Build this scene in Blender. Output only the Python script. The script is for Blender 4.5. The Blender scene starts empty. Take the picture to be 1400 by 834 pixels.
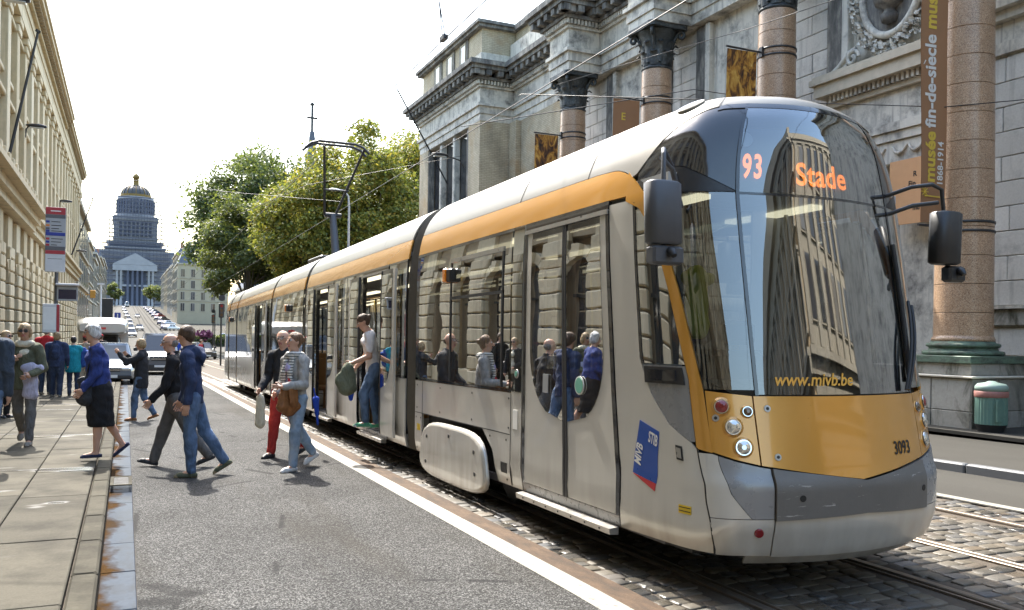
import bpy, math, random
import numpy as np
from mathutils import Vector, Matrix
R = random.Random(7)
NR = np.random.RandomState(11)
SC = bpy.context.scene
COL = SC.collection
pi = math.pi
# ---------------------------------------------------------------- camera
CAM_H = 1.713
cd = bpy.data.cameras.new('camera')
cam = bpy.data.objects.new('camera', cd); COL.objects.link(cam)
cam.location = (0, 0, CAM_H)
psi = math.atan(528 / 1170.0)
fwd = Vector((math.sin(psi), math.cos(psi), 0)); rgt = Vector((math.cos(psi), -math.sin(psi), 0)); upv = Vector((0, 0, 1))
roll = 0.015
r2 = rgt * math.cos(roll) + upv * math.sin(roll)
u2 = -rgt * math.sin(roll) + upv * math.cos(roll)
m3 = Matrix((r2, u2, -fwd)).transposed()
cam.rotation_euler = m3.to_euler()
cd.sensor_width = 36.0; cd.lens = 36.0 * 1170 / 1400; cd.shift_y = 41 / 1400.0
cd.clip_start = 0.1; cd.clip_end = 4000
SC.camera = cam
# ---------------------------------------------------------------- light
SUN_EL, SUN_AZ = 52.0, 3.0           # degrees above the horizon, degrees left of the street direction
w = bpy.data.worlds.new('World'); SC.world = w; w.use_nodes = True
nt = w.node_tree
sky = nt.nodes.new('ShaderNodeTexSky'); sky.sky_type = 'NISHITA'; sky.sun_disc = False
sky.sun_elevation = math.radians(SUN_EL); sky.sun_rotation = math.radians(-SUN_AZ)
sky.air_density = 1.7; sky.dust_density = 3.6; sky.ozone_density = 3.0
bg = nt.nodes['Background']; bg.inputs[1].default_value = 0.15
nt.links.new(sky.outputs[0], bg.inputs[0])
sl = bpy.data.lights.new('sun', 'SUN'); sl.energy = 3.0; sl.angle = math.radians(0.5); sl.color = (1, .95, .87)
sun = bpy.data.objects.new('sun', sl); COL.objects.link(sun)
sdir = Vector((-math.sin(math.radians(SUN_AZ)) * math.cos(math.radians(SUN_EL)), math.cos(math.radians(SUN_AZ)) * math.cos(math.radians(SUN_EL)), math.sin(math.radians(SUN_EL))))
sun.rotation_euler = sdir.to_track_quat('Z', 'Y').to_euler(); sun.location = sdir * 60
vs = SC.view_settings; vs.view_transform = 'Standard'; vs.look = 'None'; vs.gamma = 1.0; vs.exposure = 2.08; vs.use_curve_mapping = False
SC.cycles.max_bounces = 7; SC.cycles.transparent_max_bounces = 12
SC.cycles.glossy_bounces = 4; SC.cycles.transmission_bounces = 4; SC.cycles.caustics_reflective = False; SC.cycles.caustics_refractive = False

# ---------------------------------------------------------------- materials
def N(nt, typ, **kw):
    n = nt.nodes.new(typ)
    for k, v in kw.items(): setattr(n, k, v)
    return n
class G:
    """small wrapper to write node graphs"""
    def __init__(s, name):
        s.m = bpy.data.materials.new(name); s.m.use_nodes = True; s.nt = s.m.node_tree
        s.b = s.nt.nodes['Principled BSDF']; s.out = s.nt.nodes['Material Output']
        s.pos = N(s.nt, 'ShaderNodeNewGeometry').outputs['Position']
    def link(s, a, b): s.nt.links.new(a, b)
    def put(s, sock, v):
        if hasattr(v, 'node'): s.link(v, sock)
        elif isinstance(v, (tuple, list)): sock.default_value = tuple(v) + ((1,) if len(v) == 3 and len(sock.default_value) == 4 else ())
        else: sock.default_value = v
    def set(s, **kw):
        for k, v in kw.items(): s.put(s.b.inputs[k.replace('_', ' ')], v)
        return s
    def map(s, scale=(1, 1, 1), rot=(0, 0, 0), src=None):
        n = N(s.nt, 'ShaderNodeMapping'); s.link(src or s.pos, n.inputs[0]); n.inputs['Scale'].default_value = scale; n.inputs['Rotation'].default_value = rot
        return n.outputs[0]
    def noise(s, scale, detail=4, rough=.6, vec=None, dist=0, color=False):
        n = N(s.nt, 'ShaderNodeTexNoise'); s.link(vec or s.pos, n.inputs['Vector']); n.inputs['Scale'].default_value = scale
        n.inputs['Detail'].default_value = detail; n.inputs['Roughness'].default_value = rough; n.inputs['Distortion'].default_value = dist
        return n.outputs[1 if color else 0]
    def voro(s, scale, vec=None, feature='F1', out='Distance', rand=1.0):
        n = N(s.nt, 'ShaderNodeTexVoronoi'); n.feature = feature; s.link(vec or s.pos, n.inputs['Vector']); n.inputs['Scale'].default_value = scale
        n.inputs['Randomness'].default_value = rand
        return n.outputs[out]
    def ramp(s, f, stops, interp='LINEAR'):
        n = N(s.nt, 'ShaderNodeValToRGB'); s.link(f, n.inputs[0]); e = n.color_ramp.elements; n.color_ramp.interpolation = interp
        while len(e) < len(stops): e.new(0.5)
        for el, (p, c) in zip(e, stops):
            el.position = p; el.color = (tuple(c) + (1,)) if isinstance(c, (tuple, list)) else (c, c, c, 1)
        return n.outputs[0]
    def mix(s, f, a, b, typ='MIX'):
        n = N(s.nt, 'ShaderNodeMix', data_type='RGBA', blend_type=typ); s.put(n.inputs[0], f); s.put(n.inputs[6], a); s.put(n.inputs[7], b)
        return n.outputs[2]
    def math(s, op, a, b=0.0, clamp=False):
        n = N(s.nt, 'ShaderNodeMath', operation=op); n.use_clamp = clamp; s.put(n.inputs[0], a); s.put(n.inputs[1], b)
        return n.outputs[0]
    def rnd(s):
        o = N(s.nt, 'ShaderNodeObjectInfo').outputs['Random']; i = N(s.nt, 'ShaderNodeNewGeometry').outputs['Random Per Island']
        return s.math('FRACT', s.math('ADD', o, i))
    def bump(s, h, strength=.3, dist=.01):
        n = N(s.nt, 'ShaderNodeBump'); s.link(h, n.inputs['Height']); n.inputs['Strength'].default_value = strength; n.inputs['Distance'].default_value = dist
        s.link(n.outputs[0], s.b.inputs['Normal']); return s
MATS = {}
def flat(name, col, rough=.6, metal=0.0, var=.12, scale=6.0, bump=0.0, coat=0.0, spec=None):
    """plain surface with gentle mottling so that nothing is perfectly uniform"""
    if name in MATS: return MATS[name]
    g = G(name)
    n = g.noise(scale, 5)
    c = g.mix(n, tuple(x * (1 - var) for x in col), tuple(min(1, x * (1 + var)) for x in col))
    g.set(Base_Color=c, Metallic=metal)
    g.set(Roughness=g.ramp(g.noise(scale * 2.3, 3), [(.3, max(.02, rough - .08)), (.7, min(1, rough + .08))]))
    if coat: g.set(Coat_Weight=coat, Coat_Roughness=.05)
    if spec is not None: g.set(Specular_IOR_Level=spec)
    if bump: g.bump(g.noise(scale * 5, 4), bump, .01)
    MATS[name] = g.m; return g.m
def reg(name):
    def deco(f):
        g = G(name); f(g); MATS[name] = g.m; return f
    return deco
@reg('asphalt')
def _(g):
    v = g.voro(125, out='Color'); n = N(g.nt, 'ShaderNodeSeparateColor'); g.link(v, n.inputs[0])
    st = g.ramp(n.outputs[0], [(0, (0.0091, 0.0091, 0.0091)), (.28, (0.0258, 0.0258, 0.0255)), (.55, (0.0486, 0.0486, 0.0471)), (.8, (0.0950, 0.0942, 0.0912)), (1, (0.1824, 0.1809, 0.1748))])
    big = g.ramp(g.noise(.5, 6), [(.32, .70), (.66, 1.2)])
    c = g.mix(1.0, st, big, 'MULTIPLY')
    patch = g.ramp(g.noise(1.3, 5, vec=g.map((1, .16, 1))), [(.5, 0.0), (.72, .55)])
    c = g.mix(patch, c, (.036, .032, .025)); oil = g.ramp(g.noise(2.6, 3, vec=g.map((1, .5, 1))), [(.68, 0.), (.74, .5)]); c = g.mix(oil, c, (.014, .0135, .013))
    cr = g.ramp(g.voro(.45, vec=g.map((1, .6, 1), (0, 0, .3)), feature='DISTANCE_TO_EDGE'), [(.004, .8), (.012, 0.)]); c = g.mix(g.math('MULTIPLY', cr, g.ramp(g.noise(1.1, 3), [(.5, 0.), (.55, 1.)])), c, (.015, .015, .015))
    g.set(Base_Color=c, Roughness=.85, Specular_IOR_Level=.12); g.bump(g.voro(125), .55, .009)
@reg('old_asphalt')
def _(g):
    c = g.mix(g.noise(60, 3), (0.0380, 0.0365, 0.0319), (0.0760, 0.0722, 0.0623)); c = g.mix(g.ramp(g.noise(.8, 5, vec=g.map((1, .15, 1))), [(.4, 0.), (.65, .6)]), c, (0.0418, 0.0388, 0.0334))
    g.set(Base_Color=c, Roughness=.85, Specular_IOR_Level=.15); g.bump(g.noise(90, 3), .3, .006)
@reg('paving_stone')
def _(g):
    r = g.rnd()
    base = g.ramp(r, [(0, (0.0669, 0.0623, 0.0486)), (.5, (0.0851, 0.0790, 0.0616)), (1, (0.1064, 0.0988, 0.0775))])
    sp = g.mix(g.noise(55, 4), (.6, .58, .55), (1.15, 1.13, 1.1)); c = g.mix(1., base, sp, 'MULTIPLY')
    st = g.ramp(g.noise(1.6, 6, .65), [(.36, .55), (.58, 1.05)]); c = g.mix(1., c, st, 'MULTIPLY'); gum = g.ramp(g.voro(2.2), [(.035, .75), (.05, 0.)]); c = g.mix(gum, c, (.03, .029, .027))
    wet = g.ramp(g.noise(.85, 3, vec=g.map((.5, 1.6, 1)), dist=.4), [(.62, 0.), (.66, 1.)])
    c = g.mix(g.math('MULTIPLY', wet, .55), c, (.032, .031, .03))
    g.set(Base_Color=c, Roughness=g.math('SUBTRACT', .85, g.math('MULTIPLY', wet, .65)), Specular_IOR_Level=g.math('ADD', .15, g.math('MULTIPLY', wet, .3))); g.bump(g.noise(80, 4), .22, .005)
@reg('kerb_stone')
def _(g):
    r = g.rnd(); base = g.ramp(r, [(0, (0.0646, 0.0593, 0.0456)), (1, (0.0874, 0.0806, 0.0616))])
    c = g.mix(1., base, g.mix(g.noise(40, 4), (.6, .58, .55), (1.15, 1.15, 1.12)), 'MULTIPLY'); st = g.ramp(g.noise(2.4, 5, .65), [(.4, .6), (.6, 1.0)]); c = g.mix(1., c, st, 'MULTIPLY')
    g.set(Base_Color=c, Roughness=.85, Specular_IOR_Level=.12); g.bump(g.noise(90, 3), .2, .005)
@reg('wet_gutter_stone')
def _(g):
    sx = N(g.nt, 'ShaderNodeSeparateXYZ'); g.link(g.pos, sx.inputs[0])
    dry = g.ramp(g.math('ADD', g.noise(2.3, 4, vec=g.map((1.2, .8, 1))), g.math('MULTIPLY', sx.outputs[0], -1.6)), [(.56, 0.), (.72, 1.)])
    c = g.mix(g.noise(30, 4), (0.0365, 0.0456, 0.0608), (0.0646, 0.0775, 0.0988))  # blue of the reflected sky is put into the wet stone colour
    c = g.mix(dry, c, g.mix(g.noise(70, 4), (.022, .014, .007), (.085, .048, .02)))
    c = g.mix(g.ramp(g.noise(5, 5, .7, vec=g.map((1, .5, 1))), [(.45, .0), (.7, .6)]), c, (.035, .034, .033)); g.set(Base_Color=c, Roughness=g.math('ADD', .35, g.math('MULTIPLY', dry, .45)), Specular_IOR_Level=g.math('SUBTRACT', .018, g.math('MULTIPLY', dry, .017)))
    g.bump(g.noise(14, 3), .06, .01)
@reg('road_paint')
def _(g):
    wear = g.ramp(g.noise(16, 6, .75), [(.36, 0.), (.46, 1.)])
    c = g.mix(wear, (0.1216, 0.1140, 0.0988), g.mix(g.noise(5, 4), (0.2280, 0.2166, 0.1824), (0.2812, 0.2698, 0.2280)))
    g.set(Base_Color=c, Roughness=.65); g.bump(g.noise(90, 3), .2, .004)
@reg('rust_strip')
def _(g):
    c = g.ramp(g.noise(9, 6, .7, vec=g.map((1, .35, 1))), [(.25, (0.0167, 0.0106, 0.0061)), (.5, (0.0570, 0.0312, 0.0137)), (.75, (0.1140, 0.0684, 0.0342))])
    g.set(Base_Color=c, Roughness=.85); g.bump(g.noise(60, 4), .5, .01)
@reg('cobble')
def _(g):
    r = g.rnd()
    base = g.ramp(r, [(0, (0.0456, 0.0403, 0.0304)), (.2, (0.0988, 0.0836, 0.0578)), (.42, (0.0646, 0.0616, 0.0555)), (.58, (0.1178, 0.1026, 0.0760)), (.74, (0.0608, 0.0654, 0.0722)), (.86, (0.0988, 0.0745, 0.0456)), (1, (0.1444, 0.1292, 0.1026))])
    c = g.mix(1., base, g.mix(g.noise(38, 5, .7), (.5, .48, .45), (1.3, 1.28, 1.25)), 'MULTIPLY')
    wet = g.ramp(g.noise(1.1, 3, vec=g.map((1, .6, 1))), [(.56, 0.), (.64, 1.)])
    c = g.mix(g.math('MULTIPLY', wet, .4), c, (.04, .045, .052))
    g.set(Base_Color=c, Roughness=g.math('SUBTRACT', .55, g.math('MULTIPLY', wet, .4))); g.bump(g.noise(55, 5, .7), .45, .008)
@reg('track_grout')
def _(g):
    c = g.mix(g.noise(30, 4), (.03, .025, .02), (.10, .075, .05)); g.set(Base_Color=c, Roughness=.9); g.bump(g.noise(70, 3), .5, .01)
@reg('rail_steel')
def _(g):
    c = g.mix(g.noise(12, 5, vec=g.map((4, .3, 1))), (.13, .10, .075), (.30, .265, .22)); g.set(Base_Color=c, Metallic=.7, Roughness=.38)
@reg('museum_stone')
def _(g):
    r = g.rnd(); base = g.ramp(r, [(0, (.52, .51, .48)), (.4, (.62, .605, .57)), (.75, (.68, .665, .63)), (1, (.58, .57, .545))])
    c = g.mix(1., base, g.mix(g.noise(22, 5), (.72, .72, .71), (1.12, 1.12, 1.1)), 'MULTIPLY')
    soot = g.ramp(g.noise(1.05, 7, .68, dist=.1), [(.52, 0.), (.74, .72)])
    run = g.ramp(g.noise(2.2, 5, .6, vec=g.map((2.2, 2.2, .18))), [(.54, 0.), (.78, .7)])
    c = g.mix(g.math('MAXIMUM', soot, run), c, (.11, .11, .11))
    rust = g.ramp(g.noise(3.1, 4, vec=g.map((1, 1, .3))), [(.66, 0.), (.8, .35)]); c = g.mix(rust, c, (.30, .20, .10))
    g.set(Base_Color=c, Roughness=.85); g.bump(g.noise(28, 6, .7), .35, .012)
@reg('museum_trim')
def _(g):
    c = g.mix(g.noise(9, 6), (.52, .50, .44), (.70, .67, .59))
    soot = g.ramp(g.noise(1.6, 7, .7, dist=.12), [(.47, 0.), (.68, .85)])
    run = g.ramp(g.noise(3.0, 5, .6, vec=g.map((2.5, 2.5, .14))), [(.52, 0.), (.76, .8)])
    c = g.mix(g.math('MAXIMUM', soot, run), c, (.085, .085, .085))
    g.set(Base_Color=c, Roughness=.88); g.bump(g.noise(30, 6, .7), .4, .012)
@reg('sooty_trim')
def _(g):
    c = g.ramp(g.noise(2.2, 6, .7, vec=g.map((1.5, 1.5, .5))), [(.3, (.05, .05, .05)), (.5, (.15, .146, .136)), (.68, (.36, .34, .295))])
    g.set(Base_Color=c, Roughness=.9); g.bump(g.noise(26, 6, .7), .4, .015)
@reg('granite')
def _(g):
    v = g.voro(85, out='Color'); n = N(g.nt, 'ShaderNodeSeparateColor'); g.link(v, n.inputs[0])
    c = g.ramp(n.outputs[0], [(0, (.17, .105, .065)), (.25, (.36, .225, .135)), (.6, (.44, .285, .175)), (1, (.54, .40, .28))])
    c = g.mix(1., c, g.ramp(g.noise(1.3, 5, vec=g.map((1, 1, .5))), [(.3, .82), (.7, 1.12)]), 'MULTIPLY')
    g.set(Base_Color=c, Roughness=.3)
@reg('bronze_dark')
def _(g):
    c = g.ramp(g.noise(7, 6, .7), [(.3, (.022, .025, .027)), (.55, (.06, .067, .069)), (.75, (.15, .17, .17))])
    g.set(Base_Color=c, Roughness=.5, Metallic=.3); g.bump(g.noise(20, 5, .7), .6, .02)
@reg('bronze_green')
def _(g):
    c = g.ramp(g.noise(5, 6, .7, vec=g.map((1, 1, 2))), [(.3, (.035, .038, .03)), (.46, (.075, .105, .075)), (.6, (.11, .175, .125)), (.75, (.08, .09, .045))])
    g.set(Base_Color=c, Roughness=.6); g.bump(g.noise(20, 5), .35, .01)
@reg('statue_green')
def _(g):
    c = g.ramp(g.noise(3, 5, vec=g.map((2, 2, .5))), [(.3, (.04, .13, .11)), (.7, (.12, .33, .28))]); g.set(Base_Color=c, Roughness=.6)
@reg('plinth_stone')
def _(g):
    r = g.rnd(); base = g.ramp(r, [(0, (.27, .255, .22)), (1, (.40, .385, .35))])
    c = g.mix(1., base, g.mix(g.noise(18, 5), (.7, .7, .68), (1.15, 1.15, 1.12)), 'MULTIPLY')
    moss = g.ramp(g.noise(1.5, 6, .7, vec=g.map((1, 1.1, .55)), dist=.5), [(.50, 0.), (.64, .85)])
    c = g.mix(moss, c, (.055, .055, .035)); g.set(Base_Color=c, Roughness=.85); g.bump(g.noise(25, 6), .3, .01)
@reg('cream_brick')
def _(g):
    t = N(g.nt, 'ShaderNodeTexBrick'); sx = N(g.nt, 'ShaderNodeSeparateXYZ'); g.link(g.pos, sx.inputs[0]); cx = N(g.nt, 'ShaderNodeCombineXYZ')
    g.link(g.math('ADD', sx.outputs[0], sx.outputs[1]), cx.inputs[0]); g.link(sx.outputs[2], cx.inputs[1]); g.link(cx.outputs[0], t.inputs['Vector'])
    t.inputs['Color1'].default_value = (.46, .40, .28, 1); t.inputs['Color2'].default_value = (.54, .47, .34, 1); t.inputs['Mortar'].default_value = (.36, .31, .22, 1)
    t.inputs['Scale'].default_value = 1.0; t.inputs['Brick Width'].default_value = .24; t.inputs['Row Height'].default_value = .075; t.inputs['Mortar Size'].default_value = .012
    st = g.ramp(g.noise(1.1, 6, .65, vec=g.map((1, 1, .6))), [(.42, 1.0), (.68, .62)]); c = g.mix(1., t.outputs[0], st, 'MULTIPLY')
    c = g.mix(g.ramp(g.noise(.8, 5), [(.52, 0.), (.7, .5)]), c, (.36, .22, .09))
    g.set(Base_Color=c, Roughness=.85); g.bump(t.outputs[1], -.3, .01)
@reg('beige_stone')
def _(g):
    r = g.rnd(); base = g.ramp(r, [(0, (.56, .44, .265)), (.5, (.66, .535, .345)), (1, (.74, .62, .425))])
    c = g.mix(1., base, g.mix(g.noise(6, 6), (.80, .79, .77), (1.1, 1.1, 1.09)), 'MULTIPLY')
    run = g.ramp(g.noise(1.5, 6, .65, vec=g.map((1.6, 1.6, .16))), [(.52, 0.), (.75, .6)]); c = g.mix(run, c, (.24, .19, .12))
    g.set(Base_Color=c, Roughness=.85); g.bump(g.noise(20, 5), .25, .01)
@reg('beige_dark')
def _(g):
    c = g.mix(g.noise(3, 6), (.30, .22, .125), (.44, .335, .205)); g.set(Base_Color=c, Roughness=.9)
@reg('window_dark')
def _(g):
    c = g.ramp(g.rnd(), [(.62, (.022, .023, .026)), (.66, (.13, .125, .115)), (.85, (.20, .19, .17)), (.87, (.045, .045, .05))], 'CONSTANT'); g.set(Base_Color=g.mix(g.noise(.6, 2), c, g.mix(.5, c, (.04, .04, .045))), Roughness=.06, Specular_IOR_Level=.8)
def leafmat(name, stops):
    g = G(name); c = g.ramp(g.rnd(), stops); g.set(Base_Color=c, Roughness=.55)
    t = N(g.nt, 'ShaderNodeBsdfTranslucent'); g.link(g.mix(.35, c, (.30, .34, .03)), t.inputs[0]); mx = N(g.nt, 'ShaderNodeMixShader'); mx.inputs[0].default_value = .38
    g.link(g.b.outputs[0], mx.inputs[1]); g.link(t.outputs[0], mx.inputs[2]); g.link(mx.outputs[0], g.out.inputs[0]); MATS[name] = g.m
leafmat('leaf_dark', [(0, (.025, .046, .017)), (.5, (.055, .092, .032)), (.85, (.10, .135, .05)), (1, (.15, .16, .06))])
leafmat('leaf_yellow', [(0, (.07, .095, .022)), (.4, (.16, .18, .035)), (.75, (.30, .275, .045)), (1, (.38, .26, .05))])
leafmat('leaf_mid', [(0, (.04, .06, .02)), (.5, (.085, .11, .035)), (.85, (.13, .15, .045)), (1, (.20, .18, .05))])
flat('bark', (.09, .075, .055), .9, var=.4, scale=8, bump=.5)
def glass(name, tint, refl, wav=0.0, wscale=1.2, dust=0.0, blend=.35):
    g = G(name); nt = g.nt
    t = N(nt, 'ShaderNodeBsdfTransparent'); t.inputs[0].default_value = tuple(tint) + (1,)
    gl = N(nt, 'ShaderNodeBsdfGlossy'); gl.inputs['Roughness'].default_value = .008; gl.inputs[0].default_value = (.97, .97, .96, 1)
    fr = N(nt, 'ShaderNodeLayerWeight'); fr.inputs[0].default_value = blend
    mx = N(nt, 'ShaderNodeMixShader')
    if wav:
        b = N(nt, 'ShaderNodeBump'); g.link(g.noise(wscale, 2, .4, vec=g.map((1, 1, 1.6))), b.inputs['Height']); b.inputs['Strength'].default_value = wav; b.inputs['Distance'].default_value = .05
        g.link(b.outputs[0], gl.inputs['Normal'])
    f = g.math('ADD', g.math('MULTIPLY', fr.outputs[1], 1 - refl), refl, True)
    g.link(f, mx.inputs[0]); g.link(t.outputs[0], mx.inputs[1]); g.link(gl.outputs[0], mx.inputs[2]); top = mx.outputs[0]
    if dust:
        d = N(nt, 'ShaderNodeBsdfDiffuse'); d.inputs[0].default_value = (.5, .47, .42, 1); m2 = N(nt, 'ShaderNodeMixShader')
        g.link(g.ramp(g.noise(2.5, 5), [(.35, 0.), (.8, dust)]), m2.inputs[0]); g.link(top, m2.inputs[1]); g.link(d.outputs[0], m2.inputs[2]); top = m2.outputs[0]
    g.link(top, g.out.inputs[0]); MATS[name] = g.m
glass('side_glass', (.42, .43, .41), .34, .035, 1.1, .05)
glass('wind_glass', (.40, .43, .44), .13, .05, .8, .02, .26)
glass('car_glass', (.30, .34, .34), .22)
@reg('tram_silver')
def _(g):
    c = g.mix(g.noise(.7, 4, vec=g.map((1, .5, 1))), (.61, .59, .535), (.67, .65, .59))
    dirt = g.ramp(g.noise(3.0, 3, .5, vec=g.map((2.5, 2.5, .3))), [(.38, .05), (.85, .6)]); sx = N(g.nt, 'ShaderNodeSeparateXYZ'); g.link(g.pos, sx.inputs[0])
    low = g.ramp(sx.outputs[2], [(.25, .8), (.75, .1)])
    c = g.mix(g.math('MULTIPLY', dirt, low), c, (.17, .13, .09))
    g.set(Base_Color=c, Metallic=.25, Roughness=.26, Coat_Weight=.5, Coat_Roughness=.05)
@reg('tram_roof_silver')
def _(g):
    c = g.mix(g.noise(1.5, 5, vec=g.map((1, .4, 1))), (0.2204, 0.2128, 0.1900), (0.2584, 0.2508, 0.2242)); g.set(Base_Color=c, Metallic=.3, Roughness=.42, Specular_IOR_Level=.3)
@reg('tram_gold')
def _(g):
    c = g.mix(g.noise(1.1, 4), (.64, .31, .05), (.70, .345, .065)); sp = g.ramp(g.noise(60, 2), [(.72, 0.), (.76, .5)])
    c = g.mix(sp, c, (.25, .11, .03))
    g.set(Base_Color=c, Metallic=.3, Roughness=.25, Coat_Weight=.8, Coat_Roughness=.04); g.bump(g.noise(1.3, 2), .07, .05)
@reg('bumper_grey')
def _(g):
    c = g.mix(g.noise(3.5, 6, .7), (.13, .125, .115), (.20, .19, .175)); sc = g.ramp(g.noise(5, 6, .75, vec=g.map((.7, .7, 4.5)), dist=.6), [(.63, 0.), (.66, .85)])
    c = g.mix(sc, c, (.55, .53, .50)); g.set(Base_Color=c, Roughness=.5, Metallic=.2); g.bump(g.noise(60, 4), .25, .004)
flat('panel_grey', (.26, .265, .27), .3, .15, coat=.4)
flat('rubber', (.018, .018, .018), .6)
flat('black_plastic', (.022, .023, .025), .42, var=.25)
flat('mirror_grey', (.075, .08, .09), .45, var=.2)
flat('bellows', (.13, .115, .09), .75, var=.25, scale=9)
flat('brushed_metal', (.46, .445, .415), .34, .7, scale=2.5)
flat('dark_metal', (.05, .05, .052), .45, .5)
flat('dark_band', (.022, .022, .024), .10, coat=.9)
flat('chrome', (.75, .75, .74), .12, .95)
flat('interior_grey', (.36, .37, .37), .6)
flat('interior_floor', (.13, .13, .14), .7)
flat('seat_red', (.30, .16, .06), .7)
flat('yellow_paint', (.72, .50, .03), .5)
flat('white_print', (.80, .80, .78), .5)
flat('logo_blue', (.015, .075, .36), .35, coat=.4)
flat('logo_red', (.55, .025, .03), .35, coat=.4)
flat('black_print', (.012, .012, .012), .5)
flat('gold_print', (.80, .42, .06), .5)
flat('lens_red', (.22, .012, .015), .12, coat=.9)
flat('lens_amber', (.85, .25, .01), .25, coat=.8)
flat('lens_clear', (.62, .62, .58), .08, .75, coat=1.)
flat('lens_smoke', (.12, .075, .04), .1, .3, coat=1.)
def emit(name, col, st):
    g = G(name); g.set(Base_Color=(.01, .01, .01), Emission_Color=col, Emission_Strength=st, Roughness=.5); MATS[name] = g.m
emit('led_amber', (1.0, .22, .02), .95)
emit('lamp_strip', (1.0, .90, .62), .45)
def m_(n): return MATS[n]

# ---------------------------------------------------------------- mesh helpers
class MB:
    """collects faces, builds ONE mesh object"""
    def __init__(s): s.v = []; s.f = []; s.mi = []; s.sm = []
    def add(s, vs, fs, mi=0, sm=False):
        o = len(s.v); s.v.extend([tuple(p) for p in vs])
        for f in fs: s.f.append(tuple(i + o for i in f)); s.mi.append(mi); s.sm.append(sm)
        return s
    def box(s, x0, x1, y0, y1, z0, z1, mi=0, rot=0.0, piv=None):
        P = [(x0, y0, z0), (x1, y0, z0), (x1, y1, z0), (x0, y1, z0), (x0, y0, z1), (x1, y0, z1), (x1, y1, z1), (x0, y1, z1)]
        if rot:
            px, py = piv or ((x0 + x1) / 2, (y0 + y1) / 2); c, n = math.cos(rot), math.sin(rot)
            P = [(px + (x - px) * c - (y - py) * n, py + (x - px) * n + (y - py) * c, z) for x, y, z in P]
        return s.add(P, [(0, 3, 2, 1), (4, 5, 6, 7), (0, 1, 5, 4), (1, 2, 6, 5), (2, 3, 7, 6), (3, 0, 4, 7)], mi)
    def bbox(s, x0, x1, y0, y1, z0, z1, b=.02, mi=0):
        """box with bevelled edges"""
        P = []; F = []
        for z, e in ((z0, b), (z0 + b, 0), (z1 - b, 0), (z1, b)):
            c = b
            a0, a1, c0, c1 = x0 + e, x1 - e, y0 + e, y1 - e
            P += [(a0 + c, c0, z), (a1 - c, c0, z), (a1, c0 + c, z), (a1, c1 - c, z), (a1 - c, c1, z), (a0 + c, c1, z), (a0, c1 - c, z), (a0, c0 + c, z)]
        for k in range(3):
            for i in range(8): F.append((k * 8 + i, k * 8 + (i + 1) % 8, k * 8 + 8 + (i + 1) % 8, k * 8 + 8 + i))
        F.append(tuple(range(7, -1, -1))); F.append(tuple(range(24, 32)))
        return s.add(P, F, mi)
    def ring(s, secs, closed=True, cap=True, mi=0, sm=True):
        """loft between equally long loops"""
        n = len(secs[0]); V = [p for q in secs for p in q]; F = []
        for k in range(len(secs) - 1):
            for i in range(n if closed else n - 1): F.append((k * n + i, k * n + (i + 1) % n, (k + 1) * n + (i + 1) % n, (k + 1) * n + i))
        s.add(V, F, mi, sm)
        if cap: s.add(secs[0], [tuple(range(n - 1, -1, -1))], mi); s.add(secs[-1], [tuple(range(n))], mi)
        return s
    def tube(s, path, r, n=8, mi=0, cap=True):
        path = [Vector(p) for p in path]; rr = r if isinstance(r, (list, tuple)) else [r] * len(path); secs = []; u = None
        for i, p in enumerate(path):
            d = (path[min(i + 1, len(path) - 1)] - path[max(i - 1, 0)]).normalized()
            if u is None: u = d.orthogonal().normalized()
            u = (u - d * u.dot(d)).normalized(); v = d.cross(u)
            secs.append([tuple(p + (u * math.cos(2 * pi * k / n) + v * math.sin(2 * pi * k / n)) * rr[i]) for k in range(n)])
        return s.ring(secs, True, cap, mi)
    def lathe(s, prof, cx, cy, n=24, mi=0, z0=0, sm=True, a0=0, a1=2 * pi):
        secs = [[(cx + r * math.cos(a0 + (a1 - a0) * k / n), cy + r * math.sin(a0 + (a1 - a0) * k / n), z0 + z) for k in range(n)] for r, z in prof]
        return s.ring(secs, True, True, mi, sm)
    def extrude(s, prof, axis, a0, a1, mi=0, sm=False):
        """prof: 2D points; axis 'y': prof=(x,z) ; 'x': prof=(y,z)"""
        f = (lambda p, a: (p[0], a, p[1])) if axis == 'y' else ((lambda p, a: (a, p[0], p[1])) if axis == 'x' else (lambda p, a: (p[0], p[1], a)))
        return s.ring([[f(p, a0) for p in prof], [f(p, a1) for p in prof]], True, True, mi, sm)
    def build(s, name, mats, parent=None, link=True, world=True):
        me = bpy.data.meshes.new(name)
        o_ = root_loc(parent) if (parent is not None and world) else None
        v = [(p[0] - o_[0], p[1] - o_[1], p[2] - o_[2]) for p in s.v] if o_ else s.v
        me.from_pydata(v, [], s.f); me.polygons.foreach_set('material_index', s.mi); me.polygons.foreach_set('use_smooth', s.sm)
        fixn(me)
        for m in (mats if isinstance(mats, (list, tuple)) else [mats]): me.materials.append(m_(m) if isinstance(m, str) else m)
        o = bpy.data.objects.new(name, me)
        if link: COL.objects.link(o)
        if parent is not None: o.parent = parent
        return o
import bmesh
def fixn(me):
    b = bmesh.new(); b.from_mesh(me); bmesh.ops.recalc_face_normals(b, faces=b.faces); b.to_mesh(me); b.free(); me.update()
def root_loc(o):
    x = y = z = 0.0
    while o is not None:
        x += o.location.x; y += o.location.y; z += o.location.z; o = o.parent
    return (x, y, z)
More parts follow.
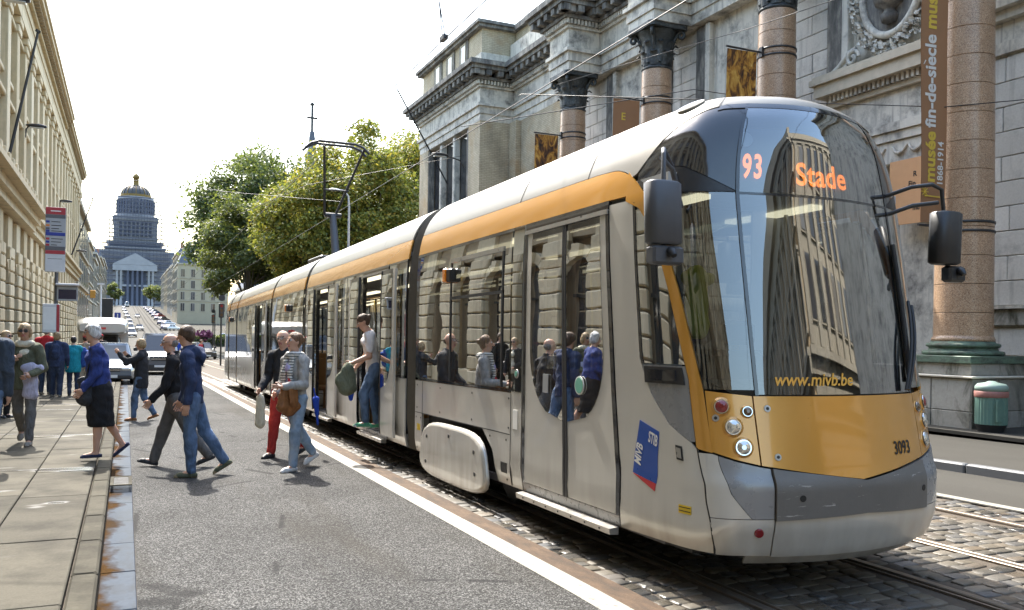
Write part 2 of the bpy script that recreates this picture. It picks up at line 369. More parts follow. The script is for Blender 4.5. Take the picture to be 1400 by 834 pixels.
def npmesh(name, V, F, mats, mi=None, parent=None, smooth=True, world=True, label=None):
    """V (n,3), F (m,4) numpy -> object"""
    V = np.asarray(V, np.float32)
    if parent is not None and world: V = V - np.array(root_loc(parent), np.float32)
    k = F.shape[1]; me = bpy.data.meshes.new(name)
    me.vertices.add(len(V)); me.vertices.foreach_set('co', V.ravel()); me.loops.add(F.size); me.loops.foreach_set('vertex_index', F.astype(np.int32).ravel())
    me.polygons.add(len(F)); me.polygons.foreach_set('loop_start', np.arange(0, F.size, k, dtype=np.int32))
    try: me.polygons.foreach_set('loop_total', np.full(len(F), k, np.int32))
    except Exception: pass
    if mi is not None: me.polygons.foreach_set('material_index', np.asarray(mi, np.int32))
    me.polygons.foreach_set('use_smooth', np.full(len(F), smooth)); me.update(calc_edges=True); me.validate()
    for m in (mats if isinstance(mats, (list, tuple)) else [mats]): me.materials.append(m_(m) if isinstance(m, str) else m)
    o = bpy.data.objects.new(name, me); COL.objects.link(o)
    if parent is not None: o.parent = parent
    return o
def thing(name, label, cat, loc=(0, 0, 0), group=None):
    o = bpy.data.objects.new(name, None); COL.objects.link(o); o.location = loc; o['label'] = label; o['category'] = cat
    o.empty_display_size = .2
    if group: o['group'] = group
    return o
def tag(o, label, cat, group=None):
    o['label'] = label; o['category'] = cat
    if group: o['group'] = group
    return o
def struct(o): o['kind'] = 'structure'; return o
def stuff(o): o['kind'] = 'stuff'; return o
def rebase(o, loc):
    """give a one-mesh thing its origin at its base"""
    d = Vector(loc); o.data.transform(Matrix.Translation(-d)); o.location = d; return o
def dup(root, loc=None, rotz=None, label=None, group=None, scale=None, color=None):
    r = root.copy(); COL.objects.link(r)
    if loc is not None: r.location = loc
    if rotz is not None: r.rotation_euler = (0, 0, rotz)
    if scale is not None: r.scale = (scale,) * 3 if not isinstance(scale, tuple) else scale
    if label: r['label'] = label
    if group: r['group'] = group
    def rec(src, dst):
        for ch in list(src.children):
            c = ch.copy(); COL.objects.link(c); c.parent = dst
            if color: c.color = color
            rec(ch, c)
    rec(root, r)
    return r
def text_mesh(txt, size, bold=0.0, shear=0.0, spacing=1.0, extr=0.0):
    """verts (x,y in text plane) and faces of a word in the built-in font"""
    c = bpy.data.curves.new('t', 'FONT'); c.body = txt; c.size = size; c.offset = bold; c.shear = shear; c.space_character = spacing; c.resolution_u = 3; c.extrude = extr
    o = bpy.data.objects.new('t', c); COL.objects.link(o); dg = bpy.context.evaluated_depsgraph_get(); me = bpy.data.meshes.new_from_object(o.evaluated_get(dg))
    V = [tuple(v.co) for v in me.vertices]; F = [tuple(p.vertices) for p in me.polygons]
    bpy.data.objects.remove(o); bpy.data.curves.remove(c); bpy.data.meshes.remove(me)
    return V, F
GP = [(-200, 0), (5, 0), (60, -.68), (100, -1.0), (130, -.8), (200, .6), (300, 4.0), (450, 10.3), (620, 17.2), (760, 18), (2500, 18)]
def g(y): return float(np.interp(y, [p[0] for p in GP], [p[1] for p in GP]))
# ---------------------------------------------------------------- ground sheets
YS = [-60, -20, 0, 5, 10, 15, 20, 30, 45, 60, 80, 100, 115, 130, 165, 200, 250, 300, 375, 450, 535, 620, 690, 760, 1000, 1600]
def sheet(name, x0, x1, dz, mat, y0=-60, y1=1600, step=None):
    ys = sorted(set([y0, y1] + [y for y in YS if y0 < y < y1])); m = MB()
    V = [(x, y, g(y) + dz) for y in ys for x in (x0, x1)]
    m.add(V, [(2 * i, 2 * i + 1, 2 * i + 3, 2 * i + 2) for i in range(len(ys) - 1)]); return m.build(name, mat)
struct(sheet('ground', -900, 900, -.16, flat('far_ground', (.06, .056, .045), .95, spec=.1)))
struct(sheet('road', .09, 3.115, 0, 'asphalt', y1=118))
struct(sheet('far_road', -5, 15, -.02, flat('far_asphalt', (.075, .07, .06), .9, var=.25, scale=.3, spec=.1), 110, 690))
for x in (-.6, 3.9, 5.4, 6.4, 7.9): struct(sheet('lane_line', x - .22, x + .22, .0, flat('far_rail', (.03, .027, .023), .9, spec=.1), 120, 660))
struct(sheet('road_marking', 2.73, 2.925, .004, 'road_paint', y1=100))
struct(sheet('rust_strip', 2.925, 3.125, .005, 'rust_strip', y1=100))
struct(sheet('opposite_road', 8.30, 10.2, 0, 'old_asphalt', y1=118))
struct(sheet('road_marking', 8.34, 8.49, .004, 'road_paint', y1=100))
track = struct(sheet('track_bed', 3.10, 8.32, -.018, 'track_grout', y1=118))
# rails: grooved profile, each its own part of the track bed
for x in (3.76, 5.19, 6.27, 7.70):
    m = MB(); pr = [(-.065, -.05), (-.065, .004), (-.058, .008), (.0, .008), (.006, -.0), (.008, -.030), (.040, -.030), (.043, .0), (.050, .004), (.064, .002), (.064, -.05)]
    sgn = 1 if x in (3.76, 6.27) else -1
    ys = [-60, -5, 0, 2, 4, 6, 8, 10, 15, 20, 30, 45, 60, 80, 100, 118]
    secs = [[(x + sgn * a, y, g(y) + b) for a, b in pr] for y in ys]; m.ring(secs, True, True)
    for i in range(len(m.sm)): m.sm[i] = False
    m.build('rail', 'rail_steel', track)
# cobbles: irregular domed setts between and beside the rails
def cob_mesh(i):
    rr = random.Random(i); n = 12; pts = []; q = .5; d = rr.uniform(.07, .15)
    for x, y in ((q, -q + d), (q, 0), (q, q - d), (q - d, q), (0, q), (-q + d, q), (-q, q - d), (-q, 0), (-q, -q + d), (-q + d, -q), (0, -q), (q - d, -q)): pts.append((x * rr.uniform(.90, 1.02), y * rr.uniform(.90, 1.02)))
    V = [(x, y, -.9) for x, y in pts] + [(x * .985, y * .985, -.22) for x, y in pts] + [(x * .90, y * .88, rr.uniform(-.08, .03)) for x, y in pts] + [(rr.uniform(-.1, .1), rr.uniform(-.1, .1), rr.uniform(-.04, .05))]
    F = []
    for k in range(n):
        k2 = (k + 1) % n; F += [(k, k2, n + k2, n + k), (n + k, n + k2, 2 * n + k2, 2 * n + k), (2 * n + k, 2 * n + k2, 3 * n)]
    return V, F
COB = [cob_mesh(i) for i in range(14)]
cobme = []
for V, F in COB:
    me = bpy.data.meshes.new('cobble'); me.from_pydata(V, [], F); me.polygons.foreach_set('use_smooth', [True] * len(F)); me.materials.append(m_('cobble')); cobme.append(me)
cands = []; y = 1.6; row = 0
while y < 62:
    ln = .125 if y < 40 else .2
    d = ln * R.uniform(.9, 1.12); x = 3.13 + R.uniform(-.06, .0)
    while x < 8.3:
        wd = R.uniform(.13, .21); xc = x + wd / 2; x += wd + .008
        if xc < 3.12 or xc > 8.28: continue
        if any(-.075 - wd * .42 < (xc - rx) < .075 + wd * .42 for rx in (3.76, 5.19, 6.27, 7.70)): continue
        dep = (xc * math.sin(psi) + y * math.cos(psi)); px = 700 + 1170 * (xc * math.cos(psi) - y * math.sin(psi)) / dep; py = 458 + 1170 * 1.713 / dep
        under = 3.45 < xc < 5.6 and y > 5.0
        hid = (5.6 < xc and y > 9) or (xc > 5.6 and px < 1270)
        vis = dep > .8 and -30 < px < 1430 and py < 850 and not under and not hid
        cands.append((dep if vis else dep + 500, xc, y + R.uniform(-.012, .012), wd, d * .94, y > 40 and not vis))
    y += d + .006
cands.sort()
far = MB()
for i, (dp, xc, yc, wd, d, skip) in enumerate(cands):
    k = R.randrange(14); rz = R.uniform(-.09, .09) + (pi if R.random() < .5 else 0); h = .035 * R.uniform(.8, 1.2); tx, ty = R.uniform(-.03, .03), R.uniform(-.05, .05); zz = g(yc) - .004 + R.uniform(-.006, .006)
    if i < 300:
        o = bpy.data.objects.new('cobble', cobme[k]); COL.objects.link(o); o.parent = track; o.location = (xc, yc, zz); o.rotation_euler = (tx, ty, rz); o.scale = (wd, d, h)
    elif not skip:
        c, s_ = math.cos(rz), math.sin(rz)
        far.add([(xc + (a * wd * c - b * d * s_), yc + (a * wd * s_ + b * d * c), zz + e * h + tx * b * d + ty * a * wd) for a, b, e in COB[k][0]], COB[k][1], 0, True)
stuff(far.build('cobble', 'cobble', track))
# left pavement: slabs, kerb stones and gutter stones laid one by one
pave = struct(sheet('pavement', -4.6, -.15, .06, 'track_grout', y1=118))
def slab(name, x0, x1, y0, y1, zt, mat, par, th=.07, b=.008):
    m = MB(); tl = [R.uniform(-.002, .002) for _ in range(3)]
    m.bbox(x0, x1, y0, y1, zt - th, zt, b)
    ym = (y0 + y1) / 2; m.v = [(x, y, z + g(y) + tl[0] + tl[1] * (x - x0) + tl[2] * (y - y0)) for x, y, z in m.v]
    return m.build(name, mat, par)
for c, (x0, x1) in enumerate(((-4.2, -3.36), (-3.36, -2.55), (-2.55, -1.74), (-1.74, -.925), (-.925, -.315))):
    y = 1.0 + [.7, .2, .5, 0, .35][c]
    while y < 66:
        ln = (R.uniform(1.1, 2.1) if c < 4 else R.uniform(1.7, 2.3))
        slab('paving_slab', x0 + .006, x1 - .006, y + .006, y + ln - .006, .12 + R.uniform(-.003, .003), 'paving_stone', pave); y += ln
kerbs = struct(sheet('kerb', -.31, -.15, .0, 'track_grout', y1=118))
y = 3.17
while y < 66: slab('kerb_stone', -.306, -.145, y + .005, y + 1.02, .123, 'kerb_stone', kerbs, .17, .016); y += 1.03
gut = None
gut = struct(sheet('gutter', -.15, .095, -.012, 'track_grout', y1=118))
y = 2.9
while y < 66: slab('gutter_stone', -.142, .088, y + .004, y + .945, .003, 'wet_gutter_stone', gut, .06, .006); y += .95
# drain in the gutter
dm_ = MB(); dm_.box(-.135, .085, 10.25, 10.30, .004, .016); dm_.box(-.135, .085, 10.80, 10.85, .004, .016); dm_.box(-.135, -.10, 10.301, 10.799, .004, .016); dm_.box(.05, .085, 10.301, 10.799, .004, .016); dg_ = dm_.build('drain_frame', 'kerb_stone', gut)
for k in range(7): MB().box(-.098, .048, 10.33 + k * .07, 10.365 + k * .07, .004, .012).build('drain_bar', flat('iron', (.03, .03, .03), .6), dg_)
# right pavement
rp = struct(sheet('right_pavement', 10.32, 60, .115, 'old_asphalt', y1=60))
MB().box(13.2, 15.9, -6, 34, .10, .16).build('upper_pavement', 'old_asphalt', rp)
rk = struct(sheet('right_kerb', 10.2, 10.33, .0, 'track_grout', y1=60))
y = -3
while y < 60: slab('kerb_stone', 10.19, 10.325, y + .006, y + 1.2, .123, flat('blue_kerb', (.12, .125, .13), .6), rk, .19, .02); y += 1.21
# ---------------------------------------------------------------- the tram
XC = 4.48
PF = [(0, 0), (.25, .02), (.5, .08), (.70, .155), (.83, .235), (.90, .335), (.95, .53), (.985, .90), (1, 1.3)]
NZ = [(.20, 4.36), (.3, 4.26), (.5, 4.20), (.78, 4.20), (.82, 4.23), (1.32, 4.34), (2.69, 4.58), (3.1, 4.63), (3.28, 4.67), (3.38, 4.72), (3.46, 4.81), (3.51, 4.98), (3.55, 5.4), (3.57, 6.0)]
IN = [(.20, .10), (.3, .03), (.45, 0), (2.3, 0), (2.7, .012), (2.9, .045), (3.05, .09), (3.18, .15), (3.3, .24), (3.4, .36), (3.48, .52), (3.53, .72), (3.56, .95), (3.57, 1.15)]
def crom(P, n=24):
    P = np.array(P, float); out = []; Q = np.vstack([[-P[1][0], P[1][1]], P, 2 * P[-1] - P[-2]])
    for i in range(1, len(Q) - 2):
        p0, p1, p2, p3 = Q[i - 1:i + 3]
        for t in np.linspace(0, 1, n, endpoint=False): out.append(.5 * ((2 * p1) + (-p0 + p2) * t + (2 * p0 - 5 * p1 + 4 * p2 - p3) * t * t + (-p0 + 3 * p1 - 3 * p2 + p3) * t ** 3))
    out.append(P[-1]); return np.array(out)
PC = crom(PF); PX = np.minimum(PC[:, 0], 1); SA = np.concatenate([[0], np.cumsum(np.hypot(np.diff(PX * 1.15), np.diff(PC[:, 1])))]); SM = SA[-1]; SM0 = SM
def smoothtab(tab):
    t = np.array(tab); z = np.linspace(t[0, 0], t[-1, 0], 400); v = np.interp(z, t[:, 0], t[:, 1])
    k = np.ones(9) / 9; vp = np.pad(v, 4, mode='edge'); s_ = np.convolve(vp, k, 'valid'); s_[-5:] = v[-5:]; return z, s_
NZz, NZv = smoothtab(NZ); INz, INv = smoothtab(IN)
TAIL = 34.25
def S(s, z, flip=False):
    a = abs(s); sg = -1 if s < 0 else 1
    f = float(np.interp(a, SA, PX)); dy = float(np.interp(a, SA, PC[:, 1])) + max(0, a - SM)
    hw = 1.15 - float(np.interp(z, INz, INv)); n0 = float(np.interp(z, NZz, NZv)); k = min(1, max(0, 1 - dy / 3.0)); k = k * k * (3 - 2 * k)
    y = 4.2 + dy + (n0 - 4.2) * k
    if flip: y = TAIL + 4.2 - y
    return Vector((XC + sg * f * hw, y, z))
def SN(s, z, flip=False):
    a = S(s + .01, z, flip) - S(s - .01, z, flip); b = S(s, min(3.565, z + .01), flip) - S(s, max(.2, z - .01), flip)
    n = a.cross(b); n.normalize()
    if n.dot(Vector((1 if s > 0 else -1, -1 if abs(s) < 1 and not flip else 0, .3))) < 0: n = -n
    return n
def SO(s, z, off=0.0, flip=False):
    p = S(s, z, flip)
    if off: p = p + SN(s, z, flip) * off
    p.z += g(p.y); return p
def Ys(y): return -(y - 3.42 + (SM - SM0))       # the s of a point of the left side, y metres up the street
def grid(fn, nu, nv, off=0.0, th=.02, gap=.003, flip=False, mb=None, mi=0, sm=True):
    """panel over u,v in 0..1 -> (s,z); small rim turned inwards gives it thickness"""
    m = mb or MB(); V = []; F = []
    for j in range(nv + 1):
        for i in range(nu + 1):
            s, z = fn(i / nu, j / nv); V.append(SO(s, z, off, flip))
    for j in range(nv):
        for i in range(nu): a = j * (nu + 1) + i; F.append((a, a + 1, a + nu + 2, a + nu + 1))
    m.add(V, F, mi, sm)
    if th:
        b = [(i, 0) for i in range(nu)] + [(nu, j) for j in range(nv)] + [(i, nv) for i in range(nu, 0, -1)] + [(0, j) for j in range(nv, 0, -1)]
        o1 = [V[j * (nu + 1) + i] for i, j in b]; o2 = [SO(*fn(i / nu, j / nv), off - th, flip) for i, j in b]; n = len(b)
        m.add(o1 + o2, [(k, (k + 1) % n, n + (k + 1) % n, n + k) for k in range(n)], mi, False)
    return m
def sp(s0, s1, z0, z1):
    """panel with vertical ends: z0,z1 numbers or functions of s"""
    f0 = z0 if callable(z0) else (lambda s: z0); f1 = z1 if callable(z1) else (lambda s: z1)
    def fn(u, v): s = s0 + (s1 - s0) * u; return s, f0(s) + (f1(s) - f0(s)) * v
    return fn
def zp(z0, z1, sl, sr):
    """panel with level ends: sl,sr numbers or functions of z"""
    f0 = sl if callable(sl) else (lambda z: sl); f1 = sr if callable(sr) else (lambda z: sr)
    def fn(u, v): z = z0 + (z1 - z0) * v; return f0(z) + (f1(z) - f0(z)) * u, z
    return fn
def tab(pts): xs = [p[0] for p in pts]; ys = [p[1] for p in pts]; return lambda v: float(np.interp(v, xs, ys))
def mirf(fn): return lambda u, v: (lambda q: (-q[0], q[1]))(fn(u, v))
TR = thing('tram', 'long silver and gold articulated tram on route 93 stopped with its doors open', 'tram', (XC, 17, g(17)))
def tp(name, fn, nu, nv, mat, off=0.0, th=.02, parent=None, flip=False, both=False, sm=True, label=None):
    o = grid(fn, nu, nv, off, th, flip=flip, sm=sm).build(name, mat, parent or TR)
    if both: grid(mirf(fn), nu, nv, off, th, flip=flip, sm=sm).build(name, mat, parent or TR)
    if label: o['label'] = label
    return o
G1 = .006
# --- front module: boundary curves (measured on the photograph, unrolled on the body)
band_top = tab([(-7.2, 3.01), (-2.35, 3.0), (-1.95, 2.985), (-1.77, 2.94), (-1.6, 2.84), (-1.5, 2.76), (-1.4, 2.62)])
stripe_l = tab([(.98, -1.155), (1.02, -1.155), (1.43, -1.16), (2.02, -1.27), (2.38, -1.365), (2.55, -1.47), (2.65, -1.56), (2.72, -1.74)])
stripe_r = tab([(.97, -1.045), (1.36, -1.06), (2.02, -1.18), (2.38, -1.275), (2.62, -1.40), (2.76, -1.50), (2.84, -1.60)])
cabsil_r = tab([(.30, -1.05), (.34, -1.05), (.67, -1.13), (1.0, -1.155), (1.02, -1.20), (1.12, -1.38), (1.31, -1.54), (1.56, -1.655), (2.03, -1.65), (2.72, -1.64)])
swoop = tab([(-1.64, 2.87), (-1.52, 3.0), (-1.38, 3.13), (-1.22, 3.24), (-1.05, 3.32), (-.9, 3.36), (-.71, 3.37), (-.4, 3.375), (0, 3.375)])
gold_b = tab([(-1.05, .965), (-.9, .92), (-.74, .885), (-.4, .835), (0, .785)])
DB = dict(zlo=.36, zhi=2.70)
S_CAB = Ys(5.42); S_D0 = Ys(5.46); S_D1 = Ys(7.10); S_W1 = Ys(10.33)
# roof, two halves meeting on the crown, then the front cap
tp('roof', sp(S_W1, Ys(7.42), lambda s: band_top(s) + .004, 3.5695), 14, 22, 'tram_roof_silver', both=True)
tp('roof', sp(Ys(7.41), Ys(5.95), lambda s: band_top(s) + .004, 3.5695), 12, 22, 'tram_roof_silver', both=True)
zr = lambda s: (band_top(s) + .004 if s < -1.72 else max(swoop(s) + .005, 0))
zr = tab([(-3, 3.004), (-2.35, 3.004), (-1.95, 2.99), (-1.77, 2.945), (-1.66, 2.885), (-1.52, 3.005), (-1.38, 3.135), (-1.22, 3.245), (-1.05, 3.325), (-.9, 3.365), (-.71, 3.375)])
tp('roof', sp(Ys(5.94), -.965, zr, 3.5695), 26, 22, 'tram_roof_silver', both=True)
tp('roof', sp(-.955, .955, lambda s: swoop(-abs(s)) + .005, 3.5695), 36, 16, 'tram_roof_silver')
m = MB(); c = SO(-1.27, 3.405, .0); n = SN(-1.27, 3.405)     # round recessed roof lamp
m.tube([c - n * .02, c + n * .012], [.105, .105], 20); m.build('lamp_rim', 'tram_roof_silver', TR)
m = MB(); m.tube([c + n * .005, c + n * .016], [.088, .088], 20); m.build('roof_lamp', 'lens_smoke', TR)
# gold band with its curl down to the corner stripe
tp('gold_band', sp(S_W1, -1.745, lambda s: 2.76 if s < -2.1 else 2.76, band_top), 60, 4, 'tram_gold', both=True)
def stripefn(u, v):      # from the band end round the curl and down: v along, u across
    zl = [2.745, 2.70, 2.62, 2.5, 2.38, 2.2, 2.02, 1.7, 1.43, 1.2, .985]; zr_ = [2.945, 2.86, 2.76, 2.6, 2.4, 2.2, 2.02, 1.68, 1.38, 1.15, .965]
    t = v * 10; a = float(np.interp(t, range(11), zl)); b = float(np.interp(t, range(11), zr_))
    A = (stripe_l(a), a); B = ((-1.745 if t < .01 else float(np.interp(b, [2.84, 2.945], [-1.6, -1.745])) if b > 2.84 else stripe_r(b)), b)
    return A[0] + (B[0] - A[0]) * u, A[1] + (B[1] - A[1]) * u
tp('gold_stripe', stripefn, 4, 50, 'tram_gold', .002, both=True)
# dark cab side: window, drip line and equipment box
tp('cab_side_panel', zp(1.025, 1.52, lambda z: cabsil_r(z) + G1, lambda z: stripe_l(z) - G1), 10, 16, 'panel_grey', -.002, both=True)
tp('cab_window', zp(1.53, 2.64, lambda z: cabsil_r(z) + .03, lambda z: stripe_l(z) - .008), 8, 16, 'side_glass', -.004, both=True)
tp('window_frame', zp(1.53, 2.70, lambda z: cabsil_r(z) + G1, lambda z: cabsil_r(z) + .03), 1, 14, 'dark_band', .002, both=True)
tp('hatch', zp(1.395, 1.51, -1.60, lambda z: stripe_l(z) - .035), 4, 2, 'dark_metal', .008, both=False)
tp('hatch_pane', zp(1.415, 1.49, -1.555, -1.26), 4, 2, 'window_dark', .014)
# black upper corner glazing between roof swoop and the corner pillar
tp('corner_fascia', sp(-1.60, -.722, lambda s: tab([(-1.6, 2.845), (-1.5, 2.77), (-1.32, 2.93), (-1.1, 2.90), (-.722, 2.725)])(s), lambda s: swoop(s) - .004), 24, 10, 'dark_band', -.004, both=True)
tp('corner_window', zp(1.375, 2.71, lambda z: stripe_r(z) + .008, -.722), 14, 26, 'wind_glass', -.004, both=True)
tp('corner_fascia', sp(-1.46, -.722, lambda s: max(2.715, tab([(-1.46, 2.73), (-1.4, 2.715), (-.7, 2.715)])(s)), lambda s: tab([(-1.6, 2.84), (-1.5, 2.765), (-1.32, 2.925), (-1.1, 2.895), (-.722, 2.72)])(s)), 16, 4, 'black_plastic', -.005, both=True)
tp('pillar_trim', zp(1.34, 3.37, -.722, -.698), 1, 40, 'dark_band', .004, both=True)
tp('windscreen', sp(-.696, .696, 1.345, 2.70), 40, 30, 'wind_glass', 0)
tp('display_glass', sp(-.696, .696, 2.712, lambda s: swoop(-abs(s)) - .035), 40, 14, 'wind_glass', 0)
tp('seam', sp(-.72, .72, 2.698, 2.714), 40, 1, 'dark_band', .003, .015)
tp('brow', sp(-.95, .95, lambda s: swoop(-abs(s)) - .037, lambda s: swoop(-abs(s)) + .001), 40, 2, 'dark_band', .003)
# gold apron, headlight clusters
tp('front_apron', sp(-.735, .735, lambda s: gold_b(-abs(s)) + .008, 1.335), 48, 12, 'tram_gold', 0)
for sg in (-1, 1):
    f = sp(-1.05, -.745, lambda s: gold_b(s) + .008, lambda s: 1.365 - .03 * (s + 1.05) / .3)
    HL = tp('headlight_panel', f if sg < 0 else mirf(f), 12, 10, 'tram_gold', -.001)
    for (s, z, rad, mt, typ) in ((-.955, 1.265, .048, 'lens_red', 1), (-.79, 1.235, .034, 'lens_smoke', 1), (-.895, 1.135, .052, 'lens_clear', 1), (-.845, 1.005, .052, 'lens_clear', 1)):
        s = s * -sg; c = SO(s, z); n = SN(s, z); ax = (n + Vector((-.25 * -sg * -1, -.9, 0))).normalized()
        m = MB(); m.tube([c - n * .05, c + n * .004, c + n * .004], [rad * 1.38, rad * 1.3, rad * .5], 20); hb = m.build('headlight', 'tram_gold', HL)
        m = MB(); m.tube([c - n * .01, c + n * .008], [rad * 1.15, rad * 1.02], 20); m.build('bezel', 'black_plastic', TR).parent = TR
        m = MB(); m.tube([c - n * .01, c + n * .012, c + n * .02, c + n * .026], [rad * .95, rad * .92, rad * .7, rad * .3], 20); m.build('headlight_lens', mt, TR)
        m = MB(); m.tube([c + n * .010 + Vector((0, 0, 0)), c + n * .0145], [rad * 1.03, rad * 1.0], 20); m.build('bezel', 'chrome', TR)
for s, z in ((-.65, 1.255), (-.62, .945), (-1.0, 1.19)):
    c = SO(s, z); n = SN(s, z); m = MB(); m.tube([c, c + n * .006], [.024, .022], 12); m.build('bolt', 'brushed_metal', TR)
    m = MB(); m.tube([c, c + n * .008], [.012, .011], 10); m.build('bolt', 'black_print', TR)
# bumper bar, lower skirt and lip
bt = lambda s: gold_b(-abs(s)) - .004
bf = sp(-.675, .675, lambda s: tab([(0, .575), (.7, .545)])(abs(s)), bt)
tp('bumper', bf, 40, 10, 'bumper_grey', .028, .05)
tp('front_skirt', sp(-.672, .672, .30, lambda s: tab([(0, .570), (.7, .540)])(abs(s))), 40, 8, 'tram_silver', .006)
tp('skirt_lip', sp(-.84, .84, .225, .295), 44, 3, 'tram_silver', -.012)
for s in (-.50, .62):
    c = SO(s, .69, .028); n = SN(s, .69); m = MB(); m.tube([c, c + n * .003], [.022, .022], 14); m.build('bolt_hole', 'black_print', TR)
cs_t = lambda s: gold_b(s) - .004
recess_l = tab([(.53, -.80), (.56, -.83), (.73, -.965), (.915, -1.01)])
def crf(a, b):
    def fn(u, v): z0 = .555 + v * .40; s = a(z0) + (b(z0) - a(z0)) * u; return s, .555 + v * (gold_b(s) - .006 - .555)
    return fn
tp('corner_recess', crf(lambda z: recess_l(z), lambda z: -.682), 10, 10, 'panel_grey', .004, both=True)
tp('corner_skirt', zp(.305, .55, lambda z: tab([(.30, -1.045), (.34, -1.045), (.56, -1.11)])(z) + G1, -.68), 14, 8, 'tram_silver', .002, both=True)
tp('corner_skirt', crf(lambda z: tab([(.55, -1.108), (.67, -1.125), (.955, -1.15)])(z) + G1, lambda z: recess_l(z) - .004), 8, 12, 'tram_silver', .002, both=True)
c = SO(-.775, .465, .002); n = SN(-.775, .465); m = MB(); m.tube([c, c + n * .012], [.032, .028], 16); m.build('reflector', 'lens_red', TR)
# cab side, silver
tp('cab_side', zp(.31, 1.02, S_CAB, cabsil_r), 16, 16, 'tram_silver', 0, both=True)
tp('cab_side', zp(1.02, 2.72, S_CAB, cabsil_r), 10, 34, 'tram_silver', 0, both=True)
# dark panel joints on roof and body
for y in (7.415, 5.945): tp('panel_joint', sp(Ys(y) - .007, Ys(y) + .007, 3.0, 3.56), 1, 22, 'rubber', .0025, .004, both=True)
tp('panel_joint', sp(-.966, -.952, 3.345, 3.56), 1, 14, 'rubber', .0025, .004, both=True)
for y in (7.405, 10.045): tp('panel_joint', sp(Ys(y) - .005, Ys(y) + .005, .32, 1.19), 1, 8, 'rubber', .002, .004, both=True)
tp('panel_joint', sp(Ys(10.3), Ys(7.43), .794, .803), 10, 1, 'rubber', .002, .004, both=True)
tp('panel_joint', zp(.31, .99, lambda z: cabsil_r(z) - .001, lambda z: cabsil_r(z) + .009), 1, 12, 'rubber', .0025, .004, both=True)
# printed marks
def decal(name, poly, mat, off=.004, nu=6, nv=6, parent=None):
    """poly: 4 corners (s,z): tl,tr,br,bl"""
    def fn(u, v):
        a = [poly[0][k] + (poly[1][k] - poly[0][k]) * u for k in (0, 1)]; b = [poly[3][k] + (poly[2][k] - poly[3][k]) * u for k in (0, 1)]
        return b[0] + (a[0] - b[0]) * v, b[1] + (a[1] - b[1]) * v
    return tp(name, fn, nu, nv, mat, off, .003, parent)
LG = decal('operator_logo', [(-1.70, 1.125), (-1.49, 1.06), (-1.575, .70), (-1.845, .745)], 'logo_blue')
decal('logo_foot', [(-1.845, .742), (-1.58, .70), (-1.59, .645), (-1.845, .742)], 'logo_red', .0045, 6, 3)
decal('notice', [(-1.345, .60), (-1.235, .60), (-1.235, .545), (-1.345, .545)], 'yellow_paint')
decal('notice_line', [(-1.34, .589), (-1.24, .589), (-1.24, .584), (-1.34, .584)], 'black_print', .006, 4, 1)
decal('notice_line', [(-1.34, .565), (-1.24, .565), (-1.24, .560), (-1.34, .560)], 'black_print', .006, 4, 1)
decal('catch_plate', [(-1.335, .99), (-1.275, .985), (-1.275, .89), (-1.335, .895)], 'black_plastic', .004)
decal('catch', [(-1.325, .975), (-1.285, .97), (-1.285, .905), (-1.325, .91)], 'brushed_metal', .010)
def letters(name, txt, s0, z0, size, mat, off=.006, bold=0., shear=0., ang=0.0, sx=1.0, spacing=1.0, parent=None, dz=0.0):
    V, F = text_mesh(txt, size, bold, shear, spacing); m = MB(); ca, sa = math.cos(ang), math.sin(ang)
    m.add([SO(s0 + (x * sx * ca - y * sa), z0 + (x * sx * sa + y * ca) + dz * x, off) for x, y, _ in V], F)
    return m.build(name, mat, parent or TR)
letters('logo_text', 'MIVB', -1.738, .80, .10, 'white_print', .008, .003, 0, pi / 2 - .36, .72, parent=LG)
letters('logo_text', 'STIB', -1.617, .985, .11, 'white_print', .008, .003, 0, -.30, .48, parent=LG)
letters('fleet_number', '3093', .36, .93, .125, 'black_print', .004, .002, 0, 0.0, .85)
letters('web_address', 'www.mivb.be', -.585, 1.405, .118, 'gold_print', .005, .002, .25, 0, .95)
# destination display behind the glass
m = grid(sp(-.68, .68, 2.74, 3.20), 30, 3, -.05, 0); m.build('display_box', flat('display_back', (.05, .06, .09), .5), TR)
letters('route_number', '93', -.665, 2.83, .24, 'led_amber', -.035, .006, 0, 0, .62, 1.15)
letters('destination', 'Stade', -.235, 2.80, .225, 'led_amber', -.035, .005, 0, 0, .95, 1.05)
c = SO(-.665, 3.10, -.03); n = SN(-.665, 3.10); m = MB(); m.tube([c, c + n * .008], [.055, .055], 20); m.build('route_disc', flat('pale_disc', (.45, .52, .6), .5), TR)
# wipers
for (a, b) in (((.585, 1.36), (.80, 2.00)), ((.62, 1.36), (.86, 1.97))):
    m = MB(); P = [SO(a[0] + (b[0] - a[0]) * t, a[1] + (b[1] - a[1]) * t, .035 + .03 * math.sin(pi * t)) for t in np.linspace(0, 1, 10)]; m.tube(P, .013, 6); m.build('wiper_arm', 'black_plastic', TR)
P = [SO(.69 + .02 * math.sin(t * pi), 1.42 + 1.0 * t, .022) for t in np.linspace(0, 1, 10)]; m = MB(); m.tube(P, .018, 6); m.build('wiper_blade', 'rubber', TR)
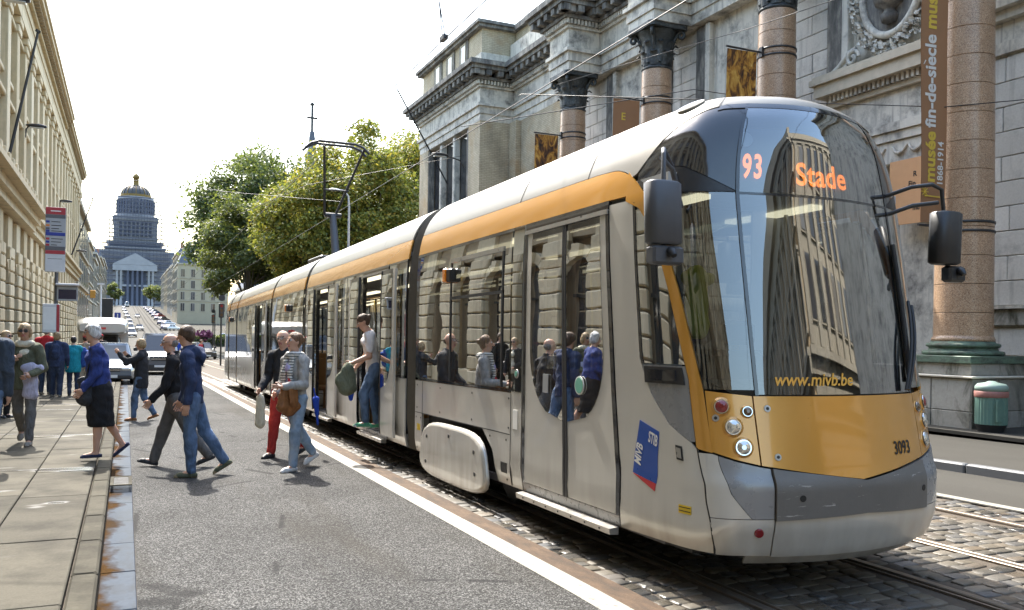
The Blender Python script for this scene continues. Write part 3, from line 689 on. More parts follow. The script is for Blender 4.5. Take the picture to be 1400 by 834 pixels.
# mirrors
def mirror(name, arms, box, low, sgn):
    hd = None
    c, hx, hy, hz = box; m = MB(); secs = []
    for k, (z, e) in enumerate(((-hz, .8), (-hz * .93, 1), (hz * .93, 1.0), (hz, .82))):
        q = []
        for j in range(20):
            a = 2 * pi * j / 20; ex = 3.6; r_ = 1 / ((abs(math.cos(a)) ** ex + abs(math.sin(a)) ** ex) ** (1 / ex))
            q.append((c[0] + math.cos(a) * r_ * hx * e + z * .04 * sgn, c[1] + math.sin(a) * r_ * hy * e, c[2] + z))
        secs.append(q)
    m.ring(secs); hd = m.build(name, 'mirror_grey' if sgn < 0 else 'black_plastic', TR)
    c2, lx, ly, lz = low; m = MB(); m.bbox(c2[0] - lx, c2[0] + lx, c2[1] - ly, c2[1] + ly, c2[2] - lz, c2[2] + lz, .015); m.build('camera_housing', 'mirror_grey' if sgn < 0 else 'black_plastic', hd)
    m = MB(); m.tube([(c2[0], c2[1] - ly, c2[2] + lz * .5), (c2[0], c2[1] - ly - .03, c2[2] + lz * .2), (c2[0], c2[1] - ly - .05, c2[2] - .01)], [.025, .03, .018], 8); m.build('knob', 'black_plastic', hd)
    for a in arms:
        m = MB(); m.tube(a, .016, 8); m.build('mirror_arm', 'mirror_grey' if sgn < 0 else 'black_plastic', hd)
    return hd
lm = S(-1.33, 2.86)
mirror('mirror', [[(3.42, 4.86, 2.74), (3.22, 4.66, 2.84), (3.08, 4.54, 2.90), (3.055, 4.50, 2.86), (3.055, 4.50, 2.66)], [(3.42, 4.82, 2.60), (3.2, 4.62, 2.80), (3.07, 4.55, 2.85)], [(3.06, 4.5, 2.3), (3.065, 4.48, 2.23)]],
       ((3.055, 4.50, 2.49), .118, .07, .198), ((3.068, 4.49, 2.225), .115, .05, .058), -1)
mirror('mirror', [[(5.20, 4.72, 2.80), (5.30, 4.58, 2.855), (5.48, 4.55, 2.885), (5.56, 4.53, 2.85), (5.59, 4.53, 2.65)], [(5.20, 4.70, 2.66), (5.32, 4.58, 2.72), (5.545, 4.55, 2.755)], [(5.62, 4.53, 2.3), (5.66, 4.52, 2.24)]],
       ((5.605, 4.53, 2.488), .125, .075, .198), ((5.685, 4.52, 2.22), .088, .045, .06), 1)
# --- body sides (left and right together where nothing tells them apart)
WB, WT = 1.20, 2.755
def side(y0, y1, wheel=False, mats=('tram_silver',), flip=False):
    """lower body, window strip and gold band of one stretch of side"""
    s0, s1 = Ys(y1), Ys(y0); n = max(4, int((y1 - y0) * 4))
    if not wheel: tp('side_panel', sp(s0, s1, .31, WB), n, 8, 'tram_silver', 0, both=True)
def strip(y0, y1): return sp(Ys(y1), Ys(y0), WB, WT)
# module 1
yb = 10.33
tp('door_pillar', sp(Ys(7.40), Ys(7.17), .31, WT), 2, 12, 'tram_silver', 0, both=True)
tp('pillar_glass', sp(Ys(7.40), Ys(7.17), WB + .01, WT - .005), 2, 8, 'side_glass', .006, .003, both=True)
f1 = sp(Ys(yb), Ys(7.41), .80, WB - .006); tp('side_panel', f1, 12, 5, 'tram_silver', 0, both=True)
tp('side_panel', sp(Ys(yb), Ys(10.05), .31, .795), 2, 6, 'tram_silver', 0, both=True)
def arch_f(y0, y1):     # panel between wheel cover and door
    return zp(.31, .795, tab([(.31, Ys(7.72)), (.6, Ys(7.82)), (.795, Ys(8.1))]), Ys(7.41))
tp('side_panel', arch_f(0, 0), 6, 8, 'tram_silver', 0, both=True)
tp('wheel_recess', sp(Ys(10.05), Ys(7.72), .25, .80), 8, 4, 'rubber', -.09, .0, both=True)
def cover(y0, y1, name='wheel_cover'):
    """bulged wheel cover: rounded trapezoid plate with a polished edge"""
    def outl(k, sc):
        ym, hl = (y0 + y1) / 2, (y1 - y0) / 2; zm, hz = .425, .325
        a = 2 * pi * k / 40; ex = 3.9; r_ = 1 / ((abs(math.cos(a)) ** ex + abs(math.sin(a)) ** ex) ** (1 / ex)); yy = math.cos(a) * r_; zz = math.sin(a) * r_
        yy *= 1 - .09 * (zz + 1); return ym + yy * (hl - sc), zm + zz * (hz - sc)
    for sg in (-1, 1):
        m = MB(); secs = []
        for x, sc in ((.03, 0), (.06, .0), (.082, .018), (.088, .04)):
            secs.append([(lambda q: (XC + sg * (1.15 - .02 + x), q[0], q[1] + g(q[0])))(outl(k, sc)) for k in range(40)])
        m.ring(secs, True, False); ed = m.build(name, 'tram_silver', TR)
        m = MB(); m.add(secs[-1], [tuple(range(40))]); m.build('cover_plate', 'tram_silver', ed)
        for (dy, dz) in ((-.75, .12), (0, .2), (.75, .12), (.78, -.18), (-.78, -.1)):
            m = MB(); X = XC + sg * 1.218; m.tube([(X, (y0 + y1) / 2 + dy, .42 + dz + g(y0)), (X + sg * .006, (y0 + y1) / 2 + dy, .42 + dz + g(y0))], .022, 8); m.build('bolt', 'dark_metal', ed)
cover(7.78, 10.0)
tp('window', sp(Ys(10.22), Ys(7.45), WB + .03, WT - .03), 16, 10, 'side_glass', 0, both=True)
tp('window_frame', sp(Ys(yb), Ys(7.41), WB, WB + .028), 12, 1, 'dark_band', .001, both=True)
tp('window_frame', sp(Ys(yb), Ys(7.41), WT - .028, WT), 12, 1, 'dark_band', .001, both=True)
tp('window_frame', sp(Ys(yb), Ys(10.225), WB, WT), 1, 8, 'dark_band', .001, both=True)
def vent_window(y0, y1, z0=1.24, z1=2.56, zm=2.15):
    fr = tp('opening_window', sp(Ys(y1), Ys(y0), z1, z1 + .045), 6, 1, 'brushed_metal', .012)
    for a, b, c, d in ((y0, y1, zm, zm + .03), (y0, y0 + .03, z0, z1), (y1 - .03, y1, z0, z1)): tp('window_bar', sp(Ys(b), Ys(a), c, d), 4, 3, 'dark_metal', .010, parent=fr)
vent_window(7.62, 9.1)
def indicator(y, z):
    m = MB(); p = SO(Ys(y), z); b = m.bbox(p.x - .07, p.x + .01, p.y - .10, p.y + .10, p.z - .075, p.z + .075, .015); o = m.build('indicator_lamp', 'black_plastic', TR)
    m = MB(); m.bbox(p.x - .085, p.x - .005, p.y + .02, p.y + .115, p.z - .08, p.z + .08, .012); m.build('amber_lens', 'lens_amber', o)
indicator(9.05, 2.42)
# doors
def leaf(sc, half, outer, off, sgn_side, shut=True):
    """one door leaf. sc: inner edge s, outer: +1 when the outer edge lies towards larger s"""
    so = sc + outer * half; fr = None
    zb0, zb1 = .40, 2.66; gz0, gz1 = 1.02, 2.60
    gi = sc + outer * .035
    def go(z):
        full = half - .10
        if z > 1.62: return sc + outer * full
        t = (1.62 - z) / (1.62 - gz0); return sc + outer * (.04 + (full - .04) * math.sqrt(max(0, 1 - t * t)) ** .85)
    def P(name, fn, nu, nv, mat, o=0., par=None): 
        fn2 = fn if sgn_side < 0 else mirf(fn); return tp(name, fn2, nu, nv, mat, off + o, .035, par)
    lf = P('door_leaf', sp(min(sc, so), max(sc, so), zb0, gz0), 6, 6, 'tram_silver')
    P('leaf_edge', zp(gz0, zb1, go, so), 4, 26, 'tram_silver', 0, lf)
    P('leaf_edge', zp(gz1, zb1, gi, lambda z: go(gz1)), 4, 2, 'dark_band', 0, lf)
    P('door_glass', zp(gz0, gz1, gi, lambda z: go(z)), 6, 26, 'side_glass', .004, lf)
    P('leaf_seal', sp(min(sc, gi), max(sc, gi), zb0, zb1), 1, 12, 'dark_metal', .008, lf)
    return lf
def doorway(yc, half, shut, side_=-1, far_off=.62):
    """double plug door centred yc; open leaves slide outwards along the body"""
    y0, y1 = yc - half, yc + half; s0, s1, sc = Ys(y1), Ys(y0), Ys(yc)
    def P(name, fn, nu, nv, mat, o=0., th=.03, par=None): return tp(name, fn if side_ < 0 else mirf(fn), nu, nv, mat, o, th, par)
    fr = P('door_frame', sp(s0 - .05, s1 + .05, 2.685, WT), 10, 2, 'dark_band', .006)
    P('frame_post', sp(s0 - .05, s0, .31, 2.685), 1, 12, 'dark_band', .006, .06, fr); P('frame_post', sp(s1, s1 + .05, .31, 2.685), 1, 12, 'dark_band', .006, .06, fr)
    P('frame_rail', sp(s0 - .05, s1 + .05, 2.655, 2.69), 10, 1, 'brushed_metal', .02, .03, fr)
    if shut:
        leaf(sc + .004, half - .004, 1, .004, side_); leaf(sc - .004, half - .004, -1, .004, side_)
        P('door_sill', sp(s0 - .05, s1 + .05, .31, .395), 10, 1, 'panel_grey', .004, .03, fr)
    else:
        leaf(sc + far_off, half - .004, 1, .075, side_); leaf(sc - far_off, half - .004, -1, .075, side_)
        P('door_sill', sp(s0 - .05, s1 + .05, .31, .36), 10, 1, 'panel_grey', .004, .10, fr)
    m = MB(); xs = XC + side_ * 1.15; y0_, y1_ = y0 - .03, y1 + .03
    m.ring([[(xs + side_ * .055, y, .255 + g(y)), (xs + side_ * .06, y, .298 + g(y)), (xs - side_ * .02, y, .309 + g(y)), (xs - side_ * .02, y, .25 + g(y))] for y in (y0_, (y0_ + y1_) / 2, y1_)], True, True, 0, False)
    st = m.build('door_step', 'brushed_metal', TR)
    for k in range(7):
        y = y0 + .12 + k * (2 * half - .24) / 6; mm = MB(); X = xs + side_ * .055; mm.tube([(X, y, .277 + g(y)), (X + side_ * .006, y, .277 + g(y))], .009, 6); mm.build('bolt', 'black_print', st)
doorway(6.28, .80, True); doorway(6.28, .80, True, 1)
c = SO(Ys(5.98), 1.33, .012); m = MB(); m.tube([c + Vector((-.004, 0, 0)), c + Vector((-.010, 0, 0))], .075, 20); dn = m.build('door_notice', 'white_print', TR)
m = MB(); m.tube([c + Vector((-.009, 0, 0)), c + Vector((-.014, 0, 0))], .062, 20); m.build('notice_disc', flat('notice_green', (.16, .42, .32), .5), dn)
c = SO(Ys(6.62), 1.33, .012); m = MB(); m.box(c.x - .012, c.x - .006, c.y - .05, c.y + .05, c.z - .09, c.z + .07); m.build('door_notice', flat('notice_grey', (.3, .31, .32), .5), TR)
flat('notice_green', (.16, .42, .32), .5)
# small fittings on the near side: door button, stickers, panel screws
P_ = SO(Ys(7.27), 1.38, .0); m = MB(); m.tube([P_, P_ + Vector((-.012, 0, 0))], [.045, .042], 16); bt_ = m.build('door_button', 'brushed_metal', TR); m = MB(); m.tube([P_ + Vector((-.011, 0, 0)), P_ + Vector((-.016, 0, 0))], .026, 12); m.build('button_face', 'notice_green', bt_)
for (y, z, w_, h_, mt) in ((7.55, .47, .07, .05, 'black_print'), (7.3, .95, .05, .09, 'white_print'), (5.62 - .12, 1.75, .0, .0, None), (10.18, .62, .06, .04, 'yellow_paint')):
    if mt: decal('sticker', [(Ys(y + w_), z + h_), (Ys(y - w_), z + h_), (Ys(y - w_), z - h_), (Ys(y + w_), z - h_)], mt, .003, 2, 2)
for y, z in ((7.5, .74), (7.5, .36), (7.9, .74), (10.1, .74), (10.28, .36), (10.28, .74), (7.45, 1.14), (8.4, 1.14), (9.4, 1.14), (10.25, 1.14), (7.45, .86), (8.4, .86), (9.4, .86), (10.25, .86)):
    P_ = SO(Ys(y), z, .0); m = MB(); m.tube([P_, P_ + Vector((-.004, 0, 0))], .011, 8); m.build('panel_screw', 'dark_metal', TR)
# --- rear modules
def plain(y0, y1, glassy=True, bays=1):
    tp('side_panel', sp(Ys(y1), Ys(y0), .31, WB - .006), max(3, int((y1 - y0) * 3)), 6, 'tram_silver', 0, both=True)
    k = (y1 - y0) / bays
    for i in range(bays): tp('window', sp(Ys(y0 + k * (i + 1) - .03), Ys(y0 + k * i + .03), WB + .03, WT - .03), 6, 8, 'side_glass', 0, both=True); tp('window_frame', sp(Ys(y0 + k * (i + 1)), Ys(y0 + k * (i + 1) - .03), WB, WT), 1, 6, 'dark_band', .001, both=True); tp('window_frame', sp(Ys(y0 + k * i + .03), Ys(y0 + k * i), WB, WT), 1, 6, 'dark_band', .001, both=True)
    tp('window_frame', sp(Ys(y1), Ys(y0), WB, WB + .028), 6, 1, 'dark_band', .002, both=True); tp('window_frame', sp(Ys(y1), Ys(y0), WT - .028, WT), 6, 1, 'dark_band', .002, both=True)
def toproof(y0, y1, joints=()):
    ed = [y0] + list(joints) + [y1]
    for a, b in zip(ed, ed[1:]): tp('roof', sp(Ys(b) + .004, Ys(a) - .004, 3.015, 3.5695), max(4, int((b - a) * 2)), 20, 'tram_roof_silver', both=True)
    tp('gold_band', sp(Ys(y1), Ys(y0), WT + .004, 3.01), max(4, int((y1 - y0) * 4)), 4, 'tram_gold', both=True)
def bellow(y0, y1, n):
    m = MB(); secs = []
    zz = list(np.linspace(.28, 3.0, 8)) + list(np.linspace(3.08, 3.5695, 14))
    for i in range(2 * n + 1):
        y = y0 + (y1 - y0) * i / (2 * n); off = -.075 if i % 2 == 0 else -.015; s = Ys(y)
        secs.append([SO(s, z, off) for z in zz] + [SO(-s, z, off) for z in reversed(zz)])
    m.ring(secs, True, False, 0, False); m.build('bellows', 'bellows', TR)
bellow(10.335, 10.76, 5)
# module 2: two open double doors, window between
toproof(10.77, 17.62, (12.2,))
doorway(12.35, .66, False)
plain(10.77, 11.63); plain(13.07, 15.13, True, 2)
doorway(15.83, .66, False); plain(16.55, 17.62)
bellow(17.625, 17.92, 3)
toproof(17.93, 22.0); plain(17.93, 22.0, True, 3); indicator(19.6, 2.42); cover(18.9, 21.1)
bellow(22.0, 22.26, 3)
toproof(22.27, 29.3, (25,)); doorway(23.9, .66, False); plain(22.27, 23.18); plain(24.62, 29.3, True, 4)
bellow(29.3, 29.6, 3)
toproof(29.61, 31.6); plain(29.61, 31.6, True, 2); indicator(31, 2.42)
tp('side_panel', sp(-3.0, -.9, .3, WB), 16, 6, 'tram_silver', flip=True, both=True); tp('window', sp(-3.0, -.9, WB + .005, WT), 16, 8, 'side_glass', flip=True, both=True)
tp('gold_band', sp(-3.0, -.9, WT + .005, 3.0), 16, 3, 'tram_gold', flip=True, both=True); tp('roof', sp(-3.0, -.9, 3.005, 3.5695), 16, 16, 'tram_roof_silver', flip=True, both=True)
tp('rear_apron', sp(-.89, .89, .3, 1.34), 20, 6, 'tram_gold', flip=True); tp('rear_window', sp(-.89, .89, 1.345, 3.36), 20, 8, 'wind_glass', flip=True); tp('roof', sp(-.89, .89, 3.365, 3.5695), 20, 8, 'tram_roof_silver', flip=True)
# right side, plain, towards the museum: closes door bays of the far side
for y0, y1 in ((11.63, 13.07), (15.13, 16.55), (23.18, 24.62)):
    f = sp(Ys(y1), Ys(y0), .31, WB - .006); tp('side_panel', mirf(f), 6, 5, 'tram_silver'); f = sp(Ys(y1), Ys(y0), WB, WT); tp('window', mirf(f), 6, 5, 'side_glass')
# pantograph
PB = (4.48, 20.2, 3.5 + g(20.2)); pz = g(20.2)
pg = MB(); pg.bbox(4.0, 4.96, 19.5, 21.0, 3.5 + pz, 3.66 + pz, .03); base_ = pg.build('pantograph', 'dark_metal', TR)
kn = (4.51, 20.6, 4.72 + pz)
m = MB(); m.tube([(4.48, 20.05, 3.62 + pz), kn], [.10, .085], 8); m.build('lower_arm', 'mirror_grey', base_)
for sx in (-1, 1): m = MB(); m.tube([(kn[0] + (-.20 if sx < 0 else .06), kn[1], kn[2]), ((4.20 if sx < 0 else 5.16), 20.2, 6.30 + pz)], .03, 6); m.build('upper_arm', 'dark_metal', base_)
m = MB(); m.tube([(kn[0] - .2, kn[1], kn[2]), (kn[0] + .2, kn[1], kn[2])], .06, 6); m.build('knuckle', 'dark_metal', base_)
m = MB(); m.tube([(4.25, 20.42, 5.3 + pz), (4.84, 20.42, 5.3 + pz)], .02, 6); m.build('cross_tube', 'dark_metal', base_)
for dy in (-.16, .16):
    m = MB(); m.tube([(3.72, 20.2 + dy, 6.16 + pz), (3.86, 20.2 + dy, 6.29 + pz), (4.05, 20.2 + dy, 6.36 + pz), (4.91, 20.2 + dy, 6.36 + pz), (5.1, 20.2 + dy, 6.29 + pz), (5.24, 20.2 + dy, 6.16 + pz)], .032, 6); m.build('contact_strip', 'dark_metal', base_)
# interior
for y0, y1 in ((4.95, 10.3), (10.8, 17.6), (17.95, 22.0), (22.3, 29.3), (29.6, 33)):
    ym = (y0 + y1) / 2
    def sk(x0, x1, z0, z1, nm, mt):
        m = MB(); m.ring([[(x0, y, z0 + g(y)), (x1, y, z0 + g(y)), (x1, y, z1 + g(y)), (x0, y, z1 + g(y))] for y in (y0, ym, y1)], True, True, 0, False); return m.build(nm, mt, TR)
    sk(XC - 1.06, XC + 1.06, .28, .345, 'floor', 'interior_floor'); sk(XC - 1.08, XC + 1.08, 2.80, 2.86, 'ceiling', 'interior_grey')
    for sx in (-1, 1):
        m = MB(); m.ring([[(XC + sx * .55 + a, y, b + g(y)) for a, b in ((-.06, 2.76), (.06, 2.76), (.06, 2.795), (-.06, 2.795))] for y in (y0 + .3, y1 - .3)], True, True, 0, False); m.build('ceiling_light', 'lamp_strip', TR)
def seat(x, y, f):
    m = MB(); z = g(y) + .345; m.bbox(x - .21, x + .21, y - .2, y + .2, z + .36, z + .46, .03); m.box(x - .03, x + .03, y - .03, y + .03, z, z + .36); o = m.build('seat', 'seat_red', TR)
    m = MB(); m.bbox(x - .21, x + .21, y + f * .2 - .03, y + f * .2 + .04, z + .44, z + 1.0, .025); m.build('seat_back', 'seat_red', o)
for y in (7.9, 8.7, 9.5, 10.0, 13.6, 14.4, 17.2, 18.4, 19.2, 20.0, 21, 25.4, 26.4, 27.6):
    for x in (XC - .82, XC + .36, XC + .82): seat(x, y, 1 if R.random() < .5 else -1)
for y in (5.6, 7.25, 10.1, 11.5, 13.2, 15.0, 16.6, 22.9, 24.8):
    for x in (XC - .72, XC + .55):
        m = MB(); m.tube([(x, y, .34 + g(y)), (x, y, 2.8 + g(y))], .02, 6); m.build('grab_pole', 'yellow_paint' if y > 12 else 'brushed_metal', TR)
# driver's desk, seat and bulkhead
m = MB(); m.ring([[(XC + x, y, z) for y, z in ((4.62, 1.0), (4.60, 1.32), (4.95, 1.42), (5.1, 1.40), (5.12, .5), (4.62, .5))] for x in (-.74, -.3, .3, .74)], True, True, 0, False); m.build('dashboard', 'black_plastic', TR)
m = MB(); m.bbox(XC - .26, XC + .26, 5.45, 5.58, .95, 1.62, .05); m.bbox(XC - .26, XC + .26, 5.1, 5.5, .85, .97, .04); m.bbox(XC - .15, XC + .15, 5.46, 5.56, 1.66, 1.85, .03); m.box(XC - .1, XC + .1, 5.2, 5.4, .3, .85); m.build('driver_seat', 'black_plastic', TR)
m = MB(); m.box(XC - 1.08, XC - .35, 5.78, 5.82, .33, 2.8); m.box(XC + .35, XC + 1.08, 5.78, 5.82, .33, 2.8); m.box(XC - .35, XC + .35, 5.78, 5.82, .33, 1.2); m.build('cab_partition', 'interior_grey', TR)
m = MB(); m.box(XC - .35, XC + .35, 5.79, 5.81, 1.2, 2.8); m.build('partition_window', 'car_glass', TR)
# hidden underframe and wheels
m = MB()
for y0, y1 in ((4.75, 10.3), (10.8, 17.6), (17.95, 22.0), (22.3, 29.3), (29.6, 33)): m.ring([[(XC - .98, y, .26 + g(y)), (XC + .98, y, .26 + g(y)), (XC + .98, y, .335 + g(y)), (XC - .98, y, .335 + g(y))] for y in (y0, y1)], True, True, 0, False)
m.build('underframe', 'rubber', TR)
for y in (8.2, 9.6, 19.3, 20.7, 30.5, 31.8):
    for x in (3.78, 5.18): m = MB(); m.tube([(x - .05, y, .31 + g(y)), (x + .05, y, .31 + g(y))], .30, 20); m.build('wheel', 'dark_metal', TR)
# ---------------------------------------------------------------- left-hand stone building (repeated bays)
def clone(o, dx=0, dy=0, dz=0, parent=None):
    c = o.copy(); c.location = (o.location.x + dx, o.location.y + dy, o.location.z + dz); COL.objects.link(c)
    c.parent = parent if parent is not None else o.parent
    for ch in list(o.children): clone(ch, 0, 0, 0, c)
    return c
def facade(root, X, sg, ys, pitch, zb, detail=True, mats=('beige_stone', 'beige_dark')):
    """classical bays along the street; sg=+1 faces +X. ys: bay starts"""
    st, dk = mats; y = ys[0]; P = []
    def bx(m, a, b, y0, y1, z0, z1, bev=0, mi=0):      # a,b: distance proud of the wall
        x0, x1 = sorted((X + sg * a, X + sg * b)); (m.bbox(x0, x1, y0, y1, z0, z1, bev, mi) if bev else m.box(x0, x1, y0, y1, z0, z1, mi)); return m
    pw = pitch * .47
    z = zb; k = 0
    while z < zb + 4.9:          # rusticated pier, block by block
        P.append(bx(MB(), -.05, .24, y, y + pw, z + .028, z + .46, .035).build('stone_course', st, root)); z += .475; k += 1
    m = MB(); a0, a1 = y + pw, y + pitch; am = (a0 + a1) / 2; rad = (a1 - a0) / 2; n = 7; zs = zb + 4.0   # arch of wedge stones
    for i in range(n):
        t0, t1 = pi * i / n + .02, pi * (i + 1) / n - .02; q = []
        for r_, xx in ((rad * .98, -.05), (rad * 1.5, -.05)): pass
        pts = [(am + math.cos(t) * r_, zs + math.sin(t) * r_) for t, r_ in ((t0, rad * .96), (t1, rad * .96), (t1, rad * 1.42), (t0, rad * 1.42))]
        pr = .17 if i != n // 2 else .30
        mm = MB(); x0, x1 = X - sg * .05, X + sg * pr; mm.ring([[(x0, a, b) for a, b in pts], [(x1, a, b) for a, b in pts]], True, True, 0, False); P.append(mm.build('arch_stone', st, root))
    P.append(bx(MB(), .0, .13, y, y + pw, zb + 4.95, zb + 6.35).build('spandrel', st, root))
    w_ = bx(MB(), -.35, -.3, a0 - .02, a1 + .02, zb, zb + 5.3).build('window', dk, root); P.append(w_)
    bx(MB(), -.29, -.28, a0 + .12, a1 - .12, zb + 1.0, zb + 5.1).build('pane', 'window_dark', w_)
    m = bx(MB(), -.28, -.22, am - .04, am + .04, zb + 1, zb + 5.1); bx(m, -.28, -.22, a0, a1, zb + 3.2, zb + 3.28); m.build('frame', 'dark_metal', w_)
    P.append(bx(MB(), -.3, .06, a0, a1, zb, zb + .95, .02).build('sill_block', st, root))
    # upper storeys: pilaster and two windows
    pl = bx(MB(), -.05, .34, y + .12, y + .12 + pw * .62, zb + 7.35, zb + 13.9, .02).build('pilaster', st, root); P.append(pl)
    m = bx(MB(), -.05, .40, y + .04, y + .20 + pw * .62, zb + 13.3, zb + 13.6, .03); bx(m, -.05, .45, y - .0, y + .24 + pw * .62, zb + 13.62, zb + 13.9, .03); m.build('capital', st, pl)
    bx(MB(), -.05, .42, y + .04, y + .20 + pw * .62, zb + 7.1, zb + 7.42, .03).build('base', st, pl)
    for z0, z1 in ((7.7, 10.1), (11.2, 13.2)):
        w_ = bx(MB(), -.27, -.22, am - .72, am + .72, zb + z0, zb + z1).build('window', dk, root); P.append(w_)
        for sd in (-1, 1): bx(MB(), -.21, -.2, am + sd * .34 - .29, am + sd * .34 + .29, zb + z0 + .06, zb + z1 - .06).build('pane', 'window_dark', w_)
        for sd in (-1, 1): bx(MB(), -.2, .12, am + sd * .72 - .09, am + sd * .72 + .09, zb + z0, zb + z1, .015).build('jamb', st, w_)
        m = bx(MB(), -.2, .30, am - .92, am + .92, zb + z1 + .12, zb + z1 + .3, .03); bx(m, -.2, .15, am - .85, am + .85, zb + z1, zb + z1 + .115); m.build('hood', st, w_)
        bx(MB(), -.2, .24, am - .86, am + .86, zb + z0 - .16, zb + z0, .02).build('sill', st, w_)
    hid = {}
    for yb_ in ys[1:]:
        for o in P:
            nm = o.name.split('.')[0]
            if nm in ('stone_course', 'arch_stone') and yb_ < 29:      # out of view: joined
                q = hid.setdefault(nm, MB()); q.add([(v.co.x + o.location.x + root.location.x, v.co.y + o.location.y + root.location.y + yb_ - y, v.co.z + o.location.z + root.location.z) for v in o.data.vertices], [tuple(p.vertices) for p in o.data.polygons])
            else: clone(o, 0, yb_ - y)
    for nm, q in hid.items(): stuff(q.build(nm, st, root))
    # wall panels between openings (recessed plane)
    ya, yz = ys[0], ys[-1] + pitch
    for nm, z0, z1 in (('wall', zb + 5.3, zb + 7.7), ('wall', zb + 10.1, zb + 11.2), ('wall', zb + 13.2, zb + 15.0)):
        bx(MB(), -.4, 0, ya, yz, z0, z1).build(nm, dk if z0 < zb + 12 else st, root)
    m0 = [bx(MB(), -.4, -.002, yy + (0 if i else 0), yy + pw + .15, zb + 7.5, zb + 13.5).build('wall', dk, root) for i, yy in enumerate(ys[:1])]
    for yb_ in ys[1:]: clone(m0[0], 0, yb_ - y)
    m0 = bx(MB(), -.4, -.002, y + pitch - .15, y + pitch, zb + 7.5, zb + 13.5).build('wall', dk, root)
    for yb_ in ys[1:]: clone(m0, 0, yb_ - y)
LB = thing('stone_building', 'long beige stone building with banded ground floor and tall pilasters, left of the pavement', 'building', (-4.2, 20, 0))
PITCH = 2.75; nb = 46; Y0 = -40
LZ = -.45
facade(LB, -4.2, 1, [Y0 + PITCH * i for i in range(nb)], PITCH, LZ)
YE = Y0 + PITCH * nb
m = MB(); m.box(-22, -4.6, Y0, YE, -2, 15.2); m.build('core_wall', 'beige_dark', LB)
def mould(root, name, X, sg, y0, y1, steps, mat):
    for z0, z1, pr in steps:
        x0, x1 = sorted((X - sg * .3, X + sg * pr)); MB().box(x0, x1, y0 - .0, y1 + .0, z0, z1).build(name, mat, root)
mould(LB, 'ledge', -4.2, 1, Y0 - .3, 44.2, ((6.02, 6.3, .42), (6.305, 6.62, .62), (6.625, 6.82, .95), (6.825, 6.95, .86)), 'beige_stone')
mould(LB, 'ledge', -4.2, 1, 44.21, YE, ((6.02, 6.3, .30), (6.305, 6.62, .42), (6.625, 6.82, .6)), 'beige_stone')
MB().box(-4.3, -3.55, Y0, 44.1, 6.955, 7.05).build('parapet', 'beige_stone', LB)
for y in np.arange(Y0 + .6, 44, 1.1): MB().bbox(-3.9, -3.62, y, y + .34, 7.06, 7.62, .03).build('baluster_block', 'beige_stone', LB)
mould(LB, 'entablature', -4.2, 1, Y0, YE, ((13.46, 13.9, .46), (13.91, 14.5, .36), (14.51, 14.9, .40)), 'beige_stone')
for a, b, e in ((Y0 - .6, 64, .0), (64.01, YE + .5, -.14)):
    mould(LB, 'cornice', -4.2, 1, a, b, ((14.91, 15.1, .55 + e), (15.32, 15.55, .86 + e), (15.56, 15.74, .93 + e), (15.75, 15.95, .80 + e)), 'beige_stone')
    MB().box(-5, -4.2 + .84 + e, a, b, 15.955, 16.02).build('gutter', 'dark_metal', LB)
md = MB()
for y in np.arange(10, YE, .46): md.box(-4.2, -3.45 if y < 64 else -3.6, y, y + .2, 15.105, 15.315)
stuff(md.build('modillion', 'beige_dark', LB))
def bracket_lamp(x, y, z, ln, label, sg=1):
    t = thing('street_lamp', label, 'lamp', (x, y, z), 'lamps on wall brackets'); m = MB()
    m.tube([(x, y, z - .5), (x + sg * ln * .25, y, z - .15), (x + sg * ln, y, z)], .03, 6); m.build('bracket', 'dark_metal', t)
    m = MB(); m.ring([[(x + sg * (ln - .1 + .75 * u), y + r_ * math.cos(a), z + .02 + hh * math.sin(a)) for a in np.linspace(0, 2 * pi, 12, endpoint=False)] for u, r_, hh in ((0, .05, .04), (.3, .15, .08), (.7, .18, .1), (1, .08, .05))]); m.build('lamp_head', 'dark_metal', t)
    m = MB(); m.ring([[(x + sg * (ln + .05 + .5 * u), y + .12 * math.cos(a), z - .06 + .03 * math.sin(a)) for a in np.linspace(0, 2 * pi, 10, endpoint=False)] for u in (0, 1)]); m.build('lamp_glass', flat('lamp_glass', (.6, .6, .58), .2), t)
bracket_lamp(-3.86, 40.2, 10.0, .12, 'dark street lamp on a long bracket beside the slanting flagpole')
bracket_lamp(-3.86, 60, 9.6, .05, 'dark street lamp behind the tram stop sign')
bracket_lamp(-3.86, 79, 8.1, .15, 'pale street lamp low on the wall beyond the second flagpole')
bracket_lamp(-3.86, 25.8, 10.3, .8, 'street lamp cut by the left picture edge')
def flagpole(p0, p1, label):
    m = MB(); m.tube([p0, p1], [.055, .04], 8); o = rebase(m.build('flagpole', 'dark_metal'), p0); tag(o, label, 'flagpole', 'flagpoles on the stone building'); 
    m = MB(); m.tube([Vector(p1) + Vector((-.02, 0, 0)), Vector(p1) + Vector((.02, 0, .07))], .09, 8); m.build('finial', 'dark_metal', o)
flagpole((-3.84, 34, 7.1), (-2.93, 34, 12.0), 'long black flagpole slanting out over the near balcony ledge')
flagpole((-3.78, 72, 7.2), (-2.40, 72, 11.5), 'black flagpole slanting out at the far end of the stone building')
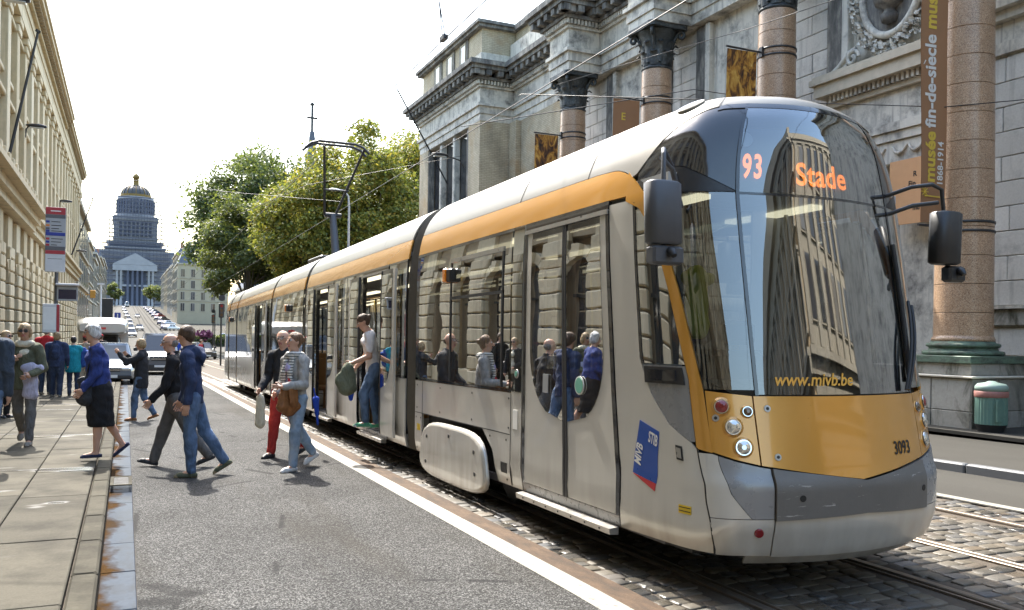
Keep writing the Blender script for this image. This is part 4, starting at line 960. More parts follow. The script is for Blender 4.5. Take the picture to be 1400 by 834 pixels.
# plain beige building next door and the rows up the hill
def house(x0, x1, y0, y1, z0, zt, wall, roofm, label, face, rows, cols, roof='mansard', rh=3.0, ch=1, nm='town_house', grp=None, winmat='window_dark', frame='house_trim', ov=.35):
    """face: list of visible faces among 'x+','x-','y-'"""
    t = thing(nm, label, 'building', ((x0 + x1) / 2, (y0 + y1) / 2, z0), grp); MB().box(x0, x1, y0, y1, z0 - 6, zt).build('wall', wall, t)
    MB().box(x0 - ov, x1 + ov, y0 - ov, y1 + ov, zt, zt + .45).build('cornice', frame, t)
    if roof == 'mansard':
        m = MB(); a, b = x0 + .1, x1 - .1; c, d = y0 + .1, y1 - .1; k = 1.4; m.ring([[(a, c, zt + .46), (b, c, zt + .46), (b, d, zt + .46), (a, d, zt + .46)], [(a + k, c + k, zt + rh), (b - k, c + k, zt + rh), (b - k, d - k, zt + rh), (a + k, d - k, zt + rh)]], True, True, 0, False); rf = m.build('roof', roofm, t)
    elif roof == 'dome':
        m = MB(); cx, cy = (x0 + x1) / 2, (y0 + y1) / 2; hx, hy = (x1 - x0) / 2, (y1 - y0) / 2
        m.ring([[(cx + sx * hx * e, cy + sy * hy * e, zt + .46 + rh * h) for sx, sy in ((-1, -1), (1, -1), (1, 1), (-1, 1))] for e, h in ((1, 0), (.97, .35), (.85, .7), (.6, .92), (.2, 1.0))], True, True, 0, False); rf = m.build('roof', roofm, t)
    else: rf = MB().box(x0 + .3, x1 - .3, y0 + .3, y1 - .3, zt + .46, zt + .9).build('roof', roofm, t)
    for k in range(ch): cx = R.uniform(x0 + 1, x1 - 1); cy = R.uniform(y0 + 1, y1 - 1); MB().box(cx - .5, cx + .5, cy - .3, cy + .3, zt + .5, zt + rh + 1.2).build('chimney', 'brick_red', rf)
    zz0, zz1 = z0 + 3.6, zt - .7
    for f in face:
        L = (y1 - y0) if f[0] == 'x' else (x1 - x0)
        for r_ in range(rows):
            h = (zz1 - zz0) / rows
            for c in range(cols):
                p = (c + .5) * L / cols; w2 = min(.6, L / cols * .28); zb_, zt_ = zz0 + r_ * h + h * .12, zz0 + r_ * h + h * .78
                def bxf(m, u0, u1, v0, v1, d0, d1):
                    if f == 'y-': m.box(x0 + u0, x0 + u1, y0 - d1, y0 - d0, v0, v1)
                    elif f == 'x+': m.box(x1 + d0, x1 + d1, y0 + u0, y0 + u1, v0, v1)
                    else: m.box(x0 - d1, x0 - d0, y0 + u0, y0 + u1, v0, v1)
                    return m
                wo = bxf(MB(), p - w2 - .15, p + w2 + .15, zb_ - .15, zt_ + .2, -.05, .12).build('window', frame, t)
                for sd in (-1, 1): bxf(MB(), p + sd * w2 * .52 - w2 * .44, p + sd * w2 * .52 + w2 * .44, zb_, zt_, .11, .14).build('pane', winmat, wo)
        for r_ in range(1, rows):
            z = zz0 + r_ * (zz1 - zz0) / rows - .1
            m = MB()
            if f == 'y-': m.box(x0 - .02, x1 + .02, y0 - .22, y0 - .0, z, z + .22)
            elif f == 'x+': m.box(x1, x1 + .22, y0, y1, z, z + .22)
            else: m.box(x0 - .22, x0, y0, y1, z, z + .22)
            m.build('string_course', frame, t)
    return t
flat('house_trim', (.40, .36, .28), .85); flat('cream_wall', (.40, .35, .245), .85, scale=.8); flat('grey_wall', (.13, .125, .12), .85, scale=.8); flat('white_wall', (.21, .195, .165), .85, scale=.8)
flat('red_wall', (.20, .095, .06), .85, scale=.8); flat('slate', (.09, .10, .125), .6, scale=1.5); flat('brick_red', (.30, .14, .09), .9, scale=1.5); flat('tan_wall', (.26, .20, .125), .85, scale=.8); flat('plain_beige', (.46, .385, .26), .85, scale=.4)
PB_ = house(-24, -4.25, 87.2, 113, g(95), 13.2, 'plain_beige', 'slate', 'plain tan stone building with blank wall past the pilastered building', ['x+'], 3, 6, 'flat', 1, 1)
house(-20, -4.9, 113.4, 124, g(118), 6.6, 'cream_wall', 'slate', 'low cream shop building beside the plain tan building', ['x+', 'y-'], 1, 3, 'flat', 1, 0)
m = MB(); m.bbox(-3.75, -3.2, 108.0, 108.3, 5.2, 6.1, .05); m.box(-4.3, -3.75, 108.1, 108.2, 5.5, 5.6); tag(rebase(m.build('shop_sign', flat('sign_orange', (.7, .33, .05), .5)), (-4.2, 108.2, 5.2)), 'small orange sign sticking out from the low cream shop', 'sign')
rr = R
LR = [(-19, -6.2, 126, 137, 13.5, 'grey_wall', 'mansard', 'dark grey town house with steep slate roof left of the street'), (-19, -6.6, 137.3, 150, 16.2, 'white_wall', 'dome', 'pale town house with a grey domed roof, left of the street'),
      (-19, -6.2, 150.3, 166, 11.5, 'red_wall', 'mansard', 'red brick house beside the pale domed one'), (-20, -6.4, 176, 196, 17.5, 'tan_wall', 'dome', 'tall tan house with a dark curved roof, left of the street'), (-20, -6.2, 196.4, 216, 15.5, 'white_wall', 'mansard', 'white house next to the tall tan one'),
      (-20, -6.5, 216.5, 246, 17.5, 'grey_wall', 'mansard', 'wide grey house halfway up the left of the hill'), (-20, -6.3, 246.5, 280, 18, 'tan_wall', 'mansard', 'tan house above the wide grey one on the left'), (-20, -6.4, 281, 330, 19, 'white_wall', 'mansard', 'long white house highest on the left of the hill street')]
for i, (x0, x1, y0, y1, h, wl, rf, lb) in enumerate(LR): house(x0, x1, y0, y1, g(y0), g(y0) + h, wl, 'slate', lb, ['x+', 'y-'] , 4, 3 if y1 - y0 < 20 else 6, rf, 3.2, 2, grp='houses up the left of the hill street')
house(15.2, 31, 300, 322, g(300), g(300) + 19.2, 'cream_wall', 'slate', 'cream corner building with rows of tall windows, right of the street', ['y-', 'x-'], 4, 5, 'mansard', 4.2, 3)
RRW = [(16.5, 34, 330, 362, 24, 'tan_wall', 'tan house with red chimneys behind the cream corner building'), (17.5, 34, 363, 400, 21.5, 'white_wall', 'white house on the right below the palace'), (18, 36, 401, 445, 21.5, 'grey_wall', 'grey house on the right of the hill street'), (18.5, 36, 446, 500, 21, 'tan_wall', 'long tan house second from the palace, right side'), (19, 38, 501, 560, 20, 'grey_wall', 'grey house nearest the palace, right side')]
for x0, x1, y0, y1, h, wl, lb in RRW: house(x0, x1, y0, y1, g(y0), g(y0) + h, wl, 'slate', lb, ['x-', 'y-'], 5, 7, 'mansard', 3.0, 4, grp='houses up the right of the hill street')
house(29, 44, 236, 262, g(236), 13, 'tan_wall', 'slate', 'tan building half hidden between the trees and the tram rear', ['y-', 'x-'], 4, 5, 'mansard', 3.2, 2)
flat('corner_stone', (.27, .245, .195), .85, var=.25, scale=1.2)
# ---------------------------------------------------------------- corner building behind the viewer, mirrored in the tram's front
CB = thing('corner_building', 'tan pilastered building across the street behind the viewer', 'building', (20, -28, 0))
facade(CB, 13.9, -1, [-60 + PITCH * i for i in range(17)], PITCH, .12, True, ('corner_stone', 'beige_dark'))
MB().box(14.3, 36, -60, -13.3, -1, 17.5).build('core_wall', 'corner_stone', CB)
mould(CB, 'ledge', 13.9, -1, -60, -13.0, ((6.4, 6.9, .4), (6.91, 7.2, .7)), 'corner_stone'); mould(CB, 'cornice', 13.9, -1, -60, -12.9, ((14.0, 15.2, .4), (15.21, 15.8, .9), (15.81, 18.2, .3)), 'corner_stone')
for k in range(10):
    pl = MB().bbox(14.35 + k * 2.2, 14.95 + k * 2.2, -13.32, -12.9, 7.3, 13.9, .03).build('pilaster', 'corner_stone', CB); MB().bbox(14.25 + k * 2.2, 15.05 + k * 2.2, -13.32, -12.8, 13.4, 13.9, .03).build('capital', 'corner_stone', pl)
for z0, z1, pr in ((6.4, 6.9, .4), (6.91, 7.2, .7), (14.0, 15.2, .4), (15.21, 15.8, .9)): MB().box(13.9, 36, -13.3, -13.3 + pr, z0, z1).build('ledge', 'corner_stone', CB)
for k in range(9):
    wo = MB().box(15.4 + k * 2.2 - .1, 16.6 + k * 2.2 - .1, -13.31, -13.2, 2.0, 5.6).build('window', 'corner_stone', CB); MB().box(15.45 + k * 2.2 - .1, 16.5 + k * 2.2 - .1, -13.2, -13.17, 2.1, 5.5).build('pane', 'window_dark', wo)
    wo = MB().box(15.4 + k * 2.2, 16.6 + k * 2.2, -13.31, -13.2, 11.2, 13.2).build('window', 'corner_stone', CB); MB().box(15.5 + k * 2.2, 16.5 + k * 2.2, -13.2, -13.17, 11.3, 13.1).build('pane', 'window_dark', wo)
    wo = MB().box(15.4 + k * 2.2, 16.6 + k * 2.2, -13.31, -13.2, 8.2, 10.6).build('window', 'corner_stone', CB); MB().box(15.5 + k * 2.2, 16.5 + k * 2.2, -13.2, -13.17, 8.3, 10.5).build('pane', 'window_dark', wo)
    for r_ in range(12): MB().bbox(14.35 + k * 2.2, 16.5 + k * 2.2, -13.32, -13.12, .2 + r_ * .5, .66 + r_ * .5, .03).build('stone_course', 'corner_stone', CB)
house(-10, 30, -150, -120, 0, 22, 'white_wall', 'slate', 'white building closing the street behind the viewer', [], 1, 1, 'mansard', 4, 0)
# ---------------------------------------------------------------- the museum: wall, columns, entablature, pavilion
MU = thing('museum', 'sooty grey stone museum with giant granite columns behind the tram', 'building', (15.6, 20, 0))
WX = 15.6
def mbx(name, x0, x1, y0, y1, z0, z1, mat, bev=0, par=None):
    m = MB(); (m.bbox(x0, x1, y0, y1, z0, z1, bev) if bev else m.box(x0, x1, y0, y1, z0, z1)); return m.build(name, mat, par or MU)
CY = [0.9, 6.1, 11.3, 16.55, 21.8, 27.1]
DOORS = [3.5, 8.7 - 20, 13.92, 19.2, 24.45]
mbx('core_wall', WX + .10, 34, -4, 34.5, -1.5, 14.6, 'museum_trim')
for y0, y1 in ((-4, 12.75), (15.1, 18.05), (20.35, 23.3), (25.6, 28.3)): mbx('wall', WX + .0, WX + .12, y0, y1, .9, 11.0, 'museum_trim')
for yc in (13.92, 19.2, 24.45): mbx('wall', WX, WX + .12, yc - 1.17, yc + 1.17, 5.75, 11.0, 'museum_trim')
def blocks(y0, y1, z0, z1, hh=.485, ln=1.15, x=WX):
    r_ = 0; z = z0
    while z < z1 - .1:
        y = y0 - (ln / 2 if r_ % 2 else 0)
        while y < y1:
            a, b = max(y, y0), min(y + ln * R.uniform(.92, 1.08), y1)
            if b - a > .12: mbx('stone_block', x - .055 + R.uniform(-.006, .006), x + .02, a + .007, b - .007, z + .007, min(z + hh, z1) - .007, 'museum_stone', .012)
            y = b if b > a else y + ln
            if b >= y1: break
        z += hh; r_ += 1
blocks(8.3, 11.9, 2.42, 7.3); blocks(8.3, 11.9, 8.35, 10.9)
blocks(15.95, 17.6, 6.9, 10.9); blocks(20.9, 22.9, 7.6, 10.9); blocks(10.4, 11.95, 1.45, 2.0, .55)
blocks(26.0, 28.2, 8.5, 10.9)
mbx('string_course', WX - .14, WX + .1, 8, 12.0, 2.03, 2.36, 'plinth_stone', .02); mbx('string_course', WX - .22, WX + .1, 8, 12.0, 2.361, 2.42, 'museum_trim')
for a, b, p in ((7.32, 7.55, .12), (7.56, 7.95, .05), (7.96, 8.14, .22), (8.15, 8.34, .38)): mbx('string_course', WX - p, WX + .1, 5, 11.95, a, b, 'museum_trim')
def bay(yc, full=True):
    """door surround with pediment cornice, frieze and round medallion"""
    t = mbx('door_surround', WX - .16, WX + .05, yc - 1.5, yc - 1.16, .9, 5.7, 'museum_trim'); mbx('door_jamb', WX - .16, WX + .05, yc + 1.16, yc + 1.5, .9, 5.7, 'museum_trim', par=t)
    mbx('lintel', WX - .18, WX + .05, yc - 1.5, yc + 1.5, 5.62, 6.12, 'museum_trim', .02, t)
    for z0, z1, p, h in ((6.13, 6.32, .24, 1.66), (6.33, 6.52, .30, 1.70), (6.53, 7.22, .22, 1.66), (7.23, 7.34, .34, 1.74), (7.50, 7.78, .58, 1.92), (7.785, 7.93, .66, 2.0), (7.935, 8.0, .6, 1.96)): mbx('moulding', WX - p, WX + .05, yc - h, yc + h, z0, z1, 'museum_trim' if z0 < 7.2 else 'pediment_stone', 0, t)
    d = MB(); k = int(3.5 / .13)
    for i in range(k): y = yc - 1.75 + i * .13; d.box(WX - .44, WX, y, y + .07, 7.345, 7.495)
    stuff(d.build('dentil', 'museum_trim', t))
    for sy in (-1, 1):      # carved garlands on the lintel
        m = MB()
        for q in range(3):
            c = yc + sy * (.3 + q * .42); m.tube([(WX - .2, c - .2, 6.0), (WX - .225, c - .1, 5.86), (WX - .23, c, 5.82), (WX - .225, c + .1, 5.86), (WX - .2, c + .2, 6.0)], [.02, .035, .045, .035, .02], 6)
        stuff(m.build('garland', 'museum_trim', t))
    for s in (-1, 1):       # side pilaster strips above the pediment
        mbx('pilaster', WX - .13, WX + .05, yc + s * 1.72 - .26, yc + s * 1.72 + .26, 8.02, 10.95, 'sooty_trim', .02, t)
        mbx('pilaster', WX - .20, WX + .05, yc + s * 1.35 - .10, yc + s * 1.35 + .10, 8.02, 10.95, 'museum_trim', .02, t)
        m = MB(); P = []
        for i in range(26): a = i * .33; r_ = .20 - .0065 * i; P.append((WX - .24, yc + s * (1.05 - math.cos(a) * r_ * 1), 8.28 + math.sin(a) * r_))
        m.tube(P, [.05] * 25 + [.03], 6); P2 = [(WX - .2, yc + s * 1.85, 8.03), (WX - .2, yc + s * 1.5, 8.2), (WX - .22, yc + s * 1.2, 8.42), (WX - .22, yc + s * .95, 8.48)]; m.tube(P2, .07, 6); m.build('volute', 'museum_trim', t)
    if not full: return
    # medallion: rim, dished back, wreath of leaves and a weathered bust
    zc = 9.55; m = MB(); m.tube([(WX - .2, yc + math.cos(a) * .80, zc + math.sin(a) * 1.02) for a in np.linspace(0, 2 * pi, 41)], .085, 8); md_ = m.build('medallion', 'museum_trim', t)
    m = MB(); m.ring([[(WX - x, yc + math.cos(a) * .78 * r_, zc + math.sin(a) * 1.0 * r_) for a in np.linspace(0, 2 * pi, 32, endpoint=False)] for x, r_ in ((.16, 1), (.06, .85), (.05, .02))]); m.build('medallion_back', 'sooty_trim', t)
    V = []; F = []
    for i in range(560):
        a = R.uniform(0, 2 * pi); rr_ = R.uniform(1.04, 1.36) if math.sin(a) < .2 else R.uniform(1.04, 1.18); y, z = yc + math.cos(a) * .86 * rr_, zc + math.sin(a) * 1.06 * rr_ - .0
        if z < 8.05: continue
        s_ = R.uniform(.05, .10); x = WX - R.uniform(.1, .28); n = Vector((-1, R.uniform(-1, 1), R.uniform(-1, 1))).normalized(); u = n.orthogonal().normalized() * s_; v = n.cross(u).normalized() * s_ * .6; o = len(V); c = Vector((x, y, z))
        V += [c - u, c - v + n * .02, c + u, c + v + n * .02, c - n * .05]; F += [(o, o + 1, o + 2, o + 3), (o, o + 1, o + 4), (o + 1, o + 2, o + 4), (o + 2, o + 3, o + 4), (o + 3, o, o + 4)]
    m = MB(); m.add(V, F); stuff(m.build('wreath', 'museum_trim', t))
    m = MB(); m.lathe([(.0, -.75), (.16, -.74), (.2, -.6), (.12, -.5), (.13, -.44), (.30, -.36), (.36, -.2), (.26, -.02), (.13, .06), (.12, .14), (.19, .24), (.22, .40), (.2, .54), (.12, .64), (0, .67)], WX - .24, yc, 18, 0, zc - .02); m.build('bust', 'sooty_trim', t)
def doors(yc):
    dr = mbx('door', WX + .18, WX + .24, yc - 1.16, yc + 1.16, .9, 5.62, 'door_grey', 0, MU)
    for s in (-1, 1):
        mbx('door_panel', WX + .13, WX + .2, yc + s * .58 - .45, yc + s * .58 + .45, 1.1, 2.0, 'door_grey', .03, dr); mbx('glass', WX + .165, WX + .175, yc + s * .58 - .42, yc + s * .58 + .42, 2.2, 4.9, 'window_dark', 0, dr)
        for q in range(5): mbx('door_bar', WX + .12, WX + .16, yc + s * .58 - .36 + q * .18 - .012, yc + s * .58 - .36 + q * .18 + .012, 2.2, 4.9, 'tan_bar', 0, dr)
        m = MB(); m.tube([(WX + .06, yc + s * .1, 2.2), (WX + .12, yc + s * .1, 2.2)], .05, 10); m.build('handle', 'dark_metal', dr)
    for k in (-1, 0, 1): mbx('door_post', WX + .10, WX + .2, yc + k * 1.1 - .06, yc + k * 1.1 + .06, .9, 5.6, 'door_grey', 0, dr)
    mbx('transom', WX + .10, WX + .19, yc - 1.16, yc + 1.16, 4.95, 5.1, 'door_grey', 0, dr)
flat('pediment_stone', (.46, .41, .32), .85, var=.3, scale=5, bump=.3); flat('door_grey', (.115, .11, .10), .5); flat('tan_bar', (.33, .27, .18), .5)
for yc in (13.92, 19.2, 24.45): bay(yc, yc < 15); doors(yc)
# columns
def column(y, label):
    t = thing('granite_column', label, 'column', (14.5, y, 0), 'columns of the museum portico'); X = 14.5
    near = abs(y - 11.3) < .1
    blk = MB(); blk.box(13.72, WX, y - .80, y + .80, -.3, 1.055); pd = blk.build('pedestal', 'plinth_stone', t)
    zz = (-.1, .46, 1.05)
    for a, b in zip(zz, zz[1:]):
        for c, d in ((-.80, 0.02), (.03, .80)): MB().bbox(13.695, 13.76, y + c + .004, y + d - .004, a + .004, b - .004, .01).build('pedestal_block', 'plinth_stone', pd)
        for c, d in ((13.70, 14.4), (14.41, 15.1), (15.11, 15.9)): MB().bbox(c, d - .006, y - .825, y - .78, a + .004, b - .004, .01).build('pedestal_block', 'plinth_stone', pd)
    MB().bbox(13.64, WX, y - .87, y + .87, 1.058, 1.10, .012).build('pedestal_cap', flat('pale_cap', (.58, .54, .45), .8), pd)  # white highlight along the ledge is put into the pale cap colour
    MB().bbox(13.80, 15.3, y - .72, y + .72, 1.102, 1.318, .01).build('pedestal_block', 'plinth_stone', pd)
    MB().bbox(13.74, 15.26, y - .76, y + .76, 1.32, 1.455, .012).build('base_plate', 'bronze_green', t)
    m = MB(); prof = [(.0, 1.457), (.66, 1.457)] + [(.66 + .05 * math.sin(a), 1.50 - .045 * math.cos(a)) for a in np.linspace(0, pi, 6)] + [(.60, 1.548), (.585, 1.60)] + [(.60 + .04 * math.sin(a), 1.645 - .04 * math.cos(a)) for a in np.linspace(0, pi, 6)] + [(.56, 1.69), (.55, 1.72), (0, 1.72)]
    m.lathe(prof, X, y, 40); m.build('base', 'bronze_green', t)
    z = 1.722; zt = 9.72; n = 15; h = (zt - z) / n
    for k in range(n):
        f = lambda zz_: .515 - .075 * ((zz_ - 1.7) / 8.0) ** 1.4
        a, b = z + k * h, z + (k + 1) * h; m = MB(); e = .007
        m.lathe([(0, a + .003), (f(a) - e, a + .003), (f(a), a + .009)] if k else [(0, a), (f(a) + .035, a), (f(a) + .03, a + .05), (f(a), a + .10)], X, y, 40); q0 = a + .009 if k else a + .10
        m.ring([[(X + f(zz_) * math.cos(2 * pi * i / 40), y + f(zz_) * math.sin(2 * pi * i / 40), zz_) for i in range(40)] for zz_ in (q0, b - .009)], True, False); m.lathe([(f(b), b - .009), (f(b) - e, b - .003), (0, b - .003)], X, y, 40); m.build('drum', 'granite', t)
    MB().lathe([(.0, 1.7), (.42, 1.7), (.40, 9.8), (0, 9.8)], X, y, 20).build('core', 'dark_metal', t)
    m = MB(); m.lathe([(0, 9.72), (.44, 9.72), (.47, 9.76), (.44, 9.80), (.42, 9.82), (.42, 10.2), (.46, 10.55), (.56, 10.8), (.62, 10.86), (0, 10.86)], X, y, 28); cp = m.build('capital', 'bronze_dark', t)
    def leafp(ang, z0, hh, r0, curl, wd):
        V = []; F = []; nn = 8
        for i in range(nn + 1):
            t_ = i / nn; r_ = r0 + .03 * t_ + curl * max(0, t_ - .55) ** 2 * 4.5; zz_ = z0 + hh * (t_ if t_ < .85 else .85 - (t_ - .85) * .8); w_ = wd * (math.sin(pi * min(1, t_ * .8 + .18)) ** .6) * (1 + .18 * (i % 2))
            for s_ in (-1, -.5, 0, .5, 1): a = ang + s_ * w_ / r_; rr_ = r_ + (.035 if s_ == 0 else .018 if abs(s_) == .5 else 0); V.append((X + math.cos(a) * rr_, y + math.sin(a) * rr_, zz_))
        for i in range(nn):
            for k in range(4): q = i * 5 + k; F.append((q, q + 1, q + 6, q + 5))
        return MB().add(V, F, 0, True)
    for k in range(8): leafp(2 * pi * k / 8 + .0, 9.82, .48, .43, .16, .15).build('acanthus_leaf', 'bronze_dark', cp)
    for k in range(8): leafp(2 * pi * (k + .5) / 8, 9.90, .74, .44, .20, .15).build('acanthus_leaf', 'bronze_dark', cp)
    for k in range(4):
        a = pi / 4 + k * pi / 2; m = MB(); P = []
        for i in range(20): q = i * .42; r_ = .13 - .0055 * i; P.append((X + math.cos(a) * (.72 - math.cos(q) * r_), y + math.sin(a) * (.72 - math.cos(q) * r_), 10.72 + math.sin(q) * r_ * 1.1))
        m.tube([(X + math.cos(a) * .42, y + math.sin(a) * .42, 10.25), (X + math.cos(a) * .5, y + math.sin(a) * .5, 10.6)] + P, [.05, .06] + [.05] * 19 + [.03], 6); m.build('volute', 'bronze_dark', cp)
    m = MB(); pts = []
    for k in range(4):
        for s_, r_ in ((-.30, .87), (.0, .90), (.30, .87), (.785, .64)):
            a = pi / 4 + k * pi / 2 + s_ * (.35 if abs(s_) < .5 else 1); pts.append((X + math.cos(a) * r_, y + math.sin(a) * r_))
    m.ring([[(a, b, 10.862) for a, b in pts], [(a, b, 11.0) for a, b in pts]], True, True, 0, False); m.build('abacus', 'bronze_dark', cp)
    return t
column(11.3, 'nearest granite column, full height, beside the tall banner'); column(16.55, 'second granite column, with the golden picture banner beside it')
column(21.8, 'third granite column, dark capital above the plain brown banner'); column(27.1, 'farthest granite column, its capital lowest in the picture'); column(6.1, 'granite column right of the picture edge')
# entablature: wall run, and blocks breaking forward over each column
EN = [(11.002, 11.30, 0), (11.302, 11.62, .05), (11.622, 11.74, .14), (11.742, 12.42, .02), (12.422, 12.52, .12), (12.70, 12.82, .30), (13.06, 13.22, .62), (13.222, 13.42, .74), (13.422, 13.50, .66)]
def entab(y0, y1, xf, xb, sides=True, par=None, top=True):
    for z0, z1, p in EN:
        e = p if sides else 0
        mt = 'sooty_trim' if z0 > 12.6 else 'museum_trim'
        mbx('entablature', xf - p, xb, y0 - e, y1 + e, z0, z1, mt, 0, par)
    d = MB()
    yy = y0 - (.16 if sides else 0)
    while yy < y1 + (.1 if sides else 0): d.box(xf - .24, xf, yy, yy + .08, 12.53, 12.69); yy += .14
    if sides:
        xx = xf - .2
        while xx < min(xb, xf + 1.4): d.box(xx, xx + .08, y0 - .24, y0, 12.53, 12.69); xx += .14
    stuff(d.build('dentil', 'museum_trim', par or MU))
    q = MB(); yy = y0 - (.5 if sides else 0); 
    while yy < y1 + (.4 if sides else 0): q.box(xf - .58, xf, yy, yy + .24, 12.83, 13.05); yy += .55
    if sides:
        xx = xf - .5
        while xx < min(xb, xf + 1.4): q.box(xx, xx + .24, y0 - .58, y0, 12.83, 13.05); xx += .55
    stuff(q.build('modillion', 'sooty_trim', par or MU))
for y in (6.1, 11.3, 16.55, 21.8, 27.1):
    e_ = mbx('soffit', 13.92, WX, y - .70, y + .70, 10.998, 11.0015, 'museum_trim'); entab(y - .70, y + .70, 13.92, WX + .1, True, e_)
entab(-4, 27.85, 15.22, WX + .3, False); entab(27.9, 34.4, 15.45, WX + .3, False)
mbx('parapet', 15.2, 34, -4, 34.3, 13.51, 14.4, 'museum_trim')
for y in (6.1, 11.3, 16.55, 21.8, 27.1): mbx('statue_base', 14.0, 15.2, y - .6, y + .6, 13.51, 13.9, 'museum_trim')
# pavilion at the far end
PVX = 13.85; PY0, PY1 = 34.4, 42.7
PV = thing('museum_pavilion', 'cream brick end pavilion of the museum with a row of attic windows', 'building', (PVX, 38, g(38)))
def pbx(name, x0, x1, y0, y1, z0, z1, mat, bev=0, par=None): return mbx(name, x0, x1, y0, y1, z0, z1, mat, bev, par or PV)
pbx('wall', PVX, 30, PY0, PY0 + 1.35, -1, 10.998, 'cream_brick'); pbx('wall', PVX, 30, PY1 - 1.35, PY1, -1, 10.998, 'cream_brick'); pbx('wall', PVX + .5, 30, PY0 + 1.351, PY1 - 1.351, -1, 10.998, 'cream_brick'); pbx('wall', PVX, PVX + .49, PY0 + 1.351, PY1 - 1.351, -1, 6.0, 'cream_brick')
pbx('wall', 15.45, 15.9, 28.3, PY0 - .001, -1, 10.998, 'cream_brick', par=MU); pbx('pilaster', 15.2, 15.44, 33.6, 34.3, -1, 10.99, 'cream_brick', .01, MU)
for z0, z1, p in EN:
    mt = 'sooty_trim' if z0 > 12.6 else 'museum_trim'; z0 = z0 + .0; pbx('entablature', PVX - p * 1.0, 15.9 + .3, PY0 - p, PY1 + p, z0, z1 if z0 < 13.3 else 13.42, mt)
d = MB(); q = MB()
for yy in np.arange(PY0 - .1, PY1, .15): d.box(PVX - .24, PVX, yy, yy + .08, 12.53, 12.69)
for xx in np.arange(PVX - .2, 15.9, .15): d.box(xx, xx + .08, PY0 - .24, PY0, 12.53, 12.69)
for yy in np.arange(PY0 - .5, PY1 + .4, .55): q.box(PVX - .58, PVX, yy, yy + .24, 12.83, 13.05)
for xx in np.arange(PVX - .5, 15.4, .55): q.box(xx, xx + .24, PY0 - .58, PY0, 12.83, 13.05)
stuff(d.build('dentil', 'museum_trim', PV)); stuff(q.build('modillion', 'sooty_trim', PV))
AX = PVX + .06; A0 = PY0 + .05
pbx('attic_base', AX - .05, 30, A0 - .05, PY1 - .1, 13.43, 13.95, 'museum_trim'); pbx('attic_wall', AX, 30, A0, PY1 - .15, 13.951, 15.02, 'cream_brick')
pbx('attic_cornice', AX - .22, 30, A0 - .22, PY1 + .1, 15.022, 15.16, 'sooty_trim'); pbx('attic_cornice', AX - .32, 30, A0 - .32, PY1 + .2, 15.162, 15.30, 'sooty_trim')
pbx('attic_wall', 15.5, 30, 20, A0 - .06, 13.43, 15.02, 'cream_brick', par=MU); pbx('attic_cornice', 15.3, 30, 20, A0 - .33, 15.022, 15.28, 'sooty_trim', par=MU)
for k in range(3):
    yc = 36.55 + k * 1.75
    wo = pbx('window', AX - .06, AX + .02, yc - .52, yc + .52, 13.96, 15.0, 'sooty_trim'); pbx('pane', AX - .075, AX - .062, yc - .26, yc + .26, 14.0, 14.82, flat('pale_pane', (.34, .33, .30), .2), 0, wo); pbx('frame', AX - .085, AX - .05, yc - .3, yc - .26, 13.98, 14.86, 'cream_wall', 0, wo); pbx('frame', AX - .085, AX - .05, yc + .26, yc + .3, 13.98, 14.86, 'cream_wall', 0, wo); pbx('frame', AX - .09, AX - .05, yc - .33, yc + .33, 14.83, 14.9, 'cream_wall', 0, wo)
wo = pbx('window', PVX + .38, PVX + .48, PY0 + 1.352, PY1 - 1.352, 6.02, 10.95, 'sooty_trim')
for k in range(3):
    a = PY0 + 1.4 + k * 1.87; pbx('pane', PVX + .34, PVX + .375, a + .12, a + 1.68, 6.1, 10.9, 'window_dark', 0, wo)
for k in range(4): a = PY0 + 1.36 + k * 1.83; pbx('mullion', PVX + .02, PVX + .33, a - .0, a + .24, 6.02, 10.9, 'museum_trim' if 0 < k < 3 else 'sooty_trim', .03, wo)
bracket_lamp(PVX, 36.2, 9.7, .9, 'grey street lamp on a bracket at the pavilion corner', -1)
# statue and shrub above the portico
m = MB(); m.bbox(14.2, 15.0, 26.6, 27.6, 13.9, 14.5, .04); m.lathe([(.5, 14.5), (.42, 14.9), (.45, 15.6), (.3, 16.2), (.15, 16.5), (.2, 16.8), (.05, 17.0)], 14.6, 27.1, 14)
tag(rebase(m.build('statue', 'statue_green'), (14.6, 27.1, 13.9)), 'green bronze statue base above the farthest column, cut by the top edge', 'statue')
